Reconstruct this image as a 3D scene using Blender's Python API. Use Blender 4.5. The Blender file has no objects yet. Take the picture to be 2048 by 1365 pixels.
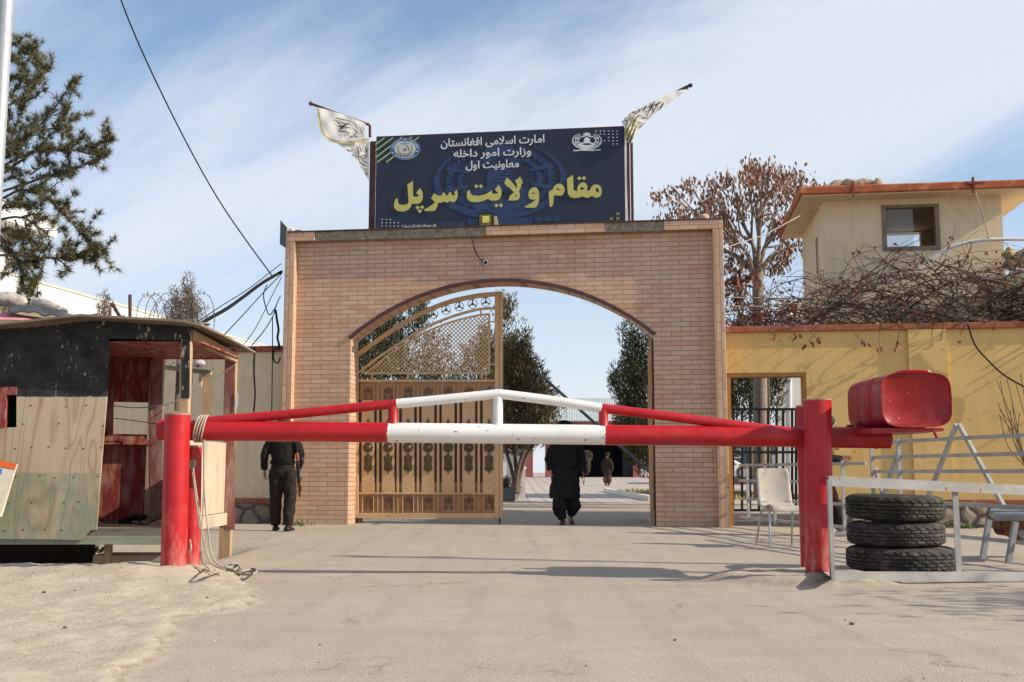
import bpy, bmesh, math, random
from mathutils import Vector, Matrix, Euler, noise as mnoise
from mathutils.geometry import tessellate_polygon
R = math.radians
rnd = random.Random(7)
sc = bpy.context.scene
C = sc.collection
# ------------------------------------------------------------------ camera, sky, sun, exposure
F, CH = 2150.0, 0.85
PIT = math.atan((945 - 682.5) / F)
cam = bpy.data.cameras.new('camera'); cam.sensor_width = 36; cam.lens = F / 2048 * 36
cam.clip_start = .05; cam.clip_end = 3000
cam_o = bpy.data.objects.new('camera', cam); C.objects.link(cam_o)
cam_o.location = (0, 0, CH); cam_o.rotation_euler = (R(90) + PIT, 0, 0); sc.camera = cam_o
SUN_EL, SUN_PHI = R(30.5), R(75)        # phi: from "behind the camera" towards the right
sd = Vector((math.sin(SUN_PHI) * math.cos(SUN_EL), -math.cos(SUN_PHI) * math.cos(SUN_EL), math.sin(SUN_EL)))
sun = bpy.data.lights.new('sun', 'SUN'); sun.energy = 4.2; sun.angle = R(.5); sun.color = (1, .90, .74)
sun_o = bpy.data.objects.new('sun', sun); C.objects.link(sun_o)
sun_o.location = (30, -10, 30); sun_o.rotation_euler = sd.to_track_quat('Z', 'Y').to_euler()
sc.view_settings.view_transform = 'Standard'; sc.view_settings.look = 'None'
sc.view_settings.exposure = 0.5; sc.view_settings.gamma = 1
sc.render.film_transparent = False
sc.cycles.max_bounces = 6; sc.cycles.use_denoising = True
w = bpy.data.worlds.new('World'); sc.world = w; w.use_nodes = True
def world_nodes():
    nt = w.node_tree; N = nt.nodes; L = nt.links
    for n in list(N): N.remove(n)
    out = N.new('ShaderNodeOutputWorld'); bg = N.new('ShaderNodeBackground')
    sky = N.new('ShaderNodeTexSky'); sky.sky_type = 'NISHITA'; sky.sun_disc = False
    sky.sun_elevation = SUN_EL; sky.sun_rotation = math.atan2(sd.x, sd.y)
    sky.air_density = 1.0; sky.dust_density = .6; sky.ozone_density = 1.6
    tc = N.new('ShaderNodeTexCoord')
    sep = N.new('ShaderNodeSeparateXYZ'); L.new(tc.outputs['Generated'], sep.inputs[0])
    def math_(op, a, b=None, c=None):
        m = N.new('ShaderNodeMath'); m.operation = op
        for i, v in enumerate((a, b, c)):
            if v is None: continue
            if isinstance(v, (int, float)): m.inputs[i].default_value = v
            else: L.new(v, m.inputs[i])
        return m.outputs[0]
    # high thin cirrus: streaks climbing to the right, one broad bank of it across the view
    cmb = N.new('ShaderNodeCombineXYZ'); L.new(sep.outputs[0], cmb.inputs[0]); L.new(sep.outputs[2], cmb.inputs[1])
    def field(rot, scl, nscale, detail, rough, dist, loc):
        mp = N.new('ShaderNodeMapping'); mp.vector_type = 'TEXTURE'; L.new(cmb.outputs[0], mp.inputs[0])
        mp.inputs['Rotation'].default_value = (0, 0, R(rot)); mp.inputs['Scale'].default_value = (1 / scl[0], 1 / scl[1], 1); mp.inputs['Location'].default_value = loc
        n = N.new('ShaderNodeTexNoise'); n.inputs['Scale'].default_value = nscale; n.inputs['Detail'].default_value = detail
        n.inputs['Roughness'].default_value = rough; n.inputs['Distortion'].default_value = dist; L.new(mp.outputs[0], n.inputs[0]); return n.outputs[0]
    n1 = field(CLOUD_ROT, (1.3, 3.2), 1.4, 8, .56, .5, CLOUD_LOC)
    n2 = field(CLOUD_ROT + 8, (3, 8), 1.5, 7, .6, .5, (0, 0, 0))
    d = math_('ADD', math_('MULTIPLY', math_('ADD', sep.outputs[0], .33), -.222), math_('MULTIPLY', math_('ADD', sep.outputs[2], -.235), .975))
    band = math_('POWER', 2.718, math_('MULTIPLY', math_('MULTIPLY', d, d), -125))
    s = math_('ADD', math_('ADD', math_('MULTIPLY', n1, .84), math_('MULTIPLY', n2, .16)), math_('MULTIPLY', math_('ADD', band, -.42), .115))
    mr = N.new('ShaderNodeMapRange'); mr.interpolation_type = 'SMOOTHSTEP'
    L.new(s, mr.inputs[0]); mr.inputs[1].default_value = .34; mr.inputs[2].default_value = .64
    mr.inputs[3].default_value = 0.14; mr.inputs[4].default_value = .90
    # whiter towards the horizon
    hz = N.new('ShaderNodeMapRange'); L.new(sep.outputs[2], hz.inputs[0])
    hz.inputs[1].default_value = .0; hz.inputs[2].default_value = .34; hz.inputs[3].default_value = .92; hz.inputs[4].default_value = 0
    cm = math_('MAXIMUM', mr.outputs[0], hz.outputs[0])
    hs = N.new('ShaderNodeHueSaturation'); hs.inputs['Saturation'].default_value = 1.15; hs.inputs['Value'].default_value = SKY_V
    L.new(sky.outputs[0], hs.inputs['Color'])
    mix = N.new('ShaderNodeMixRGB'); L.new(cm, mix.inputs[0]); L.new(hs.outputs[0], mix.inputs[1])
    mix.inputs[2].default_value = CLOUD_COL
    L.new(mix.outputs[0], bg.inputs[0]); bg.inputs[1].default_value = .135
    L.new(bg.outputs[0], out.inputs[0])
CLOUD_LOC = (6.2, 3.1, 0); CLOUD_ROT = 20; SKY_V = .88; CLOUD_COL = (4.2, 4.5, 5.0, 1)
world_nodes()

# ------------------------------------------------------------------ placing helpers
_c, _s = math.cos(PIT), math.sin(PIT)
def ray(px, py):
    x = (px - 1024) / F; v = (682.5 - py) / F; k = _c - v * _s
    return x / k, (_s + v * _c) / k
def at(px, py, Y):
    r = ray(px, py); return Vector((r[0] * Y, Y, CH + r[1] * Y))
def gnd(px, py, z=0.0):
    r = ray(px, py); return at(px, py, (z - CH) / r[1])
def atX(px, py, X):
    r = ray(px, py); return at(px, py, X / r[0])
def plane_map(A, B, n=0.0):
    """plane through the ground line A-B moved n towards the viewer; (px,py) -> (u, z)"""
    d = (B - A); d.z = 0; u = d.normalized(); nn = Vector((u.y, -u.x, 0)); A2 = A + nn * n
    def f(px, py):
        r = ray(px, py); det = -r[0] * u.y + u.x
        Y = (-A2.x * u.y + u.x * A2.y) / det
        t = (r[0] * Y - A.x) * u.x + (Y - A.y) * u.y
        return t, CH + r[1] * Y
    return f
FA, FB = gnd(563, 1049), gnd(1459, 1055)
FL = (FB - FA).length
FU = (FB - FA).normalized(); FN = Vector((FU.y, -FU.x, 0)); FROT = math.atan2(FU.y, FU.x)
fac = plane_map(FA, FB)
def W(u, z, n=0.0): return FA + FU * u + FN * n + Vector((0, 0, z))     # facade frame -> world

# ------------------------------------------------------------------ mesh builder
class MB:
    def __init__(s): s.v = []; s.f = []; s.uvs = None
    def add(s, vs, fs):
        o = len(s.v); s.v += [Vector(v) for v in vs]; s.f += [tuple(i + o for i in f) for f in fs]; return s
    def hexa(s, p):
        return s.add(p, [(0, 3, 2, 1), (4, 5, 6, 7), (0, 1, 5, 4), (1, 2, 6, 5), (2, 3, 7, 6), (3, 0, 4, 7)])
    def box(s, x0, x1, y0, y1, z0, z1):
        return s.hexa([(x0, y0, z0), (x1, y0, z0), (x1, y1, z0), (x0, y1, z0), (x0, y0, z1), (x1, y0, z1), (x1, y1, z1), (x0, y1, z1)])
    def bar(s, p, q, w_, h, up=(0, 0, 1)):
        p, q = Vector(p), Vector(q); d = (q - p).normalized(); up = Vector(up)
        if abs(d.dot(up)) > .98: up = Vector((0, 1, 0))
        a = d.cross(up).normalized() * (w_ / 2); b = a.cross(d).normalized() * (h / 2)
        return s.hexa([p - a - b, p + a - b, q + a - b, q - a - b, p - a + b, p + a + b, q + a + b, q - a + b])
    def tube(s, pts, r, n=10, cap=True, sq=1.0):
        pts = [Vector(p) for p in pts]; m = len(pts)
        rs = r if isinstance(r, (list, tuple)) else [r] * m
        t0 = (pts[1] - pts[0]).normalized()
        ref = Vector((0, 0, 1)) if abs(t0.z) < .9 else Vector((1, 0, 0))
        a = t0.cross(ref).normalized(); vs = []; fs = []
        for i in range(m):
            t = (pts[min(i + 1, m - 1)] - pts[max(i - 1, 0)])
            t = t.normalized() if t.length > 1e-9 else t0
            a = (a - t * a.dot(t)).normalized(); b = t.cross(a)
            for k in range(n):
                an = 2 * math.pi * k / n
                vs.append(pts[i] + (a * math.cos(an) + b * math.sin(an) * sq) * rs[i])
        for i in range(m - 1):
            for k in range(n):
                k2 = (k + 1) % n
                fs.append((i * n + k, i * n + k2, (i + 1) * n + k2, (i + 1) * n + k))
        if cap:
            fs.append(tuple(range(n - 1, -1, -1))); fs.append(tuple((m - 1) * n + k for k in range(n)))
        return s.add(vs, fs)
    def rings(s, rings, cap=True):
        """loft closed rings (lists of points)"""
        n = len(rings[0]); m = len(rings); fs = []
        for i in range(m - 1):
            for k in range(n):
                k2 = (k + 1) % n; fs.append((i * n + k, i * n + k2, (i + 1) * n + k2, (i + 1) * n + k))
        if cap: fs.append(tuple(range(n - 1, -1, -1))); fs.append(tuple((m - 1) * n + k for k in range(n)))
        return s.add([p for r_ in rings for p in r_], fs)
    def grid(s, rows):
        m = len(rows); n = len(rows[0])
        return s.add([p for r_ in rows for p in r_], [(i * n + k, i * n + k + 1, (i + 1) * n + k + 1, (i + 1) * n + k) for i in range(m - 1) for k in range(n - 1)])
    def prism(s, poly, d, holes=()):
        """flat polygon (3-D points, optional holes) extruded by vector d"""
        d = Vector(d); loops = [[Vector(p) for p in poly]] + [[Vector(p) for p in h] for h in holes]
        tri = tessellate_polygon(loops); pts = [p for l in loops for p in l]; n = len(pts)
        fs = [tuple(t) for t in tri] + [tuple(i + n for i in reversed(t)) for t in tri]
        o = 0
        for l in loops:
            k = len(l)
            for i in range(k): fs.append((o + i, o + (i + 1) % k, o + (i + 1) % k + n, o + i + n))
            o += k
        return s.add(pts + [p + d for p in pts], fs)
    def flat(s, poly, holes=()):
        loops = [[Vector(p) for p in poly]] + [[Vector(p) for p in h] for h in holes]
        return s.add([p for l in loops for p in l], [tuple(t) for t in tessellate_polygon(loops)])
    def lathe(s, c, prof, n=16, axis=(0, 0, 1)):
        c = Vector(c); q = Vector(axis).to_track_quat('Z', 'Y')
        return s.rings([[c + q @ Vector((r_ * math.cos(2 * math.pi * k / n), r_ * math.sin(2 * math.pi * k / n), h)) for k in range(n)] for r_, h in prof])
    def ball(s, c, r, n=10, m=7, sc=(1, 1, 1), rot=None):
        c = Vector(c); rr = []
        for i in range(m + 1):
            th = math.pi * (i + .02) / (m + .04)
            ring = []
            for k in range(n):
                p = Vector((math.sin(th) * math.cos(2 * math.pi * k / n) * sc[0], math.sin(th) * math.sin(2 * math.pi * k / n) * sc[1], -math.cos(th) * sc[2])) * r
                ring.append(c + (rot @ p if rot else p))
            rr.append(ring)
        return s.rings(rr)
    def build(s, name, m, parent=None, smooth=None, bevel=0, world=True, origin=None, label=None):
        me = bpy.data.meshes.new(name); vs = s.v
        if parent is not None:
            if world:
                mt = Matrix.Identity(4); p = parent
                while p is not None: mt = p.matrix_basis @ mt; p = p.parent
                im = mt.inverted(); vs = [im @ v for v in vs]
            loc = None
        else:
            if origin is None:
                xs = [v.x for v in vs]; ys = [v.y for v in vs]; zs = [v.z for v in vs]
                origin = Vector(((min(xs) + max(xs)) / 2, (min(ys) + max(ys)) / 2, min(zs)))
            loc = Vector(origin); vs = [v - loc for v in vs]
        me.from_pydata([tuple(v) for v in vs], [], s.f)
        bm = bmesh.new(); bm.from_mesh(me); bmesh.ops.recalc_face_normals(bm, faces=bm.faces); bm.to_mesh(me); bm.free()
        if smooth is not None:
            me.shade_smooth(); me.set_sharp_from_angle(angle=R(smooth))
        me.materials.append(m)
        o = bpy.data.objects.new(name, me); C.objects.link(o)
        if parent is not None: o.parent = parent
        else: o.location = loc
        if bevel:
            b = o.modifiers.new('bevel', 'BEVEL'); b.width = bevel; b.segments = 1; b.limit_method = 'ANGLE'
        if label: o['label'] = label
        return o
def thing(name, label, cat, loc=(0, 0, 0), rz=0.0, group=None):
    o = bpy.data.objects.new(name, None); C.objects.link(o); o.empty_display_size = .2
    o.location = loc; o.rotation_euler = (0, 0, rz); o['label'] = label; o['category'] = cat
    if group: o['group'] = group
    return o
def tag(o, label, cat, group=None):
    o['label'] = label; o['category'] = cat
    if group: o['group'] = group
    return o
def struct(o): o['kind'] = 'structure'; return o
def copy_tree(o, parent=None):
    c = o.copy(); C.objects.link(c)
    if parent is not None: c.parent = parent
    for ch in list(o.children): copy_tree(ch, c)
    return c
def remesh(o, vox, smooth=3):
    m = o.modifiers.new('remesh', 'REMESH'); m.mode = 'VOXEL'; m.voxel_size = vox; m.use_smooth_shade = True
    if smooth:
        k = o.modifiers.new('smooth', 'SMOOTH'); k.iterations = smooth; k.factor = .5
    return o
def folds(o, strength, scale):
    t = bpy.data.textures.new('fold_noise', 'CLOUDS'); t.noise_scale = scale; t.noise_depth = 2
    d = o.modifiers.new('folds', 'DISPLACE'); d.texture = t; d.strength = strength; d.mid_level = .5; d.texture_coords = 'LOCAL'
def cr(pts, n=6):
    """Catmull-Rom through points"""
    P = [Vector(p) for p in pts]; P = [P[0] * 2 - P[1]] + P + [P[-1] * 2 - P[-2]]; out = []
    for i in range(1, len(P) - 2):
        for k in range(n):
            t = k / n
            out.append(.5 * ((2 * P[i]) + (P[i + 1] - P[i - 1]) * t + (2 * P[i - 1] - 5 * P[i] + 4 * P[i + 1] - P[i + 2]) * t * t + (3 * P[i] - P[i - 1] - 3 * P[i + 1] + P[i + 2]) * t ** 3))
    out.append(P[-2]); return out

# ------------------------------------------------------------------ materials
def srgb(r, g, b):
    f = lambda c: (c / 255 / 12.92) if c / 255 <= .04045 else ((c / 255 + .055) / 1.055) ** 2.4
    return (f(r), f(g), f(b))
class NT:
    def __init__(s, name):
        s.m = bpy.data.materials.new(name); s.m.use_nodes = True
        s.N = s.m.node_tree.nodes; s.L = s.m.node_tree.links
        s.b = s.N['Principled BSDF']; s.tc = s.N.new('ShaderNodeTexCoord'); s.co = s.tc.outputs['Object']
    def link(s, a, b_):
        if isinstance(a, (int, float)): b_.default_value = a
        elif isinstance(a, tuple): b_.default_value = a if len(a) == 4 or b_.type == 'VECTOR' else (*a, 1)
        else: s.L.new(a, b_)
    def map(s, scale=(1, 1, 1), rot=(0, 0, 0), loc=(0, 0, 0), src=None):
        m = s.N.new('ShaderNodeMapping'); s.L.new(src or s.co, m.inputs[0])
        m.inputs['Scale'].default_value = scale; m.inputs['Rotation'].default_value = rot; m.inputs['Location'].default_value = loc
        return m.outputs[0]
    def noise(s, scale, detail=5, rough=.55, co=None, dist=0, col=False):
        n = s.N.new('ShaderNodeTexNoise'); s.L.new(co or s.co, n.inputs['Vector'])
        n.inputs['Scale'].default_value = scale; n.inputs['Detail'].default_value = detail
        n.inputs['Roughness'].default_value = rough; n.inputs['Distortion'].default_value = dist
        return n.outputs['Color' if col else 'Fac']
    def voro(s, scale, feature='F1', co=None, out='Distance', rnd_=1):
        n = s.N.new('ShaderNodeTexVoronoi'); n.feature = feature; s.L.new(co or s.co, n.inputs['Vector'])
        n.inputs['Scale'].default_value = scale; n.inputs['Randomness'].default_value = rnd_
        return n.outputs[out]
    def wave(s, scale, dist, co=None, detail=3, dscale=1, axis='X'):
        n = s.N.new('ShaderNodeTexWave'); s.L.new(co or s.co, n.inputs['Vector']); n.bands_direction = axis
        n.inputs['Scale'].default_value = scale; n.inputs['Distortion'].default_value = dist
        n.inputs['Detail'].default_value = detail; n.inputs['Detail Scale'].default_value = dscale
        return n.outputs['Fac']
    def ramp(s, fac_, a, b_, c0=(0, 0, 0), c1=(1, 1, 1)):
        n = s.N.new('ShaderNodeValToRGB'); s.link(fac_, n.inputs[0]); e = n.color_ramp.elements
        e[0].position = a; e[1].position = b_; e[0].color = (*c0, 1); e[1].color = (*c1, 1); return n.outputs[0]
    def mix(s, f, a, b_, mode='MIX'):
        n = s.N.new('ShaderNodeMixRGB'); n.blend_type = mode
        s.link(f, n.inputs[0]); s.link(a, n.inputs[1]); s.link(b_, n.inputs[2]); return n.outputs[0]
    def mth(s, op, a, b_=0.0, clamp=False):
        n = s.N.new('ShaderNodeMath'); n.operation = op; n.use_clamp = clamp; s.link(a, n.inputs[0]); s.link(b_, n.inputs[1]); return n.outputs[0]
    def sep(s, src=None):
        n = s.N.new('ShaderNodeSeparateXYZ'); s.L.new(src or s.co, n.inputs[0]); return n.outputs
    def comb(s, x, y, z=0.0):
        n = s.N.new('ShaderNodeCombineXYZ'); s.link(x, n.inputs[0]); s.link(y, n.inputs[1]); s.link(z, n.inputs[2]); return n.outputs[0]
    def bump(s, h, strength=.3, dist=.02):
        n = s.N.new('ShaderNodeBump'); n.inputs['Strength'].default_value = strength; n.inputs['Distance'].default_value = dist
        s.L.new(h, n.inputs['Height']); s.L.new(n.outputs[0], s.b.inputs['Normal'])
    def done(s, col, rough=.7, metal=0, spec=.4):
        s.link(col, s.b.inputs['Base Color']); s.link(rough, s.b.inputs['Roughness'])
        s.b.inputs['Metallic'].default_value = metal; s.b.inputs['Specular IOR Level'].default_value = spec
        return s.m
def sc_(c, k): return tuple(min(1, x * k) for x in c)
def mat(name, base, var=.18, ns=6, rough=.65, bump=0, bs=60, metal=0, spec=.35, wear=None, wt=(.58, .66), ws=14, wstretch=(1, 1, 1)):
    t = NT(name); n = t.noise(ns, 6, .6)
    col = t.ramp(n, .3, .7, sc_(base, 1 - var), sc_(base, 1 + var))
    if wear:
        n2 = t.noise(ws, 7, .65, co=t.map(wstretch)); col = t.mix(t.ramp(n2, wt[0], wt[1]), col, wear)
    if bump: t.bump(t.noise(bs, 5, .6), bump, .01)
    return t.done(col, rough, metal, spec)
# ------------------------------------------------------------------ ground
DIRT = [gnd(*p) for p in [(-900, 1120), (-200, 1129), (120, 1130), (300, 1136), (400, 1140), (470, 1156), (508, 1186), (512, 1204), (455, 1221), (424, 1233), (346, 1243), (350, 1277), (300, 1323), (240, 1365), (120, 1480), (-900, 1500)]]
def pip(x, y, P):
    c = False; j = len(P) - 1
    for i in range(len(P)):
        if (P[i].y > y) != (P[j].y > y) and x < (P[j].x - P[i].x) * (y - P[i].y) / (P[j].y - P[i].y) + P[i].x: c = not c
        j = i
    return c
def sdist(x, y, P):
    d = 9e9; p = Vector((x, y)); j = len(P) - 1
    for i in range(len(P)):
        a = Vector(P[j][:2]); b = Vector(P[i][:2]); ab = b - a
        t = max(0, min(1, (p - a).dot(ab) / max(ab.length_squared, 1e-9))); d = min(d, (a + ab * t - p).length); j = i
    return d if pip(x, y, P) else -d
def sm(a, b, x):
    t = max(0, min(1, (x - a) / (b - a))); return t * t * (3 - 2 * t)
def nz(x, y, s, k=0): return mnoise.noise(Vector((x * s, y * s, k)))
def ground_h(x, y):
    h = 0.0; dirt = 0.0
    if y < 60: h += .012 * nz(x, y, .35) + .004 * nz(x, y, 1.7, 3)
    if x < 2 and y < 13:
        d = sdist(x, y, DIRT) + .10 * nz(x, y, 2.1, 5) + .05 * nz(x, y, 6.0, 6); e = sm(-.01, .055, d)
        dirt = e
        h += e * (.035 + .02 * nz(x, y, 2.4, 9) + .012 * nz(x, y, 7, 2) + .011 * nz(x, y, 13, 4) + .006 * abs(nz(x, y, 9, 21)))
        # heap against the post and the bank in front of the hut
        h += .05 * math.exp(-(((x + 2.85) / .6) ** 2 + ((y - 8.6) / .6) ** 2)) * (1 + .6 * nz(x, y, 4, 1))
        h += .045 * e * sm(6.6, 8.7, y) * sm(-2.0, -3.2, x)
        # ditch under the hut
        if x < -2.6:
            h -= .36 * sm(9.15, 9.6, y + .08 * nz(x, y, 3, 8)) * (1 - sm(12.0, 12.8, y)) * sm(-2.85, -3.4, x)
    # lump of spilled concrete round the right-hand barrier posts
    q = ((x - 2.28) / .72) ** 2 + ((y - 8.72) / .50) ** 2
    if q < 2.2:
        e = sm(1.25, .45, q + .35 * nz(x, y, 2.6, 11) + .12 * nz(x, y, 9, 12)); h += e * (.065 + .016 * nz(x, y, 8, 13)); dirt = max(dirt, .8 * e)
    return h, dirt
def axis(lo, hi, step, far):
    a = [lo + i * step for i in range(int((hi - lo) / step) + 1)]
    pre = []; d = step; x = lo
    while x > -far: d *= 1.5; x -= d; pre.append(x)
    post = []; d = step; x = a[-1]
    while x < far: d *= 1.5; x += d; post.append(x)
    return pre[::-1] + a + post
def build_ground():
    xs = axis(-6.2, 5.4, .05, 1500); ys = axis(3.4, 13.2, .05, 1500)
    rows = []; dr = []
    for y in ys:
        r_ = []
        for x in xs:
            if -9 < x < 8 and 0 < y < 70: h, d = ground_h(x, y)
            else: h, d = 0, 0
            if y > 29: h -= .06
            r_.append((x, y, h)); dr.append(d)
        rows.append(r_)
    m = MB().grid(rows)
    t = NT('dusty_asphalt')
    at_ = t.N.new('ShaderNodeAttribute'); at_.attribute_name = 'dirt'
    big = t.noise(.55, 5, .6); mid = t.noise(3.2, 6, .6); fine = t.noise(55, 4, .7); sp = t.voro(95, 'F1')
    a = t.ramp(big, .3, .72, (.375, .315, .245), (.460, .392, .308))
    a = t.mix(t.ramp(mid, .42, .68), a, (.385, .318, .245))
    a = t.mix(t.mth('MULTIPLY', t.ramp(fine, .45, .7), .55), a, (.225, .195, .165))
    a = t.mix(t.mth('MULTIPLY', t.ramp(sp, .0, .16, (1, 1, 1), (0, 0, 0)), .35), a, (.55, .50, .44))
    grit = t.noise(170, 3, .75); a = t.mix(t.mth('MULTIPLY', t.ramp(grit, .50, .66), .5), a, (.55, .49, .41)); a = t.mix(t.mth('MULTIPLY', t.ramp(t.noise(120, 3, .8), .56, .70), .6), a, (.17, .145, .12))
    crk = t.voro(.55, 'DISTANCE_TO_EDGE', co=t.comb(t.mth('ADD', t.sep()[0], t.mth('MULTIPLY', t.noise(2.2, 6, .7), .9)), t.mth('ADD', t.sep()[1], t.mth('MULTIPLY', t.noise(2.6, 6, .7, co=t.map((1, 1, 1), loc=(7, 3, 0))), .9)), 0.0))
    a = t.mix(t.mth('MULTIPLY', t.mth('MULTIPLY', t.ramp(crk, .003, .010, (1, 1, 1), (0, 0, 0)), t.ramp(t.noise(.8, 3, .5), .50, .62)), .6), a, (.15, .125, .10))
    oil = t.ramp(t.noise(1.7, 5, .6, co=t.map((1, 1.6, 1), loc=(3, 1, 0))), .64, .74); a = t.mix(t.mth('MULTIPLY', oil, .35), a, (.21, .18, .15))
    trk = t.mth('MULTIPLY', t.ramp(t.wave(.62, 1.5, co=t.map((1, .05, 1)), detail=2), .78, .95), t.ramp(t.noise(3, 5, .65, co=t.map((1, .3, 1))), .42, .6)); a = t.mix(t.mth('MULTIPLY', trk, .28), a, (.27, .235, .195))
    streak = t.noise(1.1, 5, .6, co=t.map((.35, 2.4, 1)))
    a = t.mix(t.mth('MULTIPLY', t.ramp(streak, .52, .70), .35), a, (.30, .262, .22))
    d = t.ramp(mid, .3, .7, (.40, .335, .25), (.50, .43, .335))
    d = t.mix(t.mth('MULTIPLY', t.ramp(t.noise(14, 6, .7), .55, .68), .7), d, (.33, .245, .165))
    d = t.mix(t.ramp(t.voro(42, 'F1'), .03, .09, (1, 1, 1), (0, 0, 0)), d, (.62, .57, .50))
    d = t.mix(t.mth('MULTIPLY', t.ramp(t.noise(24, 6, .75), .62, .70), .6), d, (.20, .17, .14))
    edge = t.mth('MULTIPLY', t.ramp(at_.outputs['Fac'], .02, .30), t.ramp(at_.outputs['Fac'], .45, .85, (1, 1, 1), (0, 0, 0)))
    col = t.mix(t.mth('MULTIPLY', t.mth('MULTIPLY', edge, t.ramp(t.noise(6, 6, .7), .42, .58)), .75), t.mix(t.ramp(at_.outputs['Fac'], .25, .75), a, d), (.27, .205, .145))
    hh = t.mth('ADD', t.mth('MULTIPLY', fine, .6), t.mth('ADD', t.mth('MULTIPLY', t.noise(18, 6, .65), t.mth('ADD', .5, t.mth('MULTIPLY', at_.outputs['Fac'], 2.2))), t.mth('MULTIPLY', sp, .35)))
    t.bump(hh, .42, .012)
    o = m.build('ground', t.done(col, .93, 0, .15), origin=(0, 0, 0), smooth=80)
    al = o.data.attributes.new('dirt', 'FLOAT', 'POINT'); al.data.foreach_set('value', dr)
    struct(o)
build_ground()

# ------------------------------------------------------------------ shared materials
def tile_mat(name, vertical=False, dim=1.0):
    t = NT(name); x, y, z = t.sep()[:]
    h = t.mth('ADD', x, y)
    v = t.comb(z, h) if vertical else t.comb(h, z)
    n = t.N.new('ShaderNodeTexBrick'); t.L.new(v, n.inputs['Vector'])
    n.inputs['Scale'].default_value = 1; n.inputs['Mortar Size'].default_value = .0060; n.inputs['Mortar Smooth'].default_value = .1
    n.inputs['Brick Width'].default_value = .305; n.inputs['Row Height'].default_value = .0772; n.inputs['Bias'].default_value = -.15
    n.inputs['Color1'].default_value = (.60 * dim, .395 * dim, .265 * dim, 1); n.inputs['Color2'].default_value = (.51 * dim, .270 * dim, .155 * dim, 1)
    n.inputs['Mortar'].default_value = (.20, .145, .115, 1)
    st = t.noise(9, 5, .6, co=t.map((1, 1, 5)))
    c = t.mix(t.mth('MULTIPLY', t.ramp(st, .35, .7), .3), n.outputs['Color'], (.62 * dim, .44 * dim, .29 * dim))
    c = t.mix(t.mth('MULTIPLY', t.ramp(t.noise(1.3, 5, .6), .45, .75), .22), c, (.36, .25, .18))
    c = t.mix(t.mth('MULTIPLY', t.ramp(t.noise(4, 6, .65, co=t.map((1.5, 1.5, .10))), .54, .72), .30), c, (.30, .215, .16))
    low = t.ramp(t.mth('ADD', z, t.mth('MULTIPLY', t.noise(5, 5, .6), .35)), .10, .50, (1, 1, 1), (0, 0, 0))
    c = t.mix(t.mth('MULTIPLY', low, .35), c, (.33, .27, .20))
    inv = t.mth('SUBTRACT', 1, n.outputs['Fac'])
    t.bump(inv, .6, .006)
    return t.done(c, .42, 0, .35)
M_tile = tile_mat('glazed_brick_tile'); M_tile_v = tile_mat('glazed_brick_tile_upright', True)
M_cement = mat('rough_cement', (.27, .225, .16), .35, 12, .95, .9, 35, wear=(.10, .08, .06), wt=(.58, .63), ws=16, wstretch=(1, 1, 2.5))
M_trim = mat('dark_brown_trim', (.085, .040, .030), .25, 10, .5, .2)
M_gold = mat('golden_tan_paint', (.56, .355, .185), .12, 3, .45, .05, 40, wear=(.30, .15, .07), wt=(.66, .72), ws=9)
M_golddark = mat('shade_darkened_brown_sheet', (.105, .052, .035), .25, 5, .6)  # brown deepened: the shade behind the slots is put into the colour
M_bronze = mat('patinated_bronze', (.115, .085, .045), .45, 40, .42, .5, 90, metal=.7, spec=.5)
M_iron = mat('painted_scroll_iron', (.135, .085, .048), .3, 30, .5, .1)
M_rust = mat('rusty_brown_steel', (.085, .032, .026), .3, 12, .7, .3)
def paint_red(name, col, chip=.715):
    t = NT(name); c = t.ramp(t.noise(2.2, 5, .6), .3, .7, sc_(col, .86), sc_(col, 1.1))
    c = t.mix(t.mth('MULTIPLY', t.ramp(t.noise(5, 7, .65), .54, .68), .26), c, (.52, .06, .055))
    x, y, z = t.sep()[:]
    low = t.ramp(z, 0.0, .62, (1, 1, 1), (0, 0, 0))
    c = t.mix(t.mth('MULTIPLY', t.mth('MULTIPLY', low, t.ramp(t.noise(11, 7, .7, co=t.map((1, 1, .35))), .46, .62)), .75), c, (.50, .26, .21))
    c = t.mix(t.ramp(t.noise(34, 4, .6), chip, chip + .02), c, (.62, .42, .36)); c = t.mix(t.mth('MULTIPLY', t.ramp(t.noise(2.6, 6, .65), .52, .7), .28), c, sc_(col, .45))
    t.bump(t.mth('ADD', t.mth('MULTIPLY', t.noise(28, 5, .6), .5), t.mth('MULTIPLY', t.noise(6, 4, .55), 1.6)), .22, .012)
    return t.done(c, t.ramp(t.noise(7, 4, .6), .3, .7, (.30,) * 3, (.5,) * 3), 0, .4)
M_red = paint_red('chipped_red_gloss_paint', (.43, .010, .015))
M_reddk = paint_red('dull_red_paint', (.36, .012, .016))
def paint_white():
    t = NT('chipped_white_gloss_paint')
    c = t.ramp(t.noise(3, 5, .6), .3, .7, (.70, .68, .64), (.80, .79, .76))
    c = t.mix(t.mth('MULTIPLY', t.ramp(t.noise(6, 6, .6), .5, .72), .35), c, (.62, .56, .46))
    c = t.mix(t.ramp(t.noise(23, 5, .7, co=t.map((.7, 1, 1.6))), .635, .655), c, (.13, .10, .08))
    t.bump(t.noise(28, 5, .6), .1, .01)
    return t.done(c, .4, 0, .4)
M_whitepaint = paint_white()
M_fencewhite = mat('weathered_white_fence_paint', (.37, .35, .33), .2, 5, .6, .15, 40, wear=(.30, .17, .10), wt=(.64, .68), ws=13)
M_black = mat('black_rubber_cable', (.013, .013, .014), .2, 10, .75, spec=.12)

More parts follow.
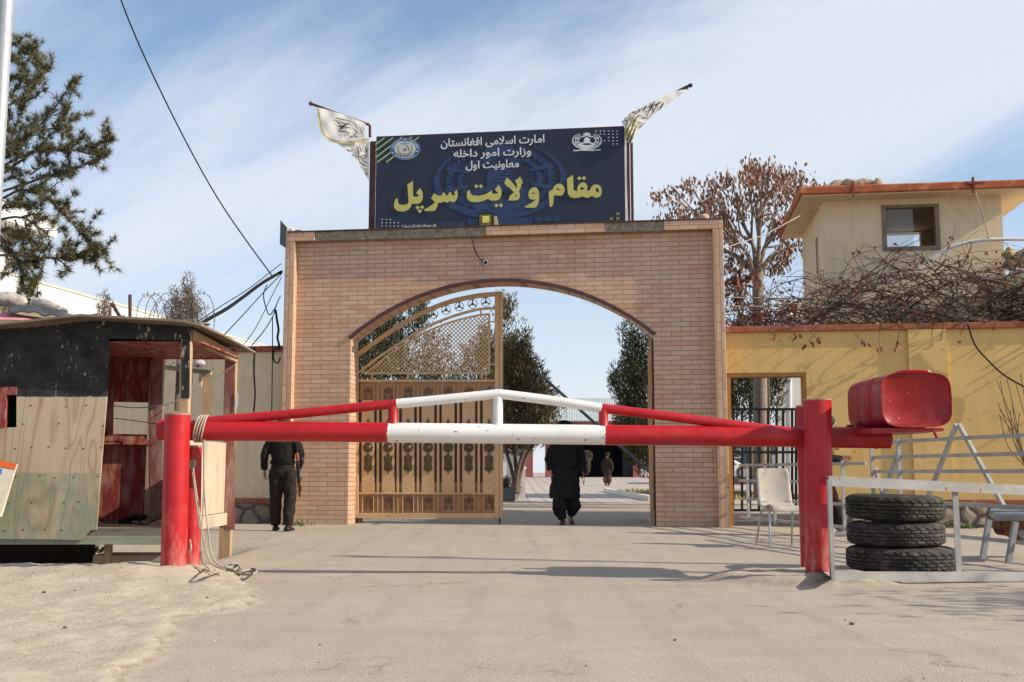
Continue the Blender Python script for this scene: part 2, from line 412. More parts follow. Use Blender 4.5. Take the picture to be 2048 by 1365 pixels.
# ------------------------------------------------------------------ brick gateway
gate = thing('brick_gateway', 'tan brick tiled gateway with a wide arched opening and bare cement strips along its top', 'gateway', FA, FROT)
def arch_circle():
    a = Vector(fac(696, 676)); b = Vector(fac(985, 558.5)); c = Vector(fac(1310.5, 666))
    ax, ay, bx, by, cx, cy = a.x, a.y, b.x, b.y, c.x, c.y
    d = 2 * (ax * (by - cy) + bx * (cy - ay) + cx * (ay - by))
    ux = ((ax * ax + ay * ay) * (by - cy) + (bx * bx + by * by) * (cy - ay) + (cx * cx + cy * cy) * (ay - by)) / d
    uy = ((ax * ax + ay * ay) * (cx - bx) + (bx * bx + by * by) * (ax - cx) + (cx * cx + cy * cy) * (bx - ax)) / d
    return ux, uy, math.hypot(ax - ux, ay - uy)
AX, AZ, AR = arch_circle()
UL, UR = 1.12, 6.12
ZTOP = 4.865
def arch(r_, x0, x1, n=40):
    return [(x0 + (x1 - x0) * i / n, AZ + math.sqrt(max(0, r_ * r_ - (x0 + (x1 - x0) * i / n - AX) ** 2))) for i in range(n + 1)]
ro = AR - .055
inner = arch(ro, UL, UR)
out = [(.10, 0), (UL, 0)] + inner + [(UR, 0), (7.15, 0), (7.15, 4.72), (.10, 4.72)]
LOC = lambda u, z, n=0.0: Vector((u, -n, z))
MB().prism([LOC(u, z) for u, z in out], (0, .45, 0)).build('wall', M_tile, gate, world=False)
bw = .165
for x0, x1 in ((0, bw), (7.248 - bw, 7.248)):
    MB().box(x0, x1, -.16, .50, 0, ZTOP - .155).build('border', M_tile_v, gate, world=False, bevel=.006)
def top_piece(px0, px1, m, y0=-.16):
    a = fac(px0, 460)[0]; b = fac(px1, 455)[0]
    a = max(a, 0); b = min(b, 7.248)
    MB().box(a, b, y0, .50, ZTOP - .153, ZTOP).build('top_course', m, gate, world=False, bevel=.004)
top_piece(540, 635.6, M_tile); top_piece(636, 974.6, M_cement, -.14); top_piece(975, 1209.6, M_tile)
top_piece(1210, 1327.6, M_cement, -.14); top_piece(1328, 1480, M_tile)
MB().box(-.01, 7.26, -.172, .52, ZTOP + .001, ZTOP + .018).build('coping', M_trim, gate, world=False)
a0 = arch(AR, UL - .045, UR + .045); a1 = arch(ro - .003, UL + .005, UR - .005)
MB().prism([LOC(u, z) for u, z in a0] + [LOC(u, z) for u, z in reversed(a1)], (0, -.03, 0)).build('arch_trim', M_trim, gate, world=False)
for u0 in (UL + .002, UR - .032):
    MB().box(u0, u0 + .03, .452, .50, 0, 3.0).build('jamb_post', M_rust, gate, world=False)
# hairline crack cap stones: broken tile and rag on the left end of the top
tag(MB().prism([W(*fac(575, 466), .0) + Vector((0, 0, .0))] + [W(u, z, .0) for u, z in (fac(596, 459), fac(618, 466), fac(600, 470))], FN * -.22).build('broken_tile', M_tile), 'broken tan tile lying on the left end of the gateway top', 'tile')
M_rag = mat('dirty_white_rag', (.58, .53, .44), .3, 14, .9, .5, 30)
rg = MB()
for k in range(9):
    u, z = fac(566 + k * 2.2, 458); rg.ball(W(u, ZTOP + .05 + .04 * rnd.random(), -.05 - .1 * rnd.random()), .04 + .03 * rnd.random(), 8, 6)
tag(remesh(rg.build('crumpled_rag', M_rag), .015, 1), 'crumpled whitish rag beside the grey speaker on the gateway top', 'rag')
u, z = fac(563, 470)
bx = MB(); bx.hexa([W(-.085, 4.66, .20), W(.035, 4.58, .225), W(.035, 4.58, .178), W(-.085, 4.66, .15), W(-.085, 5.07, .20), W(.035, 4.94, .225), W(.035, 4.94, .178), W(-.085, 5.07, .15)])
tag(bx.build('speaker_box', mat('dull_grey_metal', (.11, .115, .12), .2, 8, .6)), 'grey flat box fixed to the upper left corner of the brick gateway', 'speaker')
st = MB(); u, z = fac(1408, 437)
st.ball(W(u, ZTOP + .065, .02), .075, 9, 6, (1.15, .8, .85))
tag(st.build('rock', mat('pinkish_stone', (.52, .36, .26), .25, 9, .9, .6, 25), smooth=50), 'pinkish stone lying on the right end of the gateway top', 'stone')
# security camera
cmr = thing('security_camera', 'small white security camera hanging above the arch of the gateway', 'camera', W(*fac(968, 524), .0))
u, z = fac(968, 527)
MB().lathe(W(u, z + .02, 0), [(.001, 0), (.045, 0), (.045, .03), (.001, .03)], 14, FN).build('mount', M_trim, cmr, smooth=40)
b1 = W(u + .02, z, .05); MB().tube([b1, b1 + FN * .16 + FU * .04 - Vector((0, 0, .03))], [.04, .045], 14).build('body', mat('camera_grey', (.5, .5, .5), .1, 5, .4), cmr, smooth=40)
b2 = b1 + FN * .161 + FU * .04 - Vector((0, 0, .03)); MB().lathe(b2, [(.001, .0), (.034, 0), (.030, .012), (.001, .014)], 14, FN).build('lens', mat('black_lens', (.01, .01, .012), .1, 5, .1), cmr, smooth=40)
MB().tube(cr([W(*fac(944, 470), .13), W(*fac(948, 492), .05), W(*fac(955, 512), .03), W(*fac(964, 522), .03)], 5), .008, 6).build('wire', M_black, cmr)

# ------------------------------------------------------------------ signboard on the gateway
sgn = thing('signboard', 'dark navy signboard with yellow and white lettering standing on top of the brick gateway', 'sign', W(3.6, ZTOP, 0), FROT)
SX0, SX1, SZ0, SZ1 = fac(751, 400)[0], fac(1250, 400)[0], ZTOP + .02, 6.505
def navy():
    t = NT('navy_vinyl'); x, y, z = t.sep()[:]
    c = t.ramp(t.noise(1.2, 4, .6), .3, .7, (.016, .0235, .049), (.023, .031, .060))
    t.bump(t.wave(9, .6, co=t.map((1, 1, .03))), .12, .01); return t.done(c, .5, 0, .35)
MB().hexa([W(SX0, SZ0, -.01), W(SX1, SZ0, -.01), W(SX1, SZ0, -.09), W(SX0, SZ0, -.09), W(SX0, SZ1, -.01), W(SX1, SZ1, -.01), W(SX1, SZ1, -.09), W(SX0, SZ1, -.09)]).build('panel', navy(), sgn)
M_vinyl_w = mat('white_vinyl', (.62, .63, .67), .05, 4, .5); M_vinyl_y = mat('yellow_vinyl', (.50, .46, .135), .06, 4, .5)
M_vinyl_g = mat('green_vinyl', (.30, .47, .17), .06, 4, .5); M_vinyl_b = mat('blue_vinyl', (.024, .050, .118), .08, 4, .5)
M_vinyl_b2 = mat('deep_blue_vinyl', (.0155, .024, .052), .08, 4, .5); M_vinyl_navy = mat('dark_line_vinyl', (.014, .0175, .030), .08, 4, .5)
M_back = mat('white_vinyl_edge', (.72, .70, .66), .08, 4, .6)
for u0, u1 in ((SX0 - .012, SX0 - .002), (SX1 + .002, SX1 + .045)):
    MB().hexa([W(u0, SZ0, -.02), W(u1, SZ0, -.02), W(u1, SZ0, -.1), W(u0, SZ0, -.1), W(u0, SZ1, -.02), W(u0 + .012, SZ1, -.02), W(u0 + .012, SZ1, -.1), W(u0, SZ1, -.1)]).build('side_edge', M_back, sgn)
MB().hexa([W(SX0, SZ1 + .002, -.01), W(SX1, SZ1 + .002, -.01), W(SX1, SZ1 + .002, -.11), W(SX0, SZ1 + .002, -.11), W(SX0, SZ1 + .02, -.01), W(SX1, SZ1 + .02, -.01), W(SX1, SZ1 + .02, -.11), W(SX0, SZ1 + .02, -.11)]).build('top_edge', M_trim, sgn)
for a, b, zt in ((fac(737, 400)[0], SX0 - .014, 6.45), (fac(1254, 400)[0], fac(1260, 400)[0], 6.3), (fac(1261.5, 400)[0], fac(1267, 400)[0], 6.25)):
    MB().hexa([W(a, ZTOP + .02, -.03), W(b, ZTOP + .02, -.03), W(b, ZTOP + .02, -.12), W(a, ZTOP + .02, -.12), W(a, zt, -.03), W(b, zt, -.03), W(b, zt, -.12), W(a, zt, -.12)]).build('post', M_rust, sgn)
def S(px, py, k):
    u, z = fac(px, py); return W(u, z, -.008 + k * .0022)
# big title, letter outlines
T1 = lambda x, y: (780 + x / 13.65, 340 + y / 13.65)
T2 = lambda x, y: (860 + x / 13.65, 340 + y / 13.65)
T3 = lambda x, y: (930 + x / 13.65, 340 + y / 13.65)
T4 = lambda x, y: (1000 + x / 13.65, 335 + y / 13.65)
T5 = lambda x, y: (1090 + x / 13.65, 330 + y / 13.65)
def dia(cx, cy, a=62, b=57): return [(cx - a, cy), (cx, cy - b), (cx + a, cy), (cx, cy + b)]
title = [
 (T1, [(632,310),(475,400),(487,560),(500,720),(512,860),(500,910),(470,945),(420,958),(340,962),(270,955),(235,925),(218,880),(220,800),(185,778),(155,800),(130,860),(112,940),(115,1010),(140,1070),(190,1115),(270,1140),(360,1145),(450,1120),(520,1080),(570,1020),(595,960),(598,915),(640,935),(730,935),(810,918),(860,880),(890,820),(903,740),(895,640),(870,570),(818,505),(715,635),(800,712),(760,738),(660,740),(638,720),(632,600)], []),
 (T1, dia(755, 1035), []), (T1, dia(882, 1027), []), (T1, dia(818, 1130), []),
 (T2, [(118,640),(30,780),(135,885),(100,930),(0,1000),(-152,1085),(-142,1130),(-12,1132),(123,1128),(173,1070),(208,990),(220,905),(320,905),(375,862),(440,895),(490,893),(540,855),(590,885),(650,887),(710,850),(745,790),(765,690),(755,600),(735,545),(662,620),(690,670),(640,705),(600,690),(575,625),(545,612),(515,640),(490,705),(450,705),(425,680),(405,635),(375,622),(345,650),(325,700),(280,715),(200,700)], []),
 (T3, [(125,560),(90,560),(65,610),(52,700),(60,770),(90,830),(150,870),(250,890),(360,888),(470,865),(570,825),(635,795),(670,825),(730,848),(830,850),(910,830),(965,785),(995,700),(1000,590),(980,500),(915,418),(815,548),(900,630),(890,652),(735,660),(748,600),(735,565),(680,600),(600,650),(500,690),(390,710),(280,708),(190,690),(150,640),(138,580)], []),
 (T3, dia(310, 455), []), (T3, dia(437, 452), []), (T3, dia(857, 977), []), (T3, dia(982, 970), []),
 (T4, [(175,288),(120,435),(215,555),(235,535),(385,690),(265,785),(230,912),(400,910),(495,895),(530,850),(550,770),(540,710),(515,670),(555,590),(585,500),(590,440),(632,450),(600,350),(550,258),(412,370),(455,450),(468,570),(445,570),(380,470),(300,380),(240,320)], [[(380,795),(440,752),(462,770),(440,790)]]),
 (T4, [(925,543),(860,570),(800,640),(778,730),(785,810),(815,865),(880,885),(980,880),(900,950),(800,1010),(690,1070),(700,1105),(850,1106),(980,1105),(1030,1040),(1060,950),(1072,820),(1068,700),(1040,610),(990,555)], [[(860,715),(910,685),(970,715),(940,727),(880,727)]]),
 (T5, [(370,518),(310,540),(250,590),(220,650),(222,680),(150,700),(105,750),(98,800),(110,920),(125,1080),(130,1140),(160,1158),(200,1130),(225,1070),(235,960),(235,850),(300,838),(400,848),(460,845),(500,800),(535,730),(542,660),(520,600),(470,550),(420,525)], [[(290,672),(330,642),(390,665),(450,702),(370,690)]]),
 (T5, [(770,278),(598,385),(605,520),(615,680),(625,780),(660,850),(710,895),(780,912),(870,912),(950,895),(1015,858),(1070,890),(1150,905),(1220,895),(1275,848),(1330,885),(1400,902),(1470,890),(1530,840),(1555,760),(1545,660),(1510,585),(1450,545),(1390,540),(1310,560),(1260,620),(1230,690),(1180,710),(1140,710),(1155,650),(1155,580),(1120,510),(1050,478),(980,495),(920,550),(885,620),(880,690),(890,715),(820,710),(785,685),(778,600),(775,400)],
   [[(955,645),(1010,612),(1075,640),(1060,672),(1010,690),(970,675)], [(1380,670),(1405,630),(1445,645),(1475,700),(1470,755),(1440,762),(1395,720)]]),
 (T5, dia(938, 370, 66, 58), []), (T5, dia(1066, 367, 66, 58), [])]
tm = MB()
for T, o_, hs in title: tm.flat([S(*T(*p), 7) for p in o_], [[S(*T(*p), 7) for p in h] for h in hs])
tm.build('title_lettering', M_vinyl_y, sgn)
# white lines of text: Arabic presentation forms in the built-in font
AR2 = {'ا': 0xFE8D, 'د': 0xFEA9, 'ر': 0xFEAD, 'ز': 0xFEAF, 'و': 0xFEED}
AR4 = {'ب': 0xFE8F, 'ت': 0xFE95, 'خ': 0xFEA5, 'س': 0xFEB1, 'ط': 0xFEC1, 'ع': 0xFEC9, 'غ': 0xFECD, 'ف': 0xFED1, 'ق': 0xFED5, 'ل': 0xFEDD, 'م': 0xFEE1, 'ن': 0xFEE5, 'ه': 0xFEE9, 'ی': 0xFBFC, 'پ': 0xFB56}
def shape(s):
    out_ = []; prev = False; i = 0
    while i < len(s):
        ch = s[i]
        if ch == ' ': out_.append(' '); prev = False; i += 1; continue
        if ch == 'ل' and i + 1 < len(s) and s[i + 1] == 'ا':
            out_.append(chr(0xFEFC if prev else 0xFEFB)); prev = False; i += 2; continue
        if ch in AR2: out_.append(chr(AR2[ch] + (1 if prev else 0))); prev = False
        else:
            nx = i + 1 < len(s) and s[i + 1] != ' '
            out_.append(chr(AR4[ch] + (0 if not prev and not nx else 1 if prev and not nx else 2 if nx and not prev else 3))); prev = True
        i += 1
    return ''.join(reversed(out_))
def glyph_meshes(txt, bold):
    s = shape(txt); cu = bpy.data.curves.new('text', 'FONT'); cu.resolution_u = 5
    o = bpy.data.objects.new('text', cu); C.objects.link(o)
    def mesh(body, off):
        cu.body = body; cu.offset = off; bpy.context.view_layer.update()
        dg = bpy.context.evaluated_depsgraph_get(); me = o.evaluated_get(dg).to_mesh()
        r_ = ([v.co.copy() for v in me.vertices], [tuple(p.vertices) for p in me.polygons]); o.evaluated_get(dg).to_mesh_clear(); return r_
    a0_ = max(v.x for v in mesh('\uFE8D', 0)[0]); res = []
    for i, g in enumerate(s):
        if g == ' ': continue
        adv = max(v.x for v in mesh(s[:i] + '\uFE8D', 0)[0]) - a0_
        vs, fs = mesh(g, bold); res.append(([Vector((v.x + adv, v.y, 0)) for v in vs], fs))
    bpy.data.objects.remove(o); bpy.data.curves.remove(cu); return res
def text_line(txt, pxl, pyl, pxr, pyr, capx, bold, name, m, k=6):
    """alef height capx pixels; base line from (pxl,pyl) to (pxr,pyr)"""
    G = glyph_meshes(txt, bold); xs = [v.x for vs, _ in G for v in vs]; x0, x1 = min(xs), max(xs); mb = MB()
    ul, zl = fac(pxl, pyl); ur, zr = fac(pxr, pyr); zc = fac(pxl, pyl - capx)[1] - zl; sy = zc / .70
    for j, (vs, fs) in enumerate(G):
        n = -.008 + k * .0022 + (.0007 if j % 2 else 0)
        mb.add([W(ul + (ur - ul) * (v.x - x0) / (x1 - x0), zl + (zr - zl) * (v.x - x0) / (x1 - x0) + v.y * sy, n) for v in vs], fs)
    return mb.build(name, m, sgn)
text_line('امارت اسلامی افغانستان', 881.6, 294, 1089, 285, 15.0, .022, 'white_lettering', M_vinyl_w)
text_line('وزارت امور داخله', 907, 315, 1062.5, 309.5, 14.5, .022, 'white_lettering', M_vinyl_w)
text_line('معاونیت اول', 931.7, 337.5, 1038, 334.5, 14.5, .022, 'white_lettering', M_vinyl_w)
text_line('دفتر مطبوعات مقام ولایت سرپل', 807, 455.5, 873, 453.5, 6.5, .02, 'white_lettering', M_vinyl_w)
# stripes, dots, crosses
A1 = lambda x, y: (740 + x / 6.204, 250 + y / 6.204)
A2_ = lambda x, y: (1000 + x / 6.204, 250 + y / 6.204)
A3 = lambda x, y: (1130 + x / 17.07, 255 + y / 17.07)
gm = MB()
for (x0, y0, x1, y1) in ((66, 244, 176, 162), (66, 322, 286, 157), (66, 408, 396, 153), (88, 466, 520, 147), (200, 466, 606, 150)):
    gm.flat([S(*A1(x, y), 2) for x, y in ((x0, y0 - 12), (x0, y0 + 10), (x1 + 4, y1 + 8), (x1, y1 - 8))])
gm.build('green_stripes', M_vinyl_g, sgn)
wm = MB(); ym = MB()
def ell(mb, f_, x, y, a, b, k, n=14): mb.flat([S(*f_(x + a * math.cos(2 * math.pi * i / n), y + b * math.sin(2 * math.pi * i / n)), k) for i in range(n)])
for y, xs in ((122, (1063, 1205, 1345, 1490, 1630, 1780)), (232, (1205, 1345, 1490, 1630, 1780)), (342, (1490, 1635, 1780)), (457, (1355, 1497, 1640, 1783)), (567, (1640, 1783))):
    for x in xs: ell(wm, A3, x, y, 27, 20, 2)
for y, xs in ((1175, (150, 203, 252)), (1215, (150, 203, 252, 302, 350)), (1255, (152, 203, 252, 300, 350, 400))):
    for x in xs: ell(wm, A1, x, y, 9, 7, 2)
for x in (500, 578, 660, 742): ell(wm, A1, x, 1312, 20, 17, 2)
def cross(mb, f_, x, y, a=19, b=14, t=5):
    for sg in (1, -1):
        mb.flat([S(*f_(x - a, y - sg * b + t), 2 + (sg + 1) * .25), S(*f_(x - a, y - sg * b - t), 2 + (sg + 1) * .25), S(*f_(x + a, y + sg * b - t), 2 + (sg + 1) * .25), S(*f_(x + a, y + sg * b + t), 2 + (sg + 1) * .25)])
for x, y in ((160, 1308), (237, 1305), (313, 1302)): cross(ym, A1, x, y)
for x, y in ((1462, 1105), (1383, 1165), (1462, 1162), (1303, 1222), (1383, 1222), (1465, 1218)): cross(ym, A2_, x, y)
wm.build('dot_pattern', M_vinyl_w, sgn); ym.build('cross_pattern', M_vinyl_y, sgn)
# round blue seal
R6 = lambda x, y: (770 + x / 22.75, 270 + y / 22.75)
def seal():
    e = lambda mb, x, y, a, b, k, n=40: ell(mb, R6, x, y, a, b, k, n)
    m1 = MB(); e(m1, 910, 645, 680, 488, 2.6); m1.build('seal_rim', mat('pale_blue_vinyl', (.32, .45, .58), .05, 4, .5), sgn)
    m2 = MB(); e(m2, 910, 645, 655, 468, 3.2); m2.build('seal_ring', mat('seal_blue_vinyl', (.03, .105, .26), .1, 4, .5), sgn)
    m3 = MB(); e(m3, 910, 635, 490, 360, 3.8); m3.build('seal_disc', mat('seal_white_vinyl', (.53, .54, .53), .06, 4, .5), sgn)
    lt = MB()
    for x, y in ((905, 215), (355, 805), (1455, 750)): e(lt, x, y, 42, 30, 3.8, 12)
    def arcdash(a0_, a1_, n):
        for i in range(n):
            a = R(a0_ + (a1_ - a0_) * i / n); b = R(a0_ + (a1_ - a0_) * (i + .62 + .2 * (i % 3)) / n); P = []
            r0, r1 = .83 + .03 * (i % 2), .90 + .03 * ((i * 7) % 3 - 1)
            P = [(r0, a), (r1, a), (r1 + .02, (a + b) / 2), (r0 + .03, b), (r0 - .02, b)]
            lt.flat([S(*R6(910 + 655 * r_ * math.cos(t_), 645 - 468 * r_ * math.sin(t_)), 3.8) for r_, t_ in P])
    arcdash(112, 180, 13); arcdash(0, 68, 13); arcdash(215, 322, 20)
    lt.build('seal_lettering', M_vinyl_w, sgn)
    br = MB()
    for P in ([(560, 810), (590, 865), (680, 880), (760, 870), (860, 880), (860, 905), (950, 905), (960, 880), (1060, 880), (1160, 860), (1250, 830), (1240, 785), (1120, 810), (1040, 850), (940, 870), (870, 870), (760, 845), (660, 830)],
              [(670, 895), (670, 935), (800, 965), (910, 972), (1040, 955), (1150, 900), (1150, 870), (1040, 905), (910, 930), (790, 925)],
              [(925, 440), (960, 450), (1060, 560), (1150, 740), (1110, 745), (1030, 590)], [(890, 445), (855, 500), (840, 490), (870, 440)], [(870, 290), (940, 285), (940, 335), (870, 340)]):
        br.flat([S(*R6(*p), 4.4) for p in P])
    br.build('seal_book', mat('brown_vinyl', (.13, .095, .07), .1, 4, .5), sgn)
    tl = MB(); tl.flat([S(*R6(*p), 4.5) for p in [(700, 430), (740, 370), (880, 380), (1000, 350), (1130, 370), (1100, 415), (900, 415)]]); tl.build('seal_banner', mat('teal_vinyl', (.14, .40, .42), .1, 4, .5), sgn)
    ol = MB()
    for x0 in (575, 1190):
        ol.flat([S(*R6(*p), 4.4) for p in [(x0, 480), (x0 + 60, 470), (x0 + 70, 780), (x0, 800)]])
    ol.build('seal_pillars', mat('olive_vinyl', (.34, .34, .12), .1, 4, .5), sgn)
    bk = MB(); e(bk, 905, 690, 40, 34, 4.6, 12); e(bk, 870, 880, 16, 20, 5.2, 8); e(bk, 945, 870, 16, 20, 5.2, 8)
    for a in range(3):
        for i in range(20):
            t0, t1 = 2 * math.pi * i / 20, 2 * math.pi * (i + 1) / 20; q = R(60 * a)
            def pp(t_, k_): x, y = 100 * k_ * math.cos(t_), 34 * k_ * math.sin(t_); return (905 + x * math.cos(q) - y * math.sin(q), 690 + (x * math.sin(q) + y * math.cos(q)) * .8)
            bk.flat([S(*R6(*p), 4.8 + a * .2) for p in (pp(t0, 1), pp(t1, 1), pp(t1, 1.12), pp(t0, 1.12))])
    bk.build('seal_atom', M_black, sgn)
seal()
# crest: crescents, wheat wreaths, shrine, wheel, crossed swords  (drawn in the coordinates of the small white crest)
def crest(f_, k, mA, mB_, small):
    A = MB(); B = MB()
    def q(mb, P, kk): mb.flat([S(*f_(*p), kk) for p in P])
    n = 44
    for i in range(n):       # outer crescents
        a0_, a1_ = R(118 + 304 * i / n), R(118 + 304 * (i + 1) / n); P = []
        for a, rev in ((a0_, 0), (a1_, 0)):
            th = math.sin((a - R(118)) / R(304) * math.pi) ** .7
            P.append(((750 + 512 * math.cos(a), 462 - 300 * math.sin(a)), (750 + (512 - 66 * th) * math.cos(a), 462 - (300 - 58 * th) * math.sin(a))))
        q(A, [P[0][0], P[1][0], P[1][1], P[0][1]], k)
    for sg in (-1, 1):       # wheat wreaths in three bands with ribbons between
        X = lambda dx: 750 + sg * dx
        Pt = lambda t_, r0: (430 * r0 * math.cos(t_), 455 - 262 * r0 * math.sin(t_))
        for b_ in range(3):
            for i in range(4):
                for side in (0, 1):
                    t_ = R(-52 + b_ * 39 + i * 8.2 + 2 * side); r0 = .72 + .19 * side
                    cx_, cy_ = Pt(t_, r0); tx, ty = -math.sin(t_), -math.cos(t_) * .62; nx_, ny_ = math.cos(t_) * (1 if side else -1), -math.sin(t_) * .62 * (1 if side else -1)
                    q(A, [(X(cx_ - tx * 34 - nx_ * 14), cy_ - ty * 34 - ny_ * 14), (X(cx_ + nx_ * 24), cy_ + ny_ * 24), (X(cx_ + tx * 42 + nx_ * 22), cy_ + ty * 42 + ny_ * 22), (X(cx_ - nx_ * 24), cy_ - ny_ * 24)], k + .3 + .1 * side)
            if b_:
                t_ = R(-52 + b_ * 39 - 5)
                q(A, [(X(x), y) for x, y in (Pt(t_ - .02, .58), Pt(t_ - .07, 1.02), Pt(t_ + .08, 1.04), Pt(t_ + .13, .60))], k + .6)
    q(A, [(650, 500), (650, 400), (690, 360), (745, 322), (805, 360), (855, 400), (855, 500)], k + .2)
    for sg in (-1, 1):
        q(A, [(747 + sg * 4, 290), (747 + sg * 60, 315), (747 + sg * 175, 352), (747 + sg * 165, 330), (747 + sg * 70, 285)], k + .2)
        q(A, [(747 + sg * 30, 285), (747 + sg * 175, 322), (747 + sg * 165, 300), (747 + sg * 80, 278)], k + .3)
    q(A, [(745, 285), (640, 270), (610, 245), (650, 200), (690, 195), (745, 170), (800, 195), (840, 200), (880, 245), (850, 270)], k + .2)
    P = [(510 + (980 - 510) * i / 20, 545 - 60 * math.sin(math.pi * i / 20)) for i in range(21)]
    Q = []
    for i in range(61):
        a = math.pi * i / 60; tooth = 0 if (i // 4) % 2 else 26
        Q.append((750 + (290 + tooth) * math.cos(a), 570 + (130 + tooth) * math.sin(a)))
    hole = [(748 + 160 * math.cos(2 * math.pi * i / 24), 575 + 32 * math.sin(2 * math.pi * i / 24)) for i in range(24)]
    A.flat([S(*f_(*p), k + .35) for p in P + Q], [[S(*f_(*p), k + .35) for p in hole]])
    for sg in (-1, 1):
        q(A, [(750 - sg * 250, 760 - sg * 8), (750 - sg * 250, 806 - sg * 8), (750 + sg * 60, 800), (750 + sg * 300, 745), (750 + sg * 60, 762)], k + .4 + .1 * sg)
        for j in range(3): ell(A, f_, 750 - sg * (300 + 68 * j), 782 - sg * -10 * sg * (1 if sg > 0 else -1), 34, 26, k + .4, 12)
    A.build('crest', mA, sgn)
    if not small:            # dark drawing lines inside the big pale crest
        for i in range(4):
            q(B, [(690 + 28 * i, 480 - 26 * i), (690 + 28 * i, 474 - 26 * i), (850, 474 - 26 * i), (850, 480 - 26 * i)], k + .9)
            q(B, [(690 + 28 * i, 480 - 26 * i), (690 + 28 * i, 454 - 26 * i), (694 + 28 * i, 454 - 26 * i), (694 + 28 * i, 480 - 26 * i)], k + .9)
        B.build('crest_lines', mB_, sgn)
crest(A3, 2.3, M_vinyl_w, None, True)
crest(lambda x, y: (1000 + (x - 750) * .2594, 366 - (x - 750) * .0085 + (y - 480) * .2594), 2.3, M_vinyl_b, M_vinyl_navy, False)
# small LED flood light in front of the sign
fl = thing('floodlight', 'small square yellow flood light on the gateway top in front of the signboard', 'light', W(*fac(973, 455), .10))
u0, z0 = fac(960, 456); u1, z1 = fac(987, 430)
MB().hexa([W(u0, z0, .12), W(u1, z0, .12), W(u1, z0, .07), W(u0, z0, .07), W(u0, z1, .10), W(u1, z1, .10), W(u1, z1, .05), W(u0, z1, .05)]).build('housing', mat('olive_lamp_housing', (.17, .155, .018), .2, 8, .5), fl, bevel=.006)
def lampq(a, b, c, d, n, nm, m):
    uu = lambda t_: u0 + (u1 - u0) * t_
    zz_ = lambda t_: z0 + (z1 - z0) * t_
    MB().hexa([W(uu(a), zz_(c), .127 - .02 * c), W(uu(b), zz_(c), .127 - .02 * c), W(uu(b), zz_(c), .10), W(uu(a), zz_(c), .10), W(uu(a), zz_(d), .127 - .02 * d), W(uu(b), zz_(d), .127 - .02 * d), W(uu(b), zz_(d), .10), W(uu(a), zz_(d), .10)]).build(nm, m, fl)
lampq(.26, .76, .25, .80, .12, 'reflector', mat('yellow_led_chip', (.62, .58, .13), .15, 20, .3))
for a, b, c, d in ((-.03, .03, -.03, 1.03), (.97, 1.03, -.03, 1.03), (-.03, 1.03, .97, 1.04)): lampq(a, b, c, d, .13, 'rim', M_black)
wb = MB(); uu, zz2 = fac(991, 456); 
wb.hexa([W(uu - .02, ZTOP + .018, .05), W(uu + .05, ZTOP + .018, .05), W(uu + .05, ZTOP + .018, 0), W(uu - .02, ZTOP + .018, 0), W(uu - .02, ZTOP + .19, .05), W(uu + .02, ZTOP + .19, .05), W(uu + .02, ZTOP + .19, 0), W(uu - .02, ZTOP + .19, 0)])
tag(wb.build('wood_chip', mat('pale_wood', (.58, .42, .28), .2, 12, .8)), 'pale wooden block wedged beside the yellow flood light on the gateway', 'block')
# ------------------------------------------------------------------ steel gate leaves
LN = -.47
lfm = plane_map(FA, FB, LN)
def LW(px, py, n=0.0):
    u, z = lfm(px, py); return W(u, z, LN + n)
C5 = lambda x, y, n=0.0: LW(700 + x / 5.935, 570 + y / 5.935, n)
C6 = lambda x, y, n=0.0: LW(700 + x / 6.606, 870 + y / 6.606, n)
leaf = thing('gate_leaf', 'closed tan steel gate leaf with lattice fan top filling the left of the archway', 'gate', LW(850, 1050), FROT)
def strip(mb, P, half, th, n0):
    """flat bar following P (world points in the leaf plane)"""
    P = [Vector(p) for p in P]; rows = []
    for i, p in enumerate(P):
        t = (P[min(i + 1, len(P) - 1)] - P[max(i - 1, 0)]).normalized(); s = t.cross(FN).normalized() * half
        rows.append([p + s + FN * n0, p - s + FN * n0, p - s + FN * (n0 - th), p + s + FN * (n0 - th)])
    mb.rings(rows)
fr = MB()
def rect(mb, x0, x1, y0, y1, n, th, M=C6):
    mb.hexa([M(x0, y1, n), M(x1, y1, n), M(x1, y1, n - th), M(x0, y1, n - th), M(x0, y0, n), M(x1, y0, n), M(x1, y0, n - th), M(x0, y0, n - th)])
PX = lambda x, y, n=0.0: LW(x, y, n)
rect(fr, 708, 718, 712, 1036, .04, .08, PX); rect(fr, 990, 998.5, 584, 1036, .04, .08, PX); rect(fr, 999, 1005.5, 584, 1036, .03, .07, PX)
rect(fr, 718.3, 989.7, 760, 764.5, .035, .06, PX); rect(fr, 718.3, 989.7, 985.5, 989.2, .035, .06, PX); rect(fr, 718.3, 989.7, 1026.5, 1036, .04, .08, PX)
strip(fr, cr([C5(x, y) for x, y in ((70, 855), (130, 805), (300, 682), (600, 480), (900, 315), (1200, 200), (1500, 135), (1715, 112))], 5), .038, .06, .035)
strip(fr, cr([C5(x, y) for x, y in ((105, 1045), (330, 870), (600, 690), (900, 510), (1200, 383), (1500, 298), (1715, 275))], 5), .02, .05, .03)
fr.build('frame', M_gold, leaf, bevel=.004)
